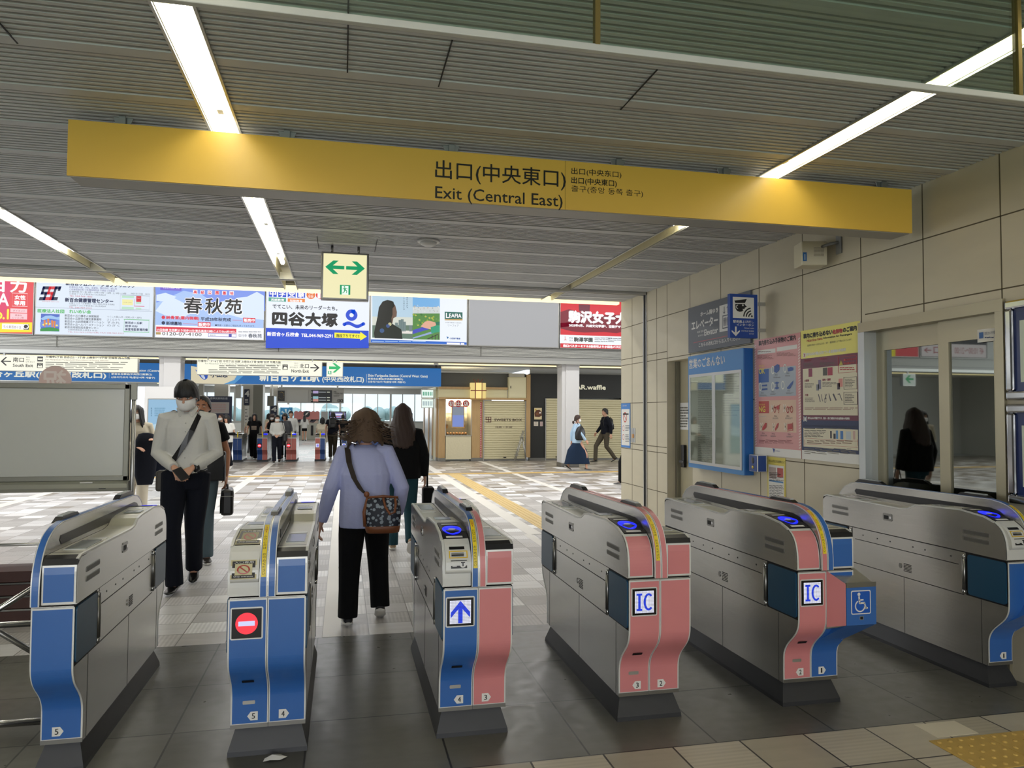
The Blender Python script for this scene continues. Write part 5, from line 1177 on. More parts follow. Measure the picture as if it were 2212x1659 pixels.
x0 = s.px(42, 200)[0]; CM = G('#dcd2b4', .85)
s.ppoly([(50, 120), (445, 200), (420, 240), (330, 275), (50, 268)], CM); s.ppoly([(445, 196), (500, 202), (420, 272), (330, 276), (400, 244)], G('#5aa0d8', .75)); s.up()
s.ppoly([(85, 150), (110, 190), (140, 225), (165, 242), (190, 225), (196, 190), (170, 195), (140, 190), (120, 170)], G('#2a5ac0', .7)); s.up(); s.ppoly([(130, 190), (160, 200), (172, 225), (165, 238), (140, 215)], G('#cfd8e8', .8))
s.ptext('小田急', 218, 216, 362, 172, G('#26406a', .5), .006); s.ptext('新百合ヶ丘駅', 636, 248, 1145, 165, SW, .012); s.ptext('(中央西改札口)', 1170, 262, 1524, 206, SW, .006); s.prect(1546, 190, 1549, 262, SW); s.ptext('Shin-Yurigaoka Station (Central West Gate)', 1560, 218, 2068, 190, SW, .002); s.ptext('新百合丘車站(中央西口剪票口)', 1560, 240, 1858, 222, SW, .002); s.ptext('신유리가오카 역(중앙서쪽 개찰구)', 1558, 266, 1878, 246, SW, .002); s.done('lettering', t)
# soffit lights under the low station ceiling
def bar_light(label, x0, x1, y, z=2.9):
    t = thing('bar_light', label, 'ceiling light', ((x0 + x1) / 2, y, z), 0, 'bar lights in the station ceiling'); w = (x1 - x0) / 2
    b = MB(); b.box((-w, -.05, -.02), (w, .05, .05), M['cove']); b.build('diffuser', t); b = MB(); b.box((-w, -.07, .01), (w, -.05, .06), M['alu']); b.box((-w, .05, .01), (w, .07, .06), M['alu']); b.build('rail', t)
bar_light('long bar light in the soffit behind the beam, above the shops and boards', -15, 15, 21.3, 2.90)
for i, (y, lb) in enumerate(((26.5, 'first bar light inside the far station hall'), (30.0, 'second bar light inside the far station hall'), (34.5, 'third bar light inside the far station hall'), (40, 'last bar light before the far windows'))): bar_light(lb, -9, 2.2, y, 2.88)

# ---- sweets kiosk corner
FY = 22.95
def P(x, y, Y=FY): return atY(x, y, Y)
t = thing('sweets_kiosk', 'corner sweets kiosk clad in pale wood with a lit counter window', 'shop', (3.9, FY, 0)); o = t.location
def bx_(name, xa, xb, z0, z1, m, d0=0.0, d1=.3, par=None, bev=0):
    b = MB(); b.box((xa - o.x, d0, z0), (xb - o.x, d1, z1), m); return b.build(name, par or t, bev)
bx_('corner_post', 2.9, 3.10, .10, 1.93, M['wood']); bx_('wood_pier', 3.93, 4.28, .10, 1.93, M['wood']); bx_('end_post', 5.67, 5.80, .10, 2.72, M['wood'], -.06, .3)
bx_('plinth', 2.9, 3.12, 0, .10, M['steel_d'], -.01, .3); bx_('plinth', 3.91, 4.29, 0, .10, M['steel_d'], -.01, .3)
bx_('fascia', 2.88, 5.05, 1.97, 2.23, M['cream'], -.05, .3); bx_('fascia_trim', 2.88, 5.67, 1.91, 1.97, M['wood'], -.10, .3); bx_('fascia_trim', 2.88, 5.05, 2.23, 2.30, M['wood'], -.10, .3); bx_('upper_panel', 2.9, 5.67, 2.30, 2.74, M['dgrey'], .05, .3); bx_('upper_rail', 2.9, 5.1, 2.74, 2.78, M['alu'], -.02, .3)
# counter window with lit interior, screen, pastries behind glass
lit_in = mat('shop_interior', '#f2e4c8', .6)
b = MB(); b.box((3.12 - o.x, .8, .8), (3.91 - o.x, .85, 1.93), lit_in); b.box((3.10 - o.x, .0, .78), (3.12 - o.x, .85, 1.93), M['alu']); b.box((3.91 - o.x, .0, .78), (3.93 - o.x, .85, 1.93), M['alu']); b.box((3.12 - o.x, .0, .78), (3.91 - o.x, .85, .80), M['alu']); b.build('counter_bay', t)
b = MB(); b.box((3.14 - o.x, .12, 1.90), (3.89 - o.x, .7, 1.93), glow('#fff0cc', 24)); b.build('bay_lamp', t)
bx_('counter_front', 3.12, 3.91, .06, .78, mat('cream_relief', '#d6cdae', .5, bump=.5, bscale=18), -.02, .3); bx_('counter_top', 3.10, 3.93, .78, .80, M['alu'], -.05, .3)
b = MB()
for k in range(7): b.box((3.2 + k * .09 - o.x, .55, 1.0 + .25 * (k % 3)), (3.27 + k * .09 - o.x, .62, 1.12 + .25 * (k % 3)), ink(('#c08a4a', '#e8e0c8', '#a85a3a')[k % 3]))
b.box((3.14 - o.x, .5, 1.2), (3.89 - o.x, .7, 1.22), M['alu']); b.box((3.14 - o.x, .5, 1.45), (3.89 - o.x, .7, 1.47), M['alu']); b.build('goods_shelf', t)
scr = MB(); scr.box((3.30 - o.x, .02, 1.03), (3.70 - o.x, .05, 1.71), M['wood']); sf = scr.build('menu_screen', t)
b = MB(); b.box((3.325 - o.x, .012, 1.06), (3.675 - o.x, .02, 1.69), glow('#7f93d6', .8)); b.box((3.325 - o.x, .010, 1.42), (3.675 - o.x, .012, 1.69), glow('#8f9aa8', .7)); b.build('screen_image', sf)
b = MB(); b.box((3.14 - o.x, .06, .80), (3.89 - o.x, .066, 1.9), glass_mat('kiosk_glass', '#f5f5f0', .04, .98, .03)); b.build('glass_pane', t)
s = Sheet('Y', FY - .06, t, .002, .002); RB = ink('#b02a34')
for x0_, ch in ((193, '初'), (274, '出'), (364, '店')):
    s.cv = (940, 790, 5.462); a = s.px(x0_, 448); s.disc(a[0], a[1], .105, RB, 26)
s.up()
for x0_, ch in ((193, '初'), (274, '出'), (364, '店')): s.ptext(ch, x0_ - 27, 476, x0_ + 29, 420, WHT, .005)
s.done('round_banner', t)
s = Sheet('Y', FY, t, .002, .003); s.cv = (940, 790, 5.462)
s.prect(527, 432, 552, 1090, ink('#a8424a')); s.up(); s.greek(531, 440, 548, 1085, 30, ink('#d8b8a8'), .5, .3); s.done('red_ribbon_strip', t)
for i in range(7):
    b = MB(); x = 3.2 + .095 * i - o.x; b.ball((x, .16, .845), (.045, .06, .04), mat('pastry', '#c98a48', .5), 10, 6); q_ = b.build('pastry', None, loc=(o.x, o.y, 0)); tag(q_, 'golden pastry in the row on the lit counter of the sweets kiosk', 'pastry', 'pastries on the kiosk counter')
# box lantern
t2 = thing('box_lantern', 'glowing square lantern tied with red ribbon above the kiosk counter', 'lantern', (4.10, FY - .12, 1.93)); o2 = t2.location
b = MB()
for xa, xb in ((-.24, -.1), (-.1, .1), (.1, .24)): b.box((xa + .004, -.13 if abs(xa) < .2 and xb < .2 else -.06, .02), (xb - .004, .15, .50), glow('#f6dc8c', 1.0 if abs(xa) == .1 and xb == .1 else .8))
b.build('lit_body', t2)
b = MB(); rb = ink('#8a3f36')
for x in (-.1, .1): b.box((x - .010, -.137, 0), (x + .010, -.05, .50), rb)
b.box((-.245, -.14, .24), (.245, -.06, .27), rb)
for x, y1 in ((-.12, -.1), (0, .02), (.12, .1)): b.tube([(x * .5, 0, .50), (x, 0, .58), (x + y1 * .3, 0, .62)], .01, rb, 6)
b.build('ribbon', t2)
# power cabinet
t2 = thing('wall_cabinet', 'cream electrical cabinet mounted high between the kiosk and the dark shop', 'cabinet', (5.36, FY - .1, 1.97)); b = MB(); b.box((-.29, 0, 0), (.29, .14, .66), M['cream']); b.box((-.26, .02, .66), (.24, .14, .78), mat('conduit_box', '#b5b0a0', .5)); b.build('body', t2, .008)
b = MB(); b.box((-.26, -.012, .03), (.26, 0, .63), mat('cabinet_door_cream', '#dcd4b0', .45)); d_ = b.build('door', t2, .004); b = MB(); b.box((-.225, -.022, .30), (-.205, -.01, .38), M['black']); b.build('handle', d_)
# shutters
def shutter(label, x0, x1, z1, y=FY, name='roller_shutter'):
    t = thing(name, label, 'shutter', ((x0 + x1) / 2, y, 0), 0, 'closed roller shutters'); w = (x1 - x0) / 2; n = int(z1 / .075); prof = []
    for k in range(n):
        z = .05 + k * (z1 - .05) / n; h = (z1 - .05) / n; prof += [(0.012, z), (0, z + h * .15), (0, z + h * .8), (.012, z + h * .95)]
    b = MB(); b.grid([[(-w, p[0], p[1]), (w, p[0], p[1])] for p in prof], M['shutter'], False); b.box((-w, .012, .0), (w, .05, z1), M['shutter']); b.build('slat_curtain', t)
    b = MB(); b.box((-w, -.01, 0), (w, .03, .05), M['steel_d']); b.box((-w * .05, -.015, .09), (w * .08, 0, .115), M['black']); b.build('bottom_bar', t)
    b = MB(); b.box((-w - .03, -.02, 0), (-w, .05, z1), M['alu']); b.box((w, -.02, 0), (w + .03, .05, z1), M['alu']); b.build('guide_rail', t); return t
t = shutter('closed cream roller shutter printed with a sweets box mark and opening hours', 4.32, 5.64, 1.88)
s = Sheet('Y', FY - .002, t, .002, .003); s.cv = (940, 790, 5.462); BR = ink('#4a3a30'); DR = ink('#54161c')
for x in (597, 627, 657): s.prect(x - 3 if x > 600 else x, 604, x + 5, 668, DR) if x > 600 else s.prect(x, 604, x + 7, 636, DR)
for y in (604, 634, 662): s.prect(597, y, 660, y + 6, DR)
s.ptext('SWEETS BOX', 698, 654, 1025, 624, BR, .003); s.ptext('10:00 ~ 21:00', 714, 734, 908, 712, ink('#6a5a4c'), .002); s.done('printed_mark', t)
shutter('closed cream roller shutter, narrow one beside the menu photo on the dark shop', 6.33, 7.0, 1.97)
shutter('closed cream roller shutter, wide one right of the pale pillar', 7.05, 8.9, 1.95)
shutter('closed cream roller shutter at the far right behind the stone wall', 9.0, 12, 1.95)
# dark waffle shop front
t = thing('waffle_shop_front', 'black panelled waffle shop front with pale lettering', 'shop', (7.3, FY + .02, 0)); o = t.location
b = MB(); b.box((5.82 - o.x, 0, .08), (6.29 - o.x, .3, 2.76), M['charcoal']); b.box((6.29 - o.x, 0, 2.0), (12.2 - o.x, .3, 2.76), M['charcoal']); b.box((8.93 - o.x, 0, 0), (8.97 - o.x, .3, 2.0), M['charcoal']); b.build('black_panel', t)
b = MB(); b.box((5.80 - o.x, -.01, 0), (6.3 - o.x, .3, .08), M['steel_d']); b.build('plinth', t)
s = Sheet('Y', FY + .02, t, .003, .004); s.cv = (940, 790, 5.462); s.ptext('BEAR.waffle'[2:], 1655, 278, 2010, 226, mat('pale_letters', '#d8d4bc', .4, em=.35), .008); s.done('lettering', t)
b = MB(); b.tube([(6.72 - o.x, -.02, 2.62), (6.82 - o.x, -.10, 2.60), (6.98 - o.x, -.14, 2.62)], [.012, .03, .035], M['chrome'], 8); b.build('spot_lamp', t)
b = MB(); b.box((6.95 - o.x, -.04, 2.45), (7.3 - o.x, 0, 2.72), M['black']); b.build('duct_box', t)
t = thing('menu_photo', 'small framed picture of a chocolate waffle on the dark shop front', 'picture', (6.05, FY + .015, 1.30)); b = MB(); b.box((-.13, -.02, 0), (.13, 0, .39), M['black']); b.build('frame', t)
s = Sheet('Y', FY - .005, t, .002, .002); s.cv = (940, 790, 5.462); s.prect(1168, 498, 1258, 634, ink('#d8c8a0')); s.up(); s.ppoly([(1170, 560), (1190, 525), (1230, 520), (1257, 545), (1257, 590), (1225, 606), (1175, 600)], ink('#5a3420')); a = s.px(1186, 520); s.disc(a[0], a[1], .03, ink('#d0b03a'), 12); s.up(); s.ppoly([(1225, 548), (1248, 545), (1250, 562), (1228, 566)], ink('#d8cfc8')); s.ppoly([(1185, 560), (1215, 548), (1225, 575), (1195, 585)], ink('#7a4a2c')); s.done('print', t)
for lb, xa, xb, ya, yb2 in (('small white notice under the waffle picture, left of two', 1165, 1216, 660, 710), ('small pinkish notice under the waffle picture, right of two', 1238, 1270, 660, 713)):
    a = P(940 + xa / 5.462, 790 + yb2 / 5.462); c = P(940 + xb / 5.462, 790 + ya / 5.462); t = thing('shop_notice', lb, 'notice', ((a.x + c.x) / 2, FY + .015, a.z)); w = (c.x - a.x) / 2
    b = MB(); b.box((-w, -.012, 0), (w, 0, c.z - a.z), ink('#d8d0c0' if xa < 1200 else '#c8b0ac')); b.build('paper', t); b = MB()
    for k in range(4): b.box((-w * .7, -.014, .03 + .03 * k), (w * .6, -.012, .038 + .03 * k), ink('#7a6a62'))
    b.build('print_line', t)
# folded step stool leaning on the shutter
t = thing('folding_ladder', 'grey folding stepladder leaning against the sweets box shutter', 'ladder', (5.42, FY - .25, 0)); b = MB()
for y in (-.05, .12): b.tube([(-.17, y - .05, .01), (.12, y, .95)], .014, M['alu'], 8)
b.build('front_rail', t); b = MB()
for y in (-.02, .1): b.tube([(.22, y, .01), (.08, y, .75)], .012, M['alu'], 8)
b.build('rear_rail', t)
for k in range(4): b = MB(); f_ = .18 + k * .2; b.box((-.17 + .29 * f_ - .05, -.1, .95 * f_), (-.17 + .29 * f_ + .05, .12, .95 * f_ + .02), M['alu']); b.build('step', t)
# side face of the kiosk running back to the far gates, with small lit signs
t = thing('kiosk_side', 'wood and glass side of the kiosk facing the far gates with two lit signs', 'shop', (2.88, FY + .3, 0)); o = t.location
for y0_, y1_ in ((.0, .25), (1.0, 1.25), (2.1, 2.4), (3.6, 3.9)): b = MB(); b.box((-.02, y0_, .1), (.1, y1_, 1.95), M['wood']); b.box((-.03, y0_, 0), (.1, y1_, .1), M['steel_d']); b.build('wood_pier', t)
b = MB(); b.box((0, .25, 0), (.1, 1.0, 1.95), M['shutter']); b.box((0, 1.25, 0), (.1, 2.1, 1.95), M['alu']); b.box((0, 2.4, 0), (.1, 3.6, 1.95), mat('lift_door', '#9a9c9c', .3, .8)); b.build('side_bay', t)
b = MB(); b.box((-.05, -.05, 1.95), (.1, 4.2, 2.3), M['cream']); b.box((-.03, -.05, 2.3), (.1, 4.2, 2.9), M['dgrey']); b.build('fascia', t)
for nm, lb, z0, z1 in (('lit_sign', None, 1.98, 2.22), ('lit_sign', None, 1.66, 1.92)):
    b = MB(); b.box((-.42, .55, z0), (-.06, .60, z1), glow('#e4f2ea', 1.0)); b.box((-.44, .56, z0 - .02), (-.04, .62, z1 + .02), M['alu']); ls = b.build(nm, t)
    b = MB()
    for k in range(6): b.box((-.39 + .055 * k, .547, z0 + .06), (-.36 + .055 * k, .549, z1 - .06), glow('#3aa07a' if z0 > 1.9 else '#9ab0b8', .8))
    b.build('sign_print', ls)

# ---- the far ticket gates
def far_gate(x, lb, cl, cr, disp, dside, w=.30):
    t = thing('far_ticket_gate', lb, 'ticket gate', (x, 24.0, 0), 0, 'ticket gates in the far row'); h = .60
    LP = [(-.56, .06), (-.56, .22), (-.60, .28), (-.68, .36), (-.68, .56)]
    full = LP + [(-.68, .72), (-.62, .80), (-.5, .83), (.5, .83), (.62, .80), (.68, .72), (.68, .36), (.60, .28), (.56, .22), (.56, .06)]
    b = MB(); b.extr(full, 'x', -w / 2, w / 2, M['steel']); b.build('cabinet', t)
    for x0_, x1_, c in ((-w / 2 + .008, -.003, cl), (.003, w / 2 - .008, cr)):
        b = MB(); strip(b, LP + [(-.68, .70)], x0_, x1_, .001, .006, c); b.build('front_panel', t)
    b = MB(); b.box((-w / 2 - .01, -.54, 0), (w / 2 + .01, .54, .06), M['kick']); b.build('kick_plate', t)
    b = MB(); b.box((-.012, -.66, .80), (.012, .6, .90), M['steel']); b.box((-.013, -.67, .72), (.013, -.65, .90), M['yellow']); b.build('guide_fin', t)
    if disp:
        cx = (-w / 4 if dside < 0 else w / 4)
        b = MB(); b.box((cx - .06, -.692, .42), (cx + .06, -.684, .55), led_off); b.build('display', t); b = MB()
        if disp == 'no': b.extr([(cx + .05 * math.cos(2 * math.pi * k / 20), .485 + .05 * math.sin(2 * math.pi * k / 20)) for k in range(20)], 'y', -.695, -.692, led_red); b.box((cx - .035, -.698, .475), (cx + .035, -.695, .495), led_white)
        else:
            b.box((cx - .05, -.695, .43), (cx + .05, -.692, .54), led_white)
            if disp == 'up': b.extr([(cx, .535), (cx + .045, .49), (cx + .045, .468), (cx + .01, .50), (cx + .01, .435), (cx - .01, .435), (cx - .01, .50), (cx - .045, .468), (cx - .045, .49)], 'y', -.699, -.695, led_blue)
            else: b.box((cx - .03, -.698, .45), (cx - .018, -.695, .52), glow('#5a48d8', 1)); b.box((cx - .005, -.698, .45), (cx + .03, -.695, .52), glow('#5a48d8', 1))
        b.build('lit_symbol', t)
    b = MB(); b.box((-w / 2 + .02, -.60, .815), (-.02, -.40, .84), M['whitep'] if cl == M['blue'] else M['black']); b.box((.03, -.60, .815), (w / 2 - .02, -.45, .842), ring_blue if disp else M['black']); b.build('card_reader', t)
BD = mat('navy_enamel', '#1d3f78', .35); RD_ = mat('rose_enamel', '#b0645c', .35)
far_gate(-3.02, 'far blue ticket gate beside the walking woman with the black bag', BD, BD, None, -1, .26)
far_gate(-2.32, 'far navy and rose ticket gate with red light at left of its front', BD, RD_, 'no', -1)
far_gate(-1.49, 'far all rose ticket gate with red light, middle of the far row', RD_, RD_, 'no', -1)
far_gate(-.65, 'far rose and navy ticket gate with violet display beside the backpack man', RD_, BD, 'ic', -1)
far_gate(.13, 'far navy ticket gate with white up-arrow display behind the lilac-jacket person', BD, BD, 'up', -1)
far_gate(.95, 'far ticket gate behind the two people walking away', RD_, BD, None, -1)

# ---- station hall beyond: pillars, signs, machines, windows
b = MB()
for k in range(20): b.box((-9.2 + .75 * k, 46.0, .9), (-9.2 + .75 * k + (.12 if k % 4 == 0 else .05), 46.1, 2.95), M['alu'])
b.box((-10, 45.98, .85), (5.2, 46.12, .95), M['alu']); b.box((-10, 45.98, 2.6), (5.2, 46.12, 2.95), conc); b.box((-10, 46, 0), (5.2, 46.1, .9), conc); struct('window_1', b)
b = MB(); b.box((-10, 46.04, .95), (5.2, 46.05, 2.6), glass_mat('far_glass', '#f2f8fa', .03, .97, .02)); struct('window_2', b)
b = MB(); b.box((5.2, 27.4, 0), (5.4, 46.1, 2.95), conc); b.box((2.9, 27.2, 0), (5.4, 27.4, 2.95), conc); b.box((5.9, FY + .3, 0), (15.9, FY + .45, 2.95), conc); struct('wall_station_right', b)
b = MB(); b.box((-15.9, 24.5, 0), (-6.4, 24.7, 2.95), conc); struct('wall_station_left', b)
b = MB(); b.box((-16, 48, -.1), (16, 48.2, .0), conc); struct('floor_edge', b)
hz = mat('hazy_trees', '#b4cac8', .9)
b = MB(); b.box((-30, 48.2, -.1), (30, 90, 0), mat('outside_paving', '#bdbdb8', .8)); struct('ground_outside', b)
t = None
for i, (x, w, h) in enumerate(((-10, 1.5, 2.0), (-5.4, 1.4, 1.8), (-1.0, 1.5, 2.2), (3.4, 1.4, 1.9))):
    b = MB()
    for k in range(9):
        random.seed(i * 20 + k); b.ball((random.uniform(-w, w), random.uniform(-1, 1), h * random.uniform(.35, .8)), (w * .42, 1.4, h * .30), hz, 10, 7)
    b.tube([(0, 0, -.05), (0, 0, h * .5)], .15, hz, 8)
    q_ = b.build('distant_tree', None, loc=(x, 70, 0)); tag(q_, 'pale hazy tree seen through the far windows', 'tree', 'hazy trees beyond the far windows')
random.seed(11)
stone_p = mat('station_pillar', '#bdbab0', .5); dk_p = mat('olive_pillar', '#7a7a70', .5)
def pil2(xp0, xp1, Y, name, m, d=.5):
    a = atY(xp0, 900, Y).x; c = atY(xp1, 900, Y).x; b = MB(); b.box((a, Y, 0), (c, Y + d, 2.95), m); struct(name, b); return a, c
pil2(521, 546, 29, 'pillar_3', stone_p); pil2(546, 567, 29, 'pillar_4', dk_p, .8); pil2(462, 492, 33, 'pillar_5', stone_p); pil2(582, 600, 38, 'pillar_6', stone_p); pil2(428, 438, 26.5, 'pillar_7', dk_p, .2)
def flat(name, label, cat, Y, x0, y0, x1, y1, m, d=.08, par='body', group=None):
    a = atY(x0, y1, Y); c = atY(x1, y0, Y); t = thing(name, label, cat, ((a.x + c.x) / 2, Y, a.z), 0, group); w = (c.x - a.x) / 2
    b = MB(); b.box((-w, 0, 0), (w, d, c.z - a.z), m); b.build(par, t); s = Sheet('Y', Y, t, .002, .003); s.cv = (560, 820, 5.53); return t, s, a, c
NVY = ink('#1d2540')
for lb, Y, x0, y0, x1, y1, k in (('dark blue platform 4 sign on the pale pillar', 28.95, 527, 841, 539, 875, 1), ('dark blue platform 4 sign further back, left of the blue poster', 37.9, 584, 876, 598, 905, 0)):
    t, s, a, c = flat('platform_sign', lb, 'sign', Y, x0, y0, x1, y1, NVY); s.cv = (0, 0, 1); h = y1 - y0; s.ptext('4', x0 + 2, y0 + h * .45, x1 - 1, y0 + 3, WHT, .01); s.greek(x0 + 2, y0 + h * .6, x1 - 2, y1 - 4, 3, WHT, .4, .3); s.done('lettering', t)
t, s, a, c = flat('pillar_map', 'white notice strip on the pale pillar under the platform sign', 'notice', 28.95, 527, 877, 538, 953, M['paper'], .03); s.cv = (0, 0, 1); s.greek(529, 882, 537, 940, 8, ink('#8a8a8a'), .3, .5); s.done('print', t)
t = thing('timetable_stand', 'dark framed timetable stand behind the walking people', 'notice board', (atY(473, 990, 27.5).x, 27.5, 0)); xa = atY(446, 900, 27.5).x - t.location.x; xb = atY(500, 900, 27.5).x - t.location.x; z = lambda y: atY(470, y, 27.5).z
b = MB(); b.box((xa, 0, z(905)), (xb, .1, z(856)), NVY); b.box((xa, .02, 0), (xa + .06, .08, z(905)), NVY); b.box((xb - .06, .02, 0), (xb, .08, z(905)), NVY); b.build('frame', t)
b = MB(); b.box((xa + .08, -.012, z(893)), (xb - .08, 0, z(869)), ink('#a8a29e')); b.build('timetable_sheet', t); s = Sheet('Y', 27.49, t, .002, .006); s.ptext('標準発車時刻表', 454, 863, 492, 858, ink('#b8bcc4')); s.w = .010; s.greek(454, 872, 490, 890, 5, ink('#b88a88'), .35, .2); s.done('print', t)
# overhead board row
t = thing('departure_board', 'hanging grey board row with clock and dark departure display over the far gates', 'departure board', (atY(672, 850, 27).x, 27, 0)); o = t.location
def bb(nm, x0, y0, x1, y1, m, d0, d1, par=None):
    a = atY(x0, y1, 27); c = atY(x1, y0, 27); b = MB(); b.box((a.x - o.x, d0, a.z), (c.x - o.x, d1, c.z), m); return b.build(nm, par or t)
bb('casing', 599, 839, 743, 870, mat('board_grey', '#9a9a96', .5), 0, .25)
b = MB()
for x in (-1.0, .9): b.box((x - .03, .1, atY(670, 842, 27).z), (x + .03, .16, 2.95), M['alu'])
b.build('hanger', t)
ck = bb('clock_display', 600, 844, 615, 866, M['black'], -.02, 0); bb('display', 672, 843, 717, 869, ink('#23282e'), -.02, 0); bb('grey_panel', 620, 842, 666, 868, ink('#a2a29e'), -.01, 0)
s = Sheet('Y', 27, t, .002, .024); s.cv = (560, 820, 5.53); a = s.px(265, 192)
for k in range(12): s.poly([(a[0] + .07 * math.cos(k * .5236) - .006, a[1] + .1 * math.sin(k * .5236)), (a[0] + .09 * math.cos(k * .5236), a[1] + .13 * math.sin(k * .5236) + .006), (a[0] + .09 * math.cos(k * .5236) + .006, a[1] + .13 * math.sin(k * .5236))], glow('#d8b83a', .9))
for y, c in ((150, '#b8a8d8'), (215, '#9ac8d0'), (246, '#d0948a')): s.prect(642, y - 15, 706, y + 15, glow(c, .7)); s.prect(710, y - 5, 796, y + 5, glow('#aab0b4', .6)); s.prect(808, y - 5, 844, y + 5, glow('#d8dcc8', .7)); s.ptext('5' if y == 150 else '6', 624, y + 8, 634, y - 8, glow('#d8dcc8', .7))
s.ptext('本線', 888, 152, 920, 136, K); s.ptext('千代田線 方面', 888, 174, 996, 156, K); s.greek(888, 184, 970, 204, 2, ink('#5a5a5a'), .4, .3); s.prect(936, 236, 966, 266, K); s.prect(970, 236, 1000, 266, K); s.up(); s.ptext('5', 944, 260, 958, 242, WHT); s.ptext('6', 978, 260, 992, 242, WHT); s.done('lettering', t)
# hanging monitors
for lb, x0, y0, x1, y1, Y in (('grey monitor hanging from the station ceiling left of the platform 4 pillar', 508, 832, 525, 860, 26), ('small grey monitor hanging above the second platform sign', 577, 855, 597, 877, 33)):
    a = atY(x0, y1, Y); c = atY(x1, y0, Y); t = thing('monitor', lb, 'monitor', ((a.x + c.x) / 2, Y, a.z)); w = (c.x - a.x) / 2; b = MB(); b.box((-w, 0, 0), (w * .5, .3, c.z - a.z), mat('monitor_grey', '#77776f', .5)); b.box((-.03, .1, c.z - a.z), (.03, .16, 2.97 - a.z), M['alu']); b.build('body', t, .01)
    b = MB(); b.box((w * .5, -.01, .03), (w, .02, c.z - a.z - .03), glow('#cfdde6', .8)); b.build('screen', t)
# dome cameras
for i, (x, y, Y) in enumerate(((942, 788, 20.7), (583, 843, 27), (705, 838, 24), (870, 838, 24))):
    p = atY(x, y, Y); t = thing('dome_camera', ('dome security camera under the beam near the kiosk', 'dome security camera left of the far departure board', 'dome security camera above the departure board', 'dome security camera above the far windows')[i], 'camera', (p.x, Y, 2.87 if Y < 22 else 2.95)); b = MB(); b.box((-.06, -.06, -.05), (.06, .06, 0), M['white']); b.build('mount', t); b = MB(); b.ball((0, 0, -.06), (.055, .055, .06), M['black'], 12, 8); b.build('dome', t)
# blue poster and white lamp by the machines
t, s, a, c = flat('wall_poster', 'bright blue poster on the far wall left of the charging machines', 'poster', 39.5, 605, 880, 632, 912, ink('#2f7fb0'), .05); s.cv = (0, 0, 1); a = s.px(619, 896)
for k in range(8): s.poly([(a[0], a[1]), (a[0] + .3 * math.cos(k * .785), a[1] + .3 * math.sin(k * .785)), (a[0] + .3 * math.cos(k * .785 + .35), a[1] + .3 * math.sin(k * .785 + .35))], ink('#bcd8e0'))
s.done('print', t)
t, s, a, c = flat('wall_lamp', 'white wall lamp above the bright blue far poster', 'lamp', 39.4, 607, 874, 624, 880, glow('#ffffff', 2.0), .1); s.rect(a.x, a.z, a.x + .01, a.z + .01, M['white']); s.done('casing', t)
# two charging machines under one red awning
for i, (x0, x1, lb) in enumerate(((635, 661, 'grey fare machine under the red awning, left of the pair'), (662, 689, 'grey fare machine under the red awning, right of the pair'))):
    Y = 41.0; a = atY(x0, 951, Y); c = atY(x1, 905, Y); t = thing('fare_machine', lb, 'ticket machine', ((a.x + c.x) / 2, Y, 0), 0, 'fare machines'); w = (c.x - a.x) / 2; h = 1.28
    b = MB(); b.box((-w, 0, 0), (w, .5, h), mat('machine_grey', '#b4b4a8', .5)); b.build('body', t, .02)
    b = MB(); b.box((-w * .8, -.02, h - .38), (w * .8, 0, h - .03), ink('#c8b0a0')); sc_ = b.build('screen', t); b = MB(); b.extr([(-w * .6, h - .33), (w * .1, h - .36), (w * .7, h - .2), (w * .2, h - .12), (-w * .3, h - .2)], 'y', -.03, -.02, ink('#3a3540')); b.extr([(-w * .7, h - .2), (-w * .1, h - .25), (w * .2, h - .12), (-w * .2, h - .06)], 'y', -.03, -.02, ink('#e0dcd8')); b.build('screen_picture', sc_)
    b = MB(); b.box((-w * .3, -.02, .25), (w * .1, 0, .78), M['black']); b.build('slot_panel', t)
    s = Sheet('Y', Y, t, .004, .01); s.text(str(3 + i), t.location.x + w * .35, .2, t.location.x + w * .65, .2, ink('#9a3a34'), .01); s.done('number', t)
a = atY(635, 906, 40.9); c = atY(690, 885, 40.9); t = thing('awning', 'scalloped red awning over the grey fare machines', 'awning', ((a.x + c.x) / 2, 40.9, a.z)); w = (c.x - a.x) / 2; h = c.z - a.z
pts = [(-w, 0), (w, 0)] + [(w - 2 * w * k / 24, h * .75 + .06 * abs(math.sin(k * math.pi / 4))) for k in range(25)]
b = MB(); b.extr(pts, 'y', 0, .35, mat('awning_red', '#c47e7a', .6)); b.box((-w, .1, -.06), (w, .35, 0), M['alu']); b.build('red_board', t); b = MB(); b.disc((0, h * .55), .17, 'y', (-.02, 0), ink('#2a2a30')); b.extr([(-.1, h * .4), (.02, h * .5), (.1, h * .75), (-.02, h * .65)], 'y', -.03, -.02, ink('#d8d0c8')); b.build('round_badge', t)
t, s, a, c = flat('info_kiosk', 'plain grey cabinet right of the far fare machines', 'cabinet', 42, 693, 889, 708, 951, mat('kiosk_grey', '#a4a8a8', .5), .5); s.rect(a.x + .05, a.z + .3, c.x - .05, a.z + .32, M['steel_d']); s.done('door_gap', t)
t, s, a, c = flat('wall_screen', 'wide violet screen right of the grey cabinet near the far windows', 'screen', 43, 710, 889, 748, 905, M['black'], .1); s.cv = (0, 0, 1); s.prect(712, 891, 746, 903, glow('#8a8ac0', .8)); s.up(); s.prect(716, 894, 742, 897, glow('#e0e0f0', .9)); s.prect(716, 899, 735, 901, glow('#c06a80', .8)); s.done('screen_image', t)
b = MB(); b.box((.0, 42.9, 0), (.1, 43.1, 1.5), M['steel_d']); b.box((.8, 42.9, 0), (.9, 43.1, 1.5), M['steel_d']); q_ = b.build('screen_stand', None); tag(q_, 'two grey legs holding the wide violet screen', 'stand')
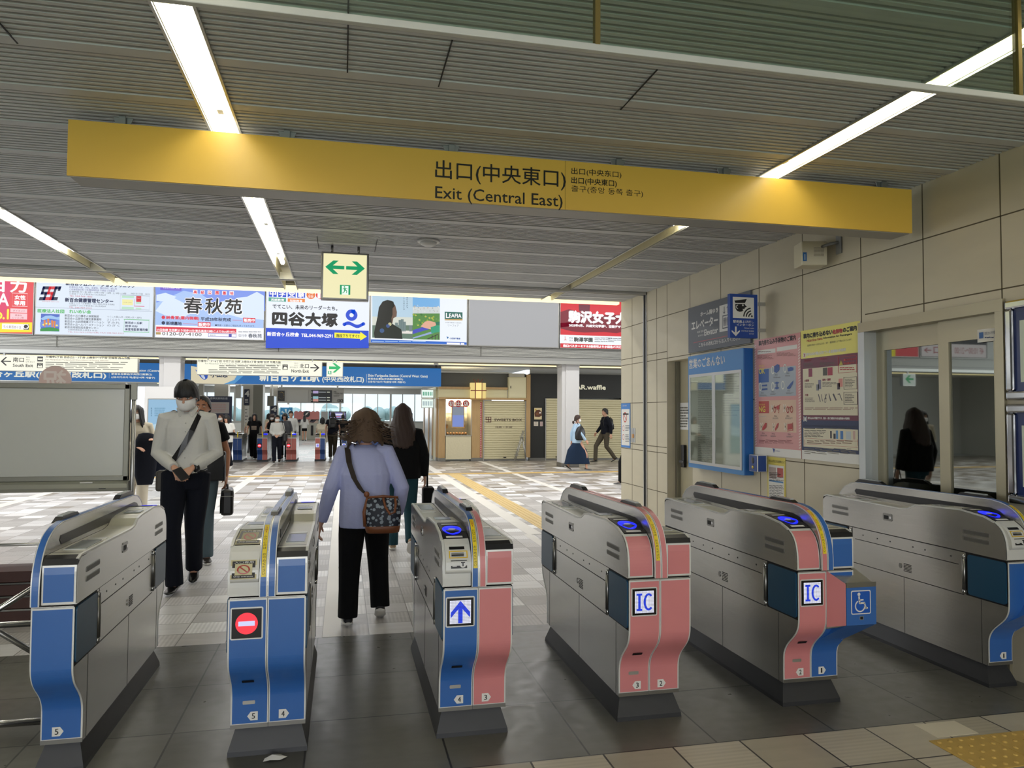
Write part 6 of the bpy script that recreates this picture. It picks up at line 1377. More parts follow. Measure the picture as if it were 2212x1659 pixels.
# white box around the left pillar with a sky poster
t = thing('poster_pillar', 'white boxed base round the left pillar carrying a pale sky poster', 'poster stand', (-4.4, 19.85, 0)); o = t.location
xa, xb = atY(311, 900, 19.85).x - o.x, atY(420, 900, 19.85).x - o.x
b = MB(); b.box((xa, 0, 0), (xb, .12, atY(350, 835, 19.85).z), mat('gloss_white_panel', '#d2d2d2', .3)); b.build('white_panel', t)
s = Sheet('Y', 19.85, t, .002, .003); s.prect(316, 861, 405, 990, M['alu']); s.up(); s.prect(318, 863, 403, 988, glow('#9cc8e8', .75)); s.up(); s.ppoly([(318, 920), (340, 915), (370, 924), (403, 916), (403, 950), (318, 950)], glow('#bcdcee', .8)); s.up(); s.ppoly([(318, 988), (318, 950), (330, 942), (350, 938), (380, 946), (403, 940), (403, 988)], glow('#a4c6cc', .7)); s.up(); s.ppoly([(328, 948), (332, 935), (337, 948)], glow('#33445a', .4)); s.greek(326, 880, 329, 900, 5, glow('#5f8fb0', .6)); s.greek(334, 880, 360, 900, 5, glow('#7fb0d0', .7)); s.done('sky_poster', t)

# ================================================================== WHITEBOARD AND BARRIER AT LEFT
WY = 7.2
t = thing('whiteboard', 'large wheeled whiteboard with grey frame at left behind the blue gate', 'whiteboard', (-2.75, WY, 0)); o = t.location
X1 = -1.84 - o.x; X0_ = -3.75 - o.x; FR = mat('whiteboard_frame', '#8f8f84', .4, .4)
b = MB(); b.box((X0_, 0, .90), (X1, .02, 1.72), mat('board_surface', '#c9ccc6', .22)); b.build('board', t)
b = MB()
for a, c in (((X0_, -.012, 1.69), (X1, .03, 1.735)), ((X0_, -.012, .885), (X1, .03, .93)), ((X0_, -.012, .885), (X0_ + .045, .03, 1.735)), ((X1 - .045, -.012, .885), (X1, .03, 1.735))): b.box(a, c, FR)
b.build('frame', t, .006)
b = MB(); b.extr([(-.012, .885), (-.075, .865), (-.085, .83), (-.075, .80), (.03, .795), (.03, .885)], 'x', X0_, X1 + .01, mat('tray_metal', '#9c9d90', .4, .3)); tr_ = b.build('pen_tray', t)
b = MB(); b.box((X1 - .37, -.0555, .868), (X1 - .27, -.0535, .882), M['paper']); b.box((X1 - .21, -.088, .822), (X1 - .155, -.082, .829), M['black']); b.build('maker_plate', tr_)
for sx in (X1 + .03, X0_ - .03):
    b = MB(); b.tube([(sx, .01, .06), (sx, .01, 1.74)], .019, M['alu'], 12); b.box((sx - .022, -.012, 1.60), (sx + .022, .032, 1.745), FR); b.build('upright', t)
    b = MB(); b.box((sx - .02, -.28, .05), (sx + .02, .30, .085), M['alu']); f_ = b.build('foot', t)
    for y in (-.25, .27): b = MB(); b.extr([(y + .026 * math.cos(2 * math.pi * k / 14), .026 + .026 * math.sin(2 * math.pi * k / 14)) for k in range(14)], 'x', sx - .012, sx + .012, M['black']); b.build('caster', f_)
b = MB(); b.tube([(X0_, .01, .35), (X1, .01, .35)], .014, M['alu'], 10); b.build('cross_bar', t)
# round pink sign seen from behind over the board's top edge
p = atY(120, 822, WY + .05); t = thing('round_sign', 'round pink sign seen mirrored from behind above the whiteboard', 'sign', (p.x, WY + .04, 1.735)); b = MB(); b.disc((0, p.z - 1.735), .128, 'y', (0, .008), mat('pink_disc', '#d9bfb8', .5), 40); b.box((-.03, -.0, -.12), (.03, .008, .0), M['alu']); b.build('disc', t)
s = Sheet('Y', WY + .04, t, .001, .001); s.text('祝', p.x - .10, p.z - .075, p.x + .085, .165, ink('#e8dcd6'), .004, True); s.done('mirrored_character', t)
# steel cross-braced barrier left of the half gate, dark slatted bench behind
t = thing('cross_barrier', 'silver folding barrier with crossed bars left of the half-width gate', 'barrier', (-1.9, 3.95, 0)); o = t.location
b = MB(); 
b.tube([(-.6, 0, .50), (.60, 0, .50)], .014, M['chrome'], 10); b.build('middle_rail', t); b = MB(); b.tube([(-.6, 0, .045), (.62, 0, .045)], .016, M['chrome'], 10); b.build('lower_rail', t)
b = MB(); b.box((-.62, -.02, 0), (-.58, .02, .9), M['chrome']); b.box((.58, -.02, 0), (.615, .02, .75), M['chrome']); b.build('post', t)
for z0, z1 in ((.28, .735), (.74, .285)):
    b = MB(); d = (z1 - z0); q0 = Vector((0, -.02 if z0 < .5 else .02, z0)); 
    b.tube([(-.05 - .02, -.02 if z0 < .5 else .02, z0 + .02), (.60, -.02 if z0 < .5 else .02, z1)], .014, M['chrome'], 8); b.build('cross_bar', t)
t = thing('slatted_bench', 'low dark brown slatted bench behind the silver barrier', 'bench', (-3.0, 5.9, 0)); br = mat('dark_brown_slat', '#3d1f16', .4, noise=.15, nscale=5); b = MB()
for k in range(4): b.box((-.9, 0, .02 + .092 * k), (.98, .3, .096 + .092 * k), br)
b.build('slat', t, .004); b = MB()
for k in range(1, 4): b.box((-.9, -.004, .098 + .092 * (k - 1)), (.98, .3, .110 + .092 * (k - 1)), M['chrome'])
b.build('silver_strip', t)
# ================================================================== PEOPLE
SKIN = mat('skin', '#c99a80', .55, noise=.05, nscale=6); SKIN_B = mat('tanned_skin', '#a87355', .55); HAIRB = mat('black_hair', '#0d0b0c', .42, bump=.35, bscale=90, stretch=(5, 5, .6))
HAIRBR = mat('brown_hair', '#54402e', .6, bump=.4, bscale=90, stretch=(5, 5, .6)); HAIRD = mat('dark_brown_hair', '#33211a', .6, bump=.35, bscale=90, stretch=(5, 5, .6))
MASKW = mat('mask_cloth', '#eeeeec', .7); SHOEB = mat('black_shoe', '#0c0c0d', .3); SHOEW = mat('white_shoe', '#d4d2cc', .6)
def cloth(name, h, bump=.6, sc=9): return mat(name, h, .85, bump=bump, bscale=sc, spec=.2)
C_WHITE = cloth('white_shirt', '#cfcfca'); C_BLACK = cloth('black_cloth', '#0b0b0d'); C_NAVY = cloth('navy_cloth', '#12151f'); C_LILAC = cloth('lilac_linen', '#adb3da', .5, 22)
C_JEAN = cloth('faded_jeans', '#5a6b74'); C_TEAL = cloth('teal_jeans', '#22424c'); C_DENIM = cloth('dark_denim', '#1f2a3a'); C_CREAM = cloth('cream_cloth', '#c9c0ac'); C_OLIVE = cloth('olive_trousers', '#4c463a'); C_SKY = cloth('pale_blue_cloth', '#a9c4dc'); C_BROWN = cloth('brown_jacket', '#3a3027'); C_GREY = cloth('grey_cloth', '#5a5a5e'); C_INDIGO = cloth('indigo_skirt', '#1b2b42')
DG = None
def remesh(mb, name, m, voxel, parent, smooth=8):
    o = mb.build(name); mod = o.modifiers.new('r', 'REMESH'); mod.mode = 'VOXEL'; mod.voxel_size = voxel; mod.use_smooth_shade = True
    sm = o.modifiers.new('s', 'SMOOTH'); sm.iterations = smooth; sm.factor = .5
    bpy.context.view_layer.update(); dg = bpy.context.evaluated_depsgraph_get()
    me = bpy.data.meshes.new_from_object(o.evaluated_get(dg)); old = o.data; o.modifiers.clear(); o.data = me; bpy.data.meshes.remove(old)
    me.materials.clear(); me.materials.append(m); me.name = name
    for p in me.polygons: p.use_smooth = True; p.material_index = 0
    o.parent = parent; return o
def ell(cx, cy, z, rx, ry, n=20, e=2.3):
    o = []
    for k in range(n):
        a = 2 * math.pi * k / n; c, s = math.cos(a), math.sin(a)
        o.append(Vector((cx + rx * math.copysign(abs(c) ** (2 / e), c), cy + ry * math.copysign(abs(s) ** (2 / e), s), z)))
    return o
HEADR = [(-.112, .020, -.074, -.028), (-.100, .036, -.084, -.008), (-.075, .051, -.088, .03), (-.045, .062, -.088, .06), (-.01, .069, -.087, .080), (.03, .074, -.088, .090), (.06, .073, -.084, .090), (.085, .062, -.066, .076), (.105, .040, -.036, .048), (.114, .012, -.006, .016)]
def headgeo(mb, T):
    rings = []
    for z, rx, yf, yb in HEADR: rings.append([T @ v for v in ell(0, (yf + yb) / 2, z, rx, (yb - yf) / 2, 18, 2.1)])
    mb.loft(rings, SKIN)
    mb.loft([[T @ v for v in ell(0, y, z, rx, ry, 10, 2)] for z, y, rx, ry in ((.012, -.084, .006, .008), (-.01, -.094, .009, .011), (-.03, -.101, .014, .013), (-.042, -.092, .010, .009))], SKIN)
    for sx in (-1, 1):
        b = MB(); b.ball((sx * .076, .008, -.012), (.009, .019, .032), SKIN, 8, 6); mb.add([T @ v for v in b.v], b.f, SKIN, True)
HAIR = {
    'short': ([(0, .055), (35, .05), (60, .02), (85, -.02), (110, -.05), (180, -.085)], .014, 1.0),
    'bowl': ([(0, .016), (40, .014), (70, -.005), (95, -.03), (120, -.07), (180, -.095)], .019, .98),
    'bob': ([(0, .05), (40, .01), (60, -.07), (90, -.105), (140, -.125), (180, -.14)], .030, 1.06),
    'big_bob': ([(0, .05), (40, .0), (60, -.10), (90, -.15), (140, -.15), (180, -.145)], .050, 1.22),
    'long_wide': ([(0, .06), (30, .035), (45, -.12), (70, -.32), (120, -.36), (180, -.38)], .030, 1.5),
    'long': ([(0, .06), (30, .035), (45, -.12), (70, -.30), (120, -.34), (180, -.36)], .020, 1.18),
    'fringe': ([(0, .012), (38, .008), (48, -.14), (75, -.26), (120, -.30), (180, -.32)], .022, 1.12),
    'tied': ([(0, .082), (40, .06), (70, .0), (95, -.03), (130, -.06), (180, -.08)], .012, .95),
}
def hairgeo(mb, T, style, m, seed=1):
    lim, th, taper = HAIR[style]; rnd = random.Random(seed); n = 48
    def L(a):
        a = abs((a + 180) % 360 - 180)
        for (a0, z0), (a1, z1) in zip(lim, lim[1:]):
            if a0 <= a <= a1: return z0 + (z1 - z0) * (a - a0) / (a1 - a0)
        return lim[-1][1]
    J = [rnd.uniform(-1, 1) for _ in range(n)]
    def P(i, t, thick):
        az = 360.0 * i / n; zl = L(az) + J[i % n] * (.008 if style in ('short', 'bowl', 'tied') else .018); rz = .114 + thick
        z = rz * .985 + (zl - rz * .985) * (t ** .8); q = math.sqrt(max(0, 1 - (max(z, 0) / rz) ** 2.3))
        k = 1 if z >= 0 else 1 + (taper - 1) * min(1, -z / .18)
        wob = 1 + .035 * math.sin(i * 2.3 + z * 30) * (1 if th > .015 else .4) + .02 * J[i % n]
        a = R(az); rx = (.075 + thick) * q * k * wob; ry = (.091 + thick) * q * k * wob
        y = .004 - ry * math.cos(a)
        if z < -.12 and y < -.06: y = -.06
        return T @ Vector((rx * math.sin(a), y, z))
    m_ = 14; rows = [[P(i, t / m_, th) for i in range(n + 1)] for t in range(m_ + 1)]
    inner = [[P(i, t / m_, th - .013) for i in range(n + 1)] for t in range(m_, -1, -1)]
    mb.grid(rows + inner, m)
def T_head(neck, pitch, yaw, roll=0, k=1.0):
    return Matrix.Translation(neck) @ Matrix.Rotation(R(yaw), 4, 'Z') @ Matrix.Rotation(R(pitch), 4, 'X') @ Matrix.Rotation(R(roll), 4, 'Y') @ Matrix.Translation((0, -.012, .105))
def hand(mb, w, d, up, side, curl=.5, s=1.0, spread=.35):
    """palm and five separate fingers from wrist w along d; 'up' is the back of the hand; thumb towards 'side'"""
    w = Vector(w); d = Vector(d).normalized(); up = Vector(up); sd = d.cross(up).normalized(); up = sd.cross(d).normalized(); sd = sd * side
    def rg(c, a, b): return [c + sd * (a * math.cos(2 * math.pi * k / 10)) + up * (b * math.sin(2 * math.pi * k / 10)) for k in range(10)]
    mb.loft([rg(w - d * .01, .024 * s, .019 * s), rg(w + d * .03 * s, .032 * s, .016 * s), rg(w + d * .075 * s, .040 * s, .014 * s), rg(w + d * .092 * s, .036 * s, .010 * s)], SKIN)
    for i, (o, ln) in enumerate(((.030, .070), (.010, .080), (-.010, .074), (-.029, .058))):
        p = w + d * .085 * s + sd * o * s; pts = [p - d * .012]; dd = (d + sd * (o * spread * 4)).normalized(); ang = 0
        for f_, c in ((.45, .5), (.32, 1.0), (.23, .8)):
            ang += curl * c; q = dd * math.cos(ang) - up * math.sin(ang); p = p + q * ln * f_ * s; pts.append(p)
        mb.tube(pts, [.0095 * s, .0092 * s, .0085 * s, .0065 * s], SKIN, 8)
    p = w + d * .022 * s + sd * .026 * s; q1 = (d * .6 + sd * .75 - up * .25).normalized(); q2 = (d * .9 + sd * .25 - up * .35 * (1 + curl)).normalized()
    mb.tube([p - q1 * .01, p + q1 * .036 * s, p + q1 * .036 * s + q2 * .032 * s, p + q1 * .036 * s + q2 * .055 * s], [.013 * s, .0115 * s, .010 * s, .007 * s], SKIN, 8)

def walk(s, lead=1, knee=.06):
    """leg joints for a stride of length s; lead +1: the person's left leg in front"""
    f = [(lead * .085, -.02, .90), (lead * .08, -s * .42 - knee * .5, .50), (lead * .075, -s * .5, .085)]
    r = [(-lead * .085, .02, .90), (-lead * .085, s * .12 - knee, .49), (-lead * .085, s * .5, .15)]
    return ((f, (0, -1, -.05)), (r, (0, -1, -.55)))
STAND = (([(.085, 0, .90), (.09, -.012, .48), (.09, 0, .085)], (.15, -1, -.02)), ([(-.085, 0, .90), (-.09, -.012, .48), (-.09, 0, .085)], (-.15, -1, -.02)))
ARMS = {'down': [((.235, .02, 1.12), (.25, -.05, .87)), ((-.235, .02, 1.12), (-.25, -.05, .87))],
        'swing': [((.24, .09, 1.13), (.25, .10, .88)), ((-.24, -.03, 1.13), (-.24, -.20, .92))],
        'phone': [((.24, .03, 1.10), (.06, -.24, 1.10)), ((-.24, .03, 1.10), (-.06, -.24, 1.08))],
        'held': [((.222, .035, 1.09), (.075, -.20, .985)), ((-.222, .035, 1.09), (-.06, -.20, .985))]}
def person(label, x, y, rot, h, legs=STAND, arms='down', top=(None, .86, 'long', 1.0), bottom=('trousers', None, 1.0), shoes=None, hair=('short', None), mask=False, head=(0, 0), lean=0.0, vox=.011, face=True, skin=None, lift=0.0, wide=1.0, collar=False, group=None, hands=1.0, curl=.5):
    t = thing('person', label, 'person', (x, y, lift), R(rot), group); k = h / 1.7; skin = skin or SKIN; sk = Matrix.Scale(k, 4)
    arms = ARMS[arms] if isinstance(arms, str) else arms
    def L(p): p = Vector(p); dz = max(0, p.z - .90); return Vector((p.x * (wide if abs(p.x) > .02 and p.z > .2 else 1), p.y - dz * math.tan(R(lean)), p.z))
    b = MB(sk); TH = T_head(L((0, .005, 1.475)), head[0], head[1])
    headgeo(b, TH); nk = L((0, .01, 1.38))
    b.tube([nk, L((0, 0, 1.45)), TH @ Vector((0, .012, -.06))], [(.062, .055), (.052, .052), (.05, .05)], skin, 12)
    tor = [(.86, .125, .085), (.95, .130, .088), (1.06, .115, .078), (1.2, .130, .088), (1.32, .140, .082), (1.39, .115, .060), (1.42, .06, .05)]
    b.loft([[L(v) for v in ell(0, 0, z, rx, ry)] for z, rx, ry in tor], skin)
    shl = []
    for (e, wv), sx in zip(arms, (1, -1)):
        sh = L((sx * .165, .005, 1.375)); e = L(e); wv = L(wv); shl.append((sh, e, wv))
        b.tube([L((sx * .10, .005, 1.375)), sh, sh + (e - sh) * .5, e, e + (wv - e) * .4, wv], [.045, .046, .040, .034, .033, .023], skin, 12)
        d = (wv - e).normalized(); up = Vector((sx, 0, .1)) if abs(d.z) > .6 else Vector((0, -.3, 1)); 
        if hands: hand(b, wv, d + Vector((0, 0, -.15)), up, (1 if abs(d.z) > .6 else -1) * (sx if abs(d.z) <= .6 else -1 * sx) * -1, curl, hands)
    for (j, td) in legs:
        b.tube([L(j[0]) + Vector((0, 0, .02)), L(j[0]) + (Vector(j[1]) - L(j[0])) * .5, j[1], Vector(j[1]) + (Vector(j[2]) - Vector(j[1])) * .4, j[2]], [.082, .070, .050, .048, .034], skin, 12)
        d = Vector(td).normalized(); a = Vector(j[2]); b.tube([a + Vector((0, 0, .01)), a - Vector((0, 0, .03)), a + d * .06 - Vector((0, 0, .045))], [.034, .034, .030], skin, 10)
    remesh(b, 'body', skin, vox * k, t, 5)
    # face
    if face:
        b = MB(sk)
        for sx in (-1, 1):
            q = MB(); q.ball((sx * .030, -.081, .002), (.013, .008, .0055), SKIN, 10, 6); b.add([TH @ v for v in q.v], q.f, ink('#d8d2cc'), True)
            q = MB(); q.ball((sx * .030, -.0865, .001), (.0052, .004, .005), SKIN, 8, 6); b.add([TH @ v for v in q.v], q.f, ink('#1a1412'), True)
        b.build('eye', t)
        b = MB(sk)
        for sx in (-1, 1): b.tube([TH @ Vector((sx * .012, -.0895, .022)), TH @ Vector((sx * .03, -.0905, .026)), TH @ Vector((sx * .050, -.079, .021))], [.003, .004, .0025], HAIRB, 6)
        b.build('eyebrow', t)
        if not mask:
            b = MB(sk); q = MB(); q.ball((0, -.089, -.062), (.022, .006, .006), SKIN, 10, 6); b.add([TH @ v for v in q.v], q.f, mat('lips', '#a0605a', .5), True); b.build('mouth', t)
    if mask:
        b = MB(sk); rows = []
        for z, o in ((-.012, .004), (-.03, .016), (-.055, .020), (-.08, .016), (-.104, .004)):
            row = []
            for a in range(-84, 85, 12):
                c = math.cos(R(a)); rr = .074 - .18 * max(0, -.06 - z); row.append(TH @ Vector((rr * math.sin(R(a)) * 1.03, -(.092 + o) * (.15 + .85 * c), z + (.008 * (1 - c) if z > -.05 else .018 * (1 - c)))))
            rows.append(row)
        b.grid(rows, MASKW); mk = b.build('face_mask', t); sd = mk.modifiers.new('t', 'SOLIDIFY'); sd.thickness = .003
        b = MB(sk)
        for sx in (-1, 1): b.tube([TH @ Vector((sx * .074, -.012, -.025)), TH @ Vector((sx * .084, .022, .010)), TH @ Vector((sx * .078, .028, -.03)), TH @ Vector((sx * .07, -.012, -.085))], .0017, MASKW, 6)
        b.build('mask_strap', t)
    if hair:
        b = MB(sk); hairgeo(b, TH, hair[0], hair[1] or HAIRB, int(abs(x * 10) + y)); hh = b.build('hair', t)
    # garments
    m, hem, slv, tw = top
    if m:
        b = MB(sk)
        fl = 1.0 + (.97 - hem) * .9 * max(0, tw - .9)
        rr = [(hem, .150 * fl, .118 * fl), (hem + .04, .150 * fl, .117 * fl)] + [(z, rx + .018 * tw, ry + .02 * tw) for z, rx, ry in ((.98, .135, .095), (1.08, .130, .092), (1.2, .142, .100), (1.30, .152, .100), (1.37, .135, .080), (1.41, .085, .062)) if z > hem + .05] + [(1.435, .066, .056)]
        b.loft([[L(v) for v in ell(0, .005, z, rx * (tw if z < 1.3 else 1) ** .8, ry * (tw if z < 1.3 else 1) ** .8)] for z, rx, ry in rr], m)
        if slv:
            for (sh, e, wv), sx in zip(shl, (1, -1)):
                o_ = .013 * tw; a = L((sx * .09, .005, 1.375))
                if slv == 'long': b.tube([a, sh, sh + (e - sh) * .5, e, e + (wv - e) * .5, wv - (wv - e).normalized() * .012], [.055 + o_, .055 + o_, .050 + o_, .046 + o_, .038 + o_, .029 + o_ * .8], m, 14)
                else: f_ = .55 if slv == 'short' else 1.0; b.tube([a, sh, sh + (e - sh) * f_], [.056 + o_, .057 + o_, .054 + o_ * 1.2], m, 14)
        tp_ = remesh(b, 'shirt' if slv != 'coat' else 'jacket', m, vox * k, t, 4)
        if collar:
            b = MB(sk)
            for sx in (-1, 1):
                b.add([L((sx * .006, -.066, 1.405)), L((sx * .052, -.092, 1.392)), L((sx * .082, -.022, 1.455)), L((sx * .062, -.02, 1.482)), L((sx * .03, -.064, 1.452))], [(0, 1, 2, 3, 4)], m)
                b.add([L((sx * .082, -.022, 1.455)), L((sx * .062, -.02, 1.482)), L((sx * .05, .055, 1.488)), L((sx * .066, .065, 1.452))], [(0, 1, 2, 3)], m)
            b.add([L((-.05, .055, 1.488)), L((.05, .055, 1.488)), L((.066, .065, 1.452)), L((-.066, .065, 1.452))], [(0, 1, 2, 3)], m)
            cl = b.build('collar', tp_); so = cl.modifiers.new('t', 'SOLIDIFY'); so.thickness = .004
    kind, m, bw = bottom
    if m:
        b = MB(sk)
        if kind in ('trousers', 'shorts'):
            b.loft([[L(v) for v in ell(0, .0, z, rx * bw ** .5, ry * bw ** .5)] for z, rx, ry in ((.80, .14, .10), (.86, .158, .112), (.93, .155, .110), (1.0, .143, .100))], m)
            for (j, td) in legs:
                hp, kn, an = L(j[0]), Vector(j[1]), Vector(j[2])
                if kind == 'shorts': b.tube([hp + Vector((0, 0, .03)), hp + (kn - hp) * .5], [.098, .095], m, 14)
                else: b.tube([hp + Vector((0, 0, .03)), hp + (kn - hp) * .45, kn, kn + (an - kn) * .5, an - Vector((0, 0, .03))], [.098 * bw ** .5, .088 * bw ** .7, .068 * bw, .062 * bw, .058 * bw * 1.05], m, 16)
        else:
            ln = {'skirt': .36, 'long_skirt': .20, 'mini': .66}[kind]; ys = [j[2][1] for j, _ in legs]; st = (max(ys) - min(ys)) / 2
            b.loft([[L(v) for v in ell(0, 0, z, rx, ry)] for z, rx, ry in ((ln, .17 * bw, .13 * bw + st * 1.0), (.55 + ln * .4, .168 * bw, .13 * bw + st * .6), (.88, .158, .115), (1.0, .135, .10), (1.02, .13, .095))], m)
        remesh(b, {'trousers': 'trousers', 'shorts': 'shorts'}.get(kind, 'skirt'), m, vox * k, t, 4)
    for (j, td) in legs:
        a = Vector(j[2]); d = Vector(td).normalized(); sd = Vector((-d.y, d.x, 0)).normalized(); up = sd.cross(d) * -1
        if up.z < 0: up = -up
        b = MB(sk); rg = []
        for s_, w_, hh_, lo in ((-.065, .022, .03, 0), (-.05, .036, .055, 0), (.0, .038, .058, 0), (.06, .043, .04, 0), (.12, .044, .03, .0), (.165, .032, .02, .004), (.185, .012, .010, .008)):
            c = a + d * s_ - up * .068; rg.append([c + sd * (w_ * math.cos(2 * math.pi * q / 12)) + up * (hh_ * .5 + hh_ * .5 * math.sin(2 * math.pi * q / 12) + lo) for q in range(12)])
        b.loft(rg, shoes or SHOEB); sh_ = b.build('shoe', t)
        if shoes is not SHOEB:
            b = MB(sk); rg = []
            for s_, w_ in ((-.070, .022), (-.05, .039), (.06, .046), (.12, .047), (.17, .033), (.19, .012)):
                c = a + d * s_ - up * .078; rg.append([c + sd * (w_ * math.cos(2 * math.pi * q / 12)) + up * (.012 + .012 * math.sin(2 * math.pi * q / 12)) for q in range(12)])
            b.loft(rg, SHOEW); b.build('sole', sh_)
    return t, TH, sk
def wpt(t, p): return t.matrix_basis @ Vector(p)

# --- the man in the white shirt walking towards the camera
lg = (([(.085, .02, .90), (.065, .03, .49), (.04, .24, .14)], (.08, -1, -.45)), ([(-.085, -.02, .90), (-.075, -.20, .50), (-.045, -.16, .085)], (-.12, -1, -.03)))
tm, THm, skm = person('man in white shirt and face mask looking down at his phone, walking through the gates', -1.30, 6.88, 2, 1.775, lg, 'held', (C_WHITE, .93, 'long', 1.06), ('trousers', C_NAVY, 1.12), SHOEB, ('bowl', HAIRB), True, (22, -6), 0, .0062, True, None, 0, 1.0, True, None, 1.0, .9)
b = MB(skm); b.loft([[v for v in ell(0, 0, z, .160, .117)] for z in (.925, .957)], M['black']); b.box((-.02, -.126, .928), (.02, -.114, .955), M['chrome']); b.build('belt', tm)
b = MB(skm)
for i in range(6): q = MB(); q.ball((.004, -.124 + .004 * abs(i - 3), .99 + .07 * i), (.0055, .003, .0055), MASKW, 8, 5); b.add(q.v, q.f, ink('#b0b0ac'), True)
b.build('button', tm)
b = MB(skm); b.tube([(.115, -.180, .985), (.088, -.197, .978)], [.032, .032], M['black'], 12); b.build('watch_strap', tm)
t = thing('smartphone', 'black phone held in both hands of the man in the white shirt', 'phone', wpt(tm, (0.005, -.298, .985)), R(2)); b = MB(Matrix.Rotation(R(40), 4, 'X') @ Matrix.Rotation(R(35), 4, 'Z')); b.box((-.038, -.075, -.005), (.038, .075, .005), M['black']); b.build('body', t, .004)
t = thing('crossbody_bag', 'black wide-strapped bag slung across the white shirt of the man with the phone', 'bag', tm.location, R(2)); b = MB(skm)
path = [(.10, .10, 1.40), (.105, .02, 1.447), (.10, -.075, 1.405), (.055, -.133, 1.28), (0, -.140, 1.17), (-.07, -.133, 1.06), (-.125, -.105, .97), (-.165, -.03, .91), (-.13, .09, .95), (-.03, .135, 1.12), (.07, .130, 1.28), (.10, .10, 1.40)]
rows = []
for i, p in enumerate(path):
    p = Vector(p); tn = (Vector(path[min(i + 1, len(path) - 1)]) - Vector(path[max(i - 1, 0)])).normalized(); out = Vector((p.x * .6, p.y, 0 if i not in (1,) else .3)).normalized(); sd = tn.cross(out).normalized() * .021; rows.append([p + sd, p - sd])
b.grid(rows, M['black'], False); st_ = b.build('strap', t); so = st_.modifiers.new('t', 'SOLIDIFY'); so.thickness = .006
b = MB(skm); b.box((-.235, .0, .78), (-.15, .10, .95), mat('grey_brown_bag', '#4a463f', .6)); b.build('pouch', t, .02)

# --- the older person in the lilac linen jacket, seen from behind
lg = (([(.09, .0, .90), (.115, .03, .48), (.125, .06, .10)], (.05, -1, -.02)), ([(-.09, -.02, .90), (-.115, -.14, .50), (-.135, -.05, .14)], (-.05, -1, -.5)))
arms = [((.265, .03, 1.08), (.335, -.02, .81)), ((-.29, .02, 1.08), (-.265, -.06, .85))]
to, THo, sko = person('person with windblown brown hair in a lilac linen jacket and black trousers, walking away', .165, 5.46, 180, 1.50, lg, arms, (C_LILAC, .78, 'long', 1.32), ('trousers', C_BLACK, 1.28), mat('black_sneaker', '#17171a', .6), ('big_bob', HAIRBR), False, (12, 0), 6, .0065, True, None, 0, 1.02, True, None, 1.0, .6)
b = MB(sko); rnd = random.Random(4)
for i in range(140):
    a = R(rnd.uniform(75, 285)); z = rnd.uniform(-.11, .05); r0 = .125; p = THo @ Vector((r0 * math.sin(a), .01 - .135 * math.cos(a), z)); s_ = 1 if math.sin(a) > 0 else -1
    d = Vector((s_ * rnd.uniform(.3, .8) * abs(math.sin(a)), .15, rnd.uniform(-.6, .05))); ln = rnd.uniform(.07, .15); b.tube([p, p + d * ln * .5 + Vector((s_ * .006, 0, 0)), p + d * ln + Vector((s_ * .03, 0, .01))], [.005, .0035, .0008], HAIRBR, 5)
b.build('loose_hair', to)
# handbag on its strap
t = thing('handbag', 'navy patterned handbag with tan leather trim hanging on the lilac jacket', 'bag', to.location, R(180)); tan = mat('tan_leather', '#7d4a2a', .45)
pat = mat('bag_pattern', '#1a2230', .6); n = pat.node_tree; tcn = n.nodes.new('ShaderNodeTexCoord'); ck = n.nodes.new('ShaderNodeTexChecker'); ck.inputs['Scale'].default_value = 46; mp = n.nodes.new('ShaderNodeMapping'); mp.inputs['Rotation'].default_value = (0, R(45), 0)
vo = n.nodes.new('ShaderNodeTexVoronoi'); vo.inputs['Scale'].default_value = 38; cr = n.nodes.new('ShaderNodeValToRGB'); cr.color_ramp.interpolation = 'CONSTANT'; cr.color_ramp.elements[0].color = lin('#8f9aa4'); cr.color_ramp.elements[1].color = lin('#161d2b'); cr.color_ramp.elements[1].position = .42
n.links.new(tcn.outputs['Object'], mp.inputs[0]); n.links.new(mp.outputs[0], vo.inputs['Vector']); n.links.new(vo.outputs['Distance'], cr.inputs[0]); n.links.new(cr.outputs[0], n.nodes['Principled BSDF'].inputs['Base Color'])
bx0, by0, bz0 = -.13, .275, .87
def bagring(z, w, d): return ell(bx0, by0, z, w, d, 20, 3.2)
b = MB(sko); b.loft([bagring(bz0 - .10, .125, .055), bagring(bz0 - .05, .135, .062), bagring(bz0 + .06, .142, .058), bagring(bz0 + .14, .128, .045), bagring(bz0 + .165, .115, .022)], pat); b.build('bag_body', t)
b = MB(sko); b.loft([bagring(bz0 - .105, .112, .05), bagring(bz0 - .10, .128, .058), bagring(bz0 - .055, .137, .065), bagring(bz0 - .05, .136, .063)], tan)
b.tube([(bx0 + .118, by0, bz0 + .165), (bx0 + .145, by0 + .03, bz0 + .06), (bx0 + .137, by0 + .035, bz0 - .05)], .013, tan, 8)
b.tube([(bx0 + .118, by0 + .012, bz0 + .168), (bx0, by0 + .018, bz0 + .178), (bx0 - .115, by0 + .012, bz0 + .165)], .010, tan, 8); b.build('leather_trim', t)
b = MB(sko); b.tube([(bx0 + .0, by0 + .03, bz0 + .165), (bx0 - .015, by0 + .075, bz0 + .10), (bx0 - .05, by0 + .085, bz0 + .045), (bx0 - .085, by0 + .08, bz0 + .06), (bx0 - .095, by0 + .06, bz0 + .12), (bx0 - .09, by0 + .03, bz0 + .165)], .0105, tan, 8); b.build('handle', t)
b = MB(sko); rows = []
for p, o_ in (((.145, .07, 1.41), (.01, .02, 0)), ((.13, .165, 1.30), 0), ((.09, .205, 1.18), 0), ((.04, .235, 1.10), 0), ((.0, .25, 1.065), 0)):
    p = Vector(p); rows.append([p + Vector((.022, .0, .008)), p - Vector((.022, -.0, .008))])
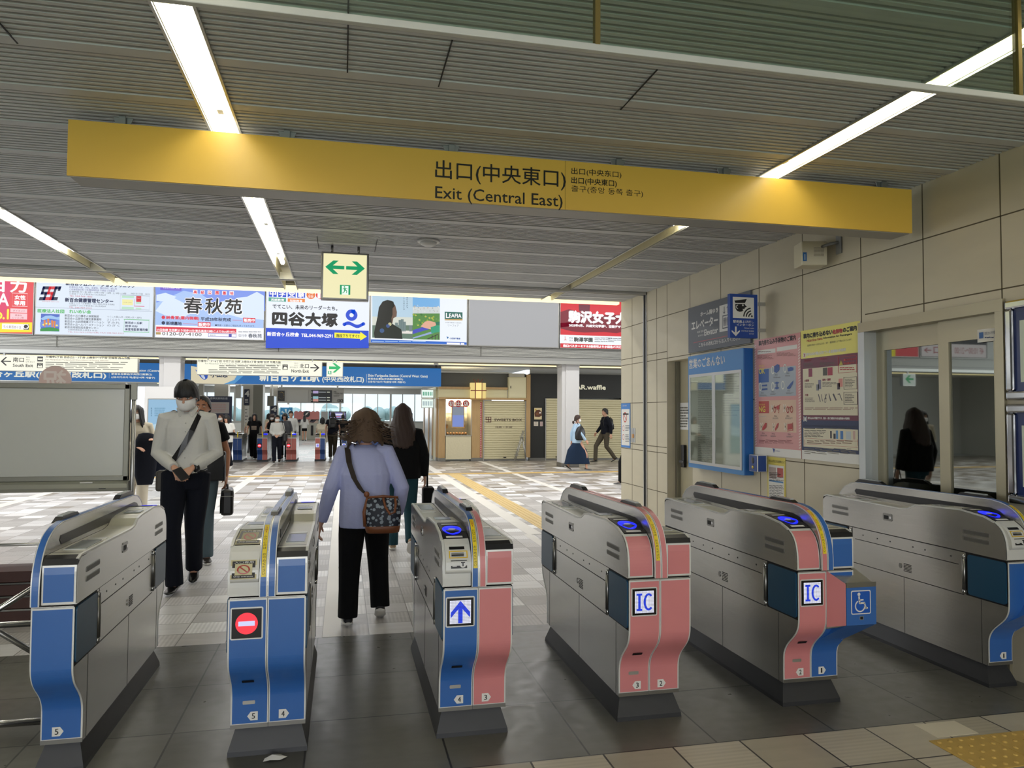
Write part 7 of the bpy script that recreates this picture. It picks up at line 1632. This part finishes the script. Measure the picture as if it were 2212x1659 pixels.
b.grid(rows, mat('webbing', '#2a2019', .7), False); st_ = b.build('strap', t); so = st_.modifiers.new('t', 'SOLIDIFY'); so.thickness = .006
b = MB(sko); b.tube([(.06, -.10, 1.42), (.13, -.02, 1.445), (.145, .07, 1.41)], .012, mat('webbing', '#2a2019', .7), 6); b.ball((-.005, .255, 1.06), (.022, .012, .024), tan, 12, 8); b.tube([(-.005, .262, 1.04), (-.005, .268, 1.01), (-.01, .27, bz0 + .155)], .006, mat('brass', '#a88a4a', .3, .9), 6); b.build('strap_fitting', t)

# --- the long haired person in black ahead
lg = (([(.085, -.02, .90), (.09, -.22, .52), (.09, -.24, .09)], (0, -1, -.05)), ([(-.085, .02, .90), (-.09, .03, .50), (-.095, .26, .20)], (0, -1, -.8)))
tb, THb, skb = person('person with long dark hair in a loose black top, walking ahead of the lilac jacket', .63, 8.05, 178, 1.58, lg, 'down', (C_BLACK, .86, 'long', 1.38), ('trousers', C_TEAL, 1.05), mat('tan_shoe', '#a58a6c', .5), ('long_wide', HAIRD), False, (4, 0), 2, .010, True, None, 0, 1.05)
t = thing('tote_bag', 'small black bag hanging low beside the person in the loose black top', 'bag', wpt(tb, (-.27, -.03, .42)), R(178)); b = MB(); b.box((-.07, -.12, 0), (.05, .12, .28), C_BLACK); b.build('bag_body', t, .02); b = MB(); b.tube([(0, -.06, .28), (0, -.03, .40), (0, .03, .40), (0, .06, .28)], .007, C_BLACK, 6); b.build('handle', t)
# --- the man half hidden behind the white shirt
lg = (([(.085, -.02, .90), (.09, -.20, .50), (.10, -.20, .085)], (.25, -1, -.03)), ([(-.085, .02, .90), (-.085, .0, .49), (-.08, .22, .14)], (0, -1, -.4)))
th_, THh, skh = person('tanned man in black top and faded jeans behind the white shirt man', -1.40, 8.15, 0, 1.66, lg, [((.25, .04, 1.10), (.255, -.04, .86)), ((-.235, .02, 1.12), (-.25, -.05, .87))], (C_BLACK, .90, 'short', 1.15), ('trousers', C_JEAN, 1.15), mat('brown_shoe', '#2e2620', .4), ('tied', HAIRB), False, (0, 0), 0, .010, True, SKIN_B)
t = thing('briefcase', 'black soft briefcase carried by the man in faded jeans', 'bag', wpt(th_, (.27, -.09, .46)), R(8)); b = MB(); b.box((-.06, -.17, 0), (.06, .17, .26), M['black']); b.build('case', t, .03); b = MB(); b.tube([(0, -.06, .25), (0, -.05, .295), (0, .05, .295), (0, .06, .25)], .010, M['black'], 8); b.build('handle', t); b = MB(); b.box((-.068, -.13, .02), (-.06, .13, .16), C_BLACK); b.box((-.064, -.175, .19), (.064, .175, .198), M['steel_d']); b.build('front_pocket', t, .004)
t = thing('shoulder_bag', 'flat black shoulder bag with silver zip at the hip of the man in jeans', 'bag', wpt(th_, (.16, -.16, .80)), 0); b = MB(); b.box((-.12, -.03, 0), (.10, .03, .30), M['black']); b.build('bag_body', t, .02); b = MB(); b.box((.085, -.034, .04), (.092, -.028, .26), M['chrome']); b.build('zip', t)
# --- woman beside the whiteboard
tw_, THw, skw = person('masked woman in cream top with dark coat over her arm beside the whiteboard', -2.96, 12.0, 20, 1.58, walk(.25, 1), [((.25, .02, 1.10), (.20, -.18, 1.16)), ((-.22, .02, 1.10), (-.02, -.2, 1.05))], (C_CREAM, .86, 'long', 1.15), ('trousers', C_CREAM, 1.35), mat('beige_shoe', '#b8a88c', .5), ('long', HAIRB), True, (0, -25), 0, .012)
t = thing('draped_coat', 'dark navy coat draped over the arm of the woman by the whiteboard', 'coat', wpt(tw_, (.10, -.16, .42)), R(20)); b = MB(); b.loft([[v for v in ell(0, 0, z, rx, ry, 16, 2.6)] for z, rx, ry in ((0, .10, .05), (.15, .14, .07), (.40, .16, .08), (.62, .15, .07), (.74, .10, .05), (.76, .04, .03))], C_NAVY); b.build('folded_cloth', t)
t = thing('tote_bag', 'navy tote with small white tag hanging by the woman at the whiteboard', 'bag', wpt(tw_, (.30, .04, .52)), R(10)); b = MB(); b.box((-.13, -.05, 0), (.13, .05, .34), cloth('tote_navy', '#1a2030')); b.build('bag_body', t, .02); b = MB(); b.box((-.02, -.056, .24), (.03, -.05, .27), M['paper']); b.build('tag', t); b = MB(); b.tube([(-.07, 0, .33), (-.05, 0, .5), (.05, 0, .5), (.07, 0, .33)], .008, C_NAVY, 6); b.build('handle', t)
# --- person in a dark cap behind the man's shoulder
tc, THc, skc = person('person in a dark cap mostly hidden behind the white shirt man and the poster pillar', -3.1, 15.1, 10, 1.5, STAND, 'phone', (C_GREY, .86, 'long', 1.1), ('trousers', C_DENIM, 1.1), None, ('short', HAIRB), False, (5, 20), 0, .016)
t = thing('cap', 'dark baseball cap on the person behind the white shirt man', 'cap', tc.location, R(10)); b = MB(skc); rg = []
for q in range(7):
    a = math.pi / 2 * q / 6; rg.append([THc @ v for v in ell(0, .004, .035 + .108 * math.sin(a), max(.004, .095 * math.cos(a)), max(.004, .112 * math.cos(a)), 18, 2)])
b.loft(rg, C_NAVY); b.build('crown', t); b = MB(skc); b.grid([[THc @ Vector((s * .07, -.08 - y, .045 - y * .15)) for s in (-1, -.5, 0, .5, 1)] for y in (0, .04, .075)], C_NAVY); pk = b.build('peak', t); so = pk.modifiers.new('t', 'SOLIDIFY'); so.thickness = .004

# --- people around the far gates
V = .017; GP = 'people around the far gates'
person('masked person with short hair in a brown jacket facing left before the timetable', -3.80, 22.6, -55, 1.55, STAND, 'phone', (C_BROWN, .84, 'long', 1.2), ('trousers', C_BLACK, 1.1), None, ('short', HAIRB), True, (6, 0), 0, V, group=GP)
person('masked person with tied hair just behind the woman with the black shoulder bag', -3.42, 22.9, -40, 1.42, walk(.3, 1), 'phone', (C_BLACK, .84, 'short', 1.1), ('trousers', C_BLACK, 1.0), None, ('tied', HAIRD), True, (0, 0), 0, V, group=GP)
tq, _, kq = person('woman with long fringe in white and navy top and black trousers, walking with a phone', -2.93, 20.5, -8, 1.42, walk(.45, -1), 'phone', (C_WHITE, .84, 'short', 1.35), ('trousers', C_NAVY, 1.25), SHOEW, ('fringe', HAIRB), False, (6, 0), 0, .014, group=GP)
b = MB(kq)
for (e, w) in ARMS['phone']: b.tube([Vector(e), Vector(e) + (Vector(w) - Vector(e)) * .5, Vector(w)], [.05, .044, .034], C_BLACK, 10)
b.build('under_sleeve', tq)
t = thing('tote_bag', 'large black tote in front of the walking woman with the long fringe', 'bag', wpt(tq, (-.06, -.24, .62)), R(-8)); b = MB(); b.box((-.17, -.04, 0), (.17, .04, .25), C_BLACK); b.build('bag_body', t, .03); b = MB(); b.tube([(-.1, 0, .24), (-.12, .02, .42), (-.08, .12, .62)], .009, C_BLACK, 6); b.build('handle', t)
tk, _, kk = person('long haired woman in all black with a printed shirt front, walking out between far gates', -2.70, 24.7, 0, 1.44, walk(.35, 1), 'swing', (C_BLACK, .86, 'short', 1.15), ('trousers', C_BLACK, 1.3), SHOEW, ('long', HAIRB), False, (0, 0), 0, V, group=GP)
b = MB(kk); b.box((-.09, -.130, 1.10), (.09, -.126, 1.24), ink('#8a7a6a')); b.box((-.09, -.132, 1.15), (.09, -.130, 1.17), ink('#3a302a')); b.build('shirt_print', tk)
person('masked woman in a sleeveless black top behind the far navy and rose gate', -2.22, 25.2, 5, 1.42, walk(.3, 1), 'phone', (C_BLACK, .84, None, 1.1), ('trousers', C_BLACK, 1.1), None, ('fringe', HAIRD), True, (0, 0), 0, V, group=GP)
tg, _, kg = person('masked woman in white shirt with clasped hands, between two far gates', -1.88, 23.1, 0, 1.40, walk(.3, -1), 'held', (C_WHITE, .92, 'long', 1.2), ('trousers', C_NAVY, 1.2), SHOEB, ('short', HAIRB), True, (6, 0), 0, V, group=GP)
t = thing('shoulder_bag', 'black shoulder bag on the masked woman in the white shirt', 'bag', wpt(tg, (.24, 0, .62)), 0); b = MB(); b.box((-.05, -.11, 0), (.05, .11, .24), M['black']); b.build('bag_body', t, .03); b = MB(); b.tube([(0, -.07, .23), (-.08, -.08, .5), (-.12, 0, .66), (-.08, .08, .5), (0, .07, .23)], .008, M['black'], 6); b.build('strap', t)
person('person in a grey coat close behind the masked woman in the white shirt', -1.80, 24.9, 0, 1.44, walk(.3, 1), 'down', (C_GREY, .50, 'long', 1.25), ('trousers', C_BLACK, 1.0), None, ('bob', HAIRB), False, (0, -10), 0, V, group=GP)
tm2, _, km2 = person('man in white shirt with dark rucksack straps walking out behind the far gates', -1.70, 26.3, 5, 1.52, walk(.35, -1), 'down', (C_WHITE, .92, 'long', 1.1), ('trousers', C_NAVY, 1.1), SHOEB, ('short', HAIRB), False, (0, 0), 0, V, group=GP)
person('child-height person with short black hair behind the woman in all black', -3.22, 28.2, 170, 1.32, STAND, 'down', (C_CREAM, .86, 'short', 1.1), ('trousers', C_GREY, 1.0), None, ('short', HAIRB), False, (0, 0), 0, V, group=GP)
person('person in pale jacket with black hair at the far left of the platform sign pillars', -2.9, 31.5, 60, 1.42, STAND, 'down', (C_CREAM, .7, 'long', 1.3), ('trousers', C_BLACK, 1.0), None, ('long', HAIRB), False, (0, 0), 0, .02, group=GP)
person('long haired person in white shirt and black mini skirt before the grey fare machine', -1.90, 39.8, 185, 1.32, STAND, 'phone', (C_WHITE, .84, 'long', 1.15), ('mini', C_BLACK, 1.0), SHOEB, ('long', HAIRB), False, (15, 0), 6, .02, group=GP)
person('person in a loose white top walking away left of the backpack man', -.66, 26.0, 178, 1.30, walk(.3, 1), 'down', (C_CREAM, .62, 'short', 1.5), ('long_skirt', C_BLACK, 1.0), SHOEB, ('bob', HAIRB), False, (0, 0), 0, V, group=GP)
tz, _, kz = person('man in dark shirt and khaki trousers with a black backpack, walking away', -.30, 24.6, 178, 1.50, walk(.4, 1), 'swing', (C_NAVY, .88, 'short', 1.15), ('trousers', C_OLIVE, 1.15), SHOEW, ('short', HAIRB), False, (0, 0), 0, V, group=GP)
def backpack(label, root, k, rot, m=None, off=(0, .17, .98)):
    t = thing('backpack', label, 'backpack', wpt(root, off), R(rot)); m = m or M['black']; b = MB(k.copy())
    b.loft([ell(0, 0, z, rx, ry, 18, 3) for z, rx, ry in ((0, .11, .05), (.04, .135, .075), (.2, .14, .08), (.33, .12, .065), (.38, .08, .04), (.39, .03, .02))], m); b.build('bag_body', t)
    b = MB(k.copy()); b.loft([ell(0, .07, z, rx, .03, 14, 3) for z, rx in ((.03, .09), (.06, .11), (.16, .11), (.19, .09))], m); b.build('front_pocket', t)
    b = MB(k.copy())
    for sx in (-1, 1): b.tube([(sx * .09, -.04, .36), (sx * .10, -.12, .44), (sx * .105, -.22, .42), (sx * .11, -.29, .28), (sx * .12, -.25, .10), (sx * .11, -.05, .04)], .014, m, 6)
    b.tube([(-.03, 0, .385), (-.02, 0, .42), (.02, 0, .42), (.03, 0, .385)], .007, m, 6); b.build('strap', t); return t
backpack('black backpack on the man in khaki trousers at the far gates', tz, kz, 178)
person('person with black hair in a black top walking away right of the backpack man', .02, 30.5, 178, 1.40, walk(.3, 1), 'down', (C_BLACK, .86, 'long', 1.1), ('trousers', C_BLACK, 1.0), None, ('short', HAIRB), False, (0, 0), 0, .02, group=GP)
person('grey haired person seen between the two people walking away', 1.18, 25.5, 178, 1.34, STAND, 'down', (C_GREY, .86, 'long', 1.1), ('trousers', C_BLACK, 1.0), None, ('long', HAIRBR), False, (0, 0), 0, V, group=GP)
person('person with dark hair partly hidden right of the long haired person in black', 1.95, 27.5, 178, 1.34, STAND, 'down', (C_GREY, .86, 'long', 1.1), ('trousers', C_BLACK, 1.0), None, ('long', HAIRD), False, (0, 0), 0, V, group=GP)
person('man in black short sleeved shirt standing at the side of the sweets kiosk', 2.28, 25.9, 100, 1.50, STAND, [((.26, .10, 1.12), (.19, -.02, .92)), ((-.26, .10, 1.12), (-.19, -.02, .92))], (C_BLACK, .86, 'short', 1.2), ('trousers', C_NAVY, 1.1), None, ('short', HAIRB), False, (0, 0), 0, V, group=GP)
# --- two walkers by the pillar
tl, _, kl = person('masked woman in pale blue hooded top and long indigo skirt walking right past the pillar', 6.02, 18.75, 90, 1.46, walk(.55, -1), 'swing', (C_SKY, .84, 'long', 1.2), ('long_skirt', C_INDIGO, 1.05), mat('black_sneaker', '#17171a', .6), ('tied', HAIRD), True, (4, 0), 0, .014)
b = MB(kl); b.ball((0, .125, 1.47), (.035, .035, .05), HAIRD, 10, 8); b.build('ponytail', tl)
t = thing('backpack', 'black backpack worn on the side of the woman in the pale blue top', 'backpack', wpt(tl, (-.17, -.03, .80)), R(20)); b = MB(kl.copy()); b.loft([ell(0, 0, z, rx, ry, 18, 3) for z, rx, ry in ((0, .13, .06), (.05, .17, .09), (.22, .17, .09), (.34, .13, .07), (.42, .07, .04), (.44, .03, .02))], M['black']); b.build('bag_body', t); b = MB(kl.copy()); b.tube([(-.04, 0, .42), (-.10, .04, .55), (-.14, .08, .62)], .013, M['black'], 6); b.tube([(-.03, -.02, .44), (0, -.02, .48), (.03, -.02, .44)], .007, M['black'], 6); b.build('strap', t)
tr2, _, kr = person('man in dark navy shirt and olive trousers walking left past the cream shutter', 7.92, 21.85, -88, 1.66, walk(.6, -1), 'swing', (C_NAVY, .88, 'long', 1.12), ('trousers', C_OLIVE, 1.05), SHOEB, ('short', HAIRB), False, (0, 0), 0, .014)
backpack('black backpack on the man walking left past the shutter', tr2, kr, -88)
# --- person just past the end of the stone wall: only a foot shows
person('person hidden past the end of the stone wall with one dark shoe showing', 6.0, 14.85, -90, 1.6, walk(.5, -1), 'down', (cloth('red_cloth', '#a8323a'), .86, 'long', 1.1), ('trousers', C_BLACK, 1.1), mat('dark_grey_shoe', '#2c2c30', .5), ('short', HAIRB), False, (0, 0), 0, .018)
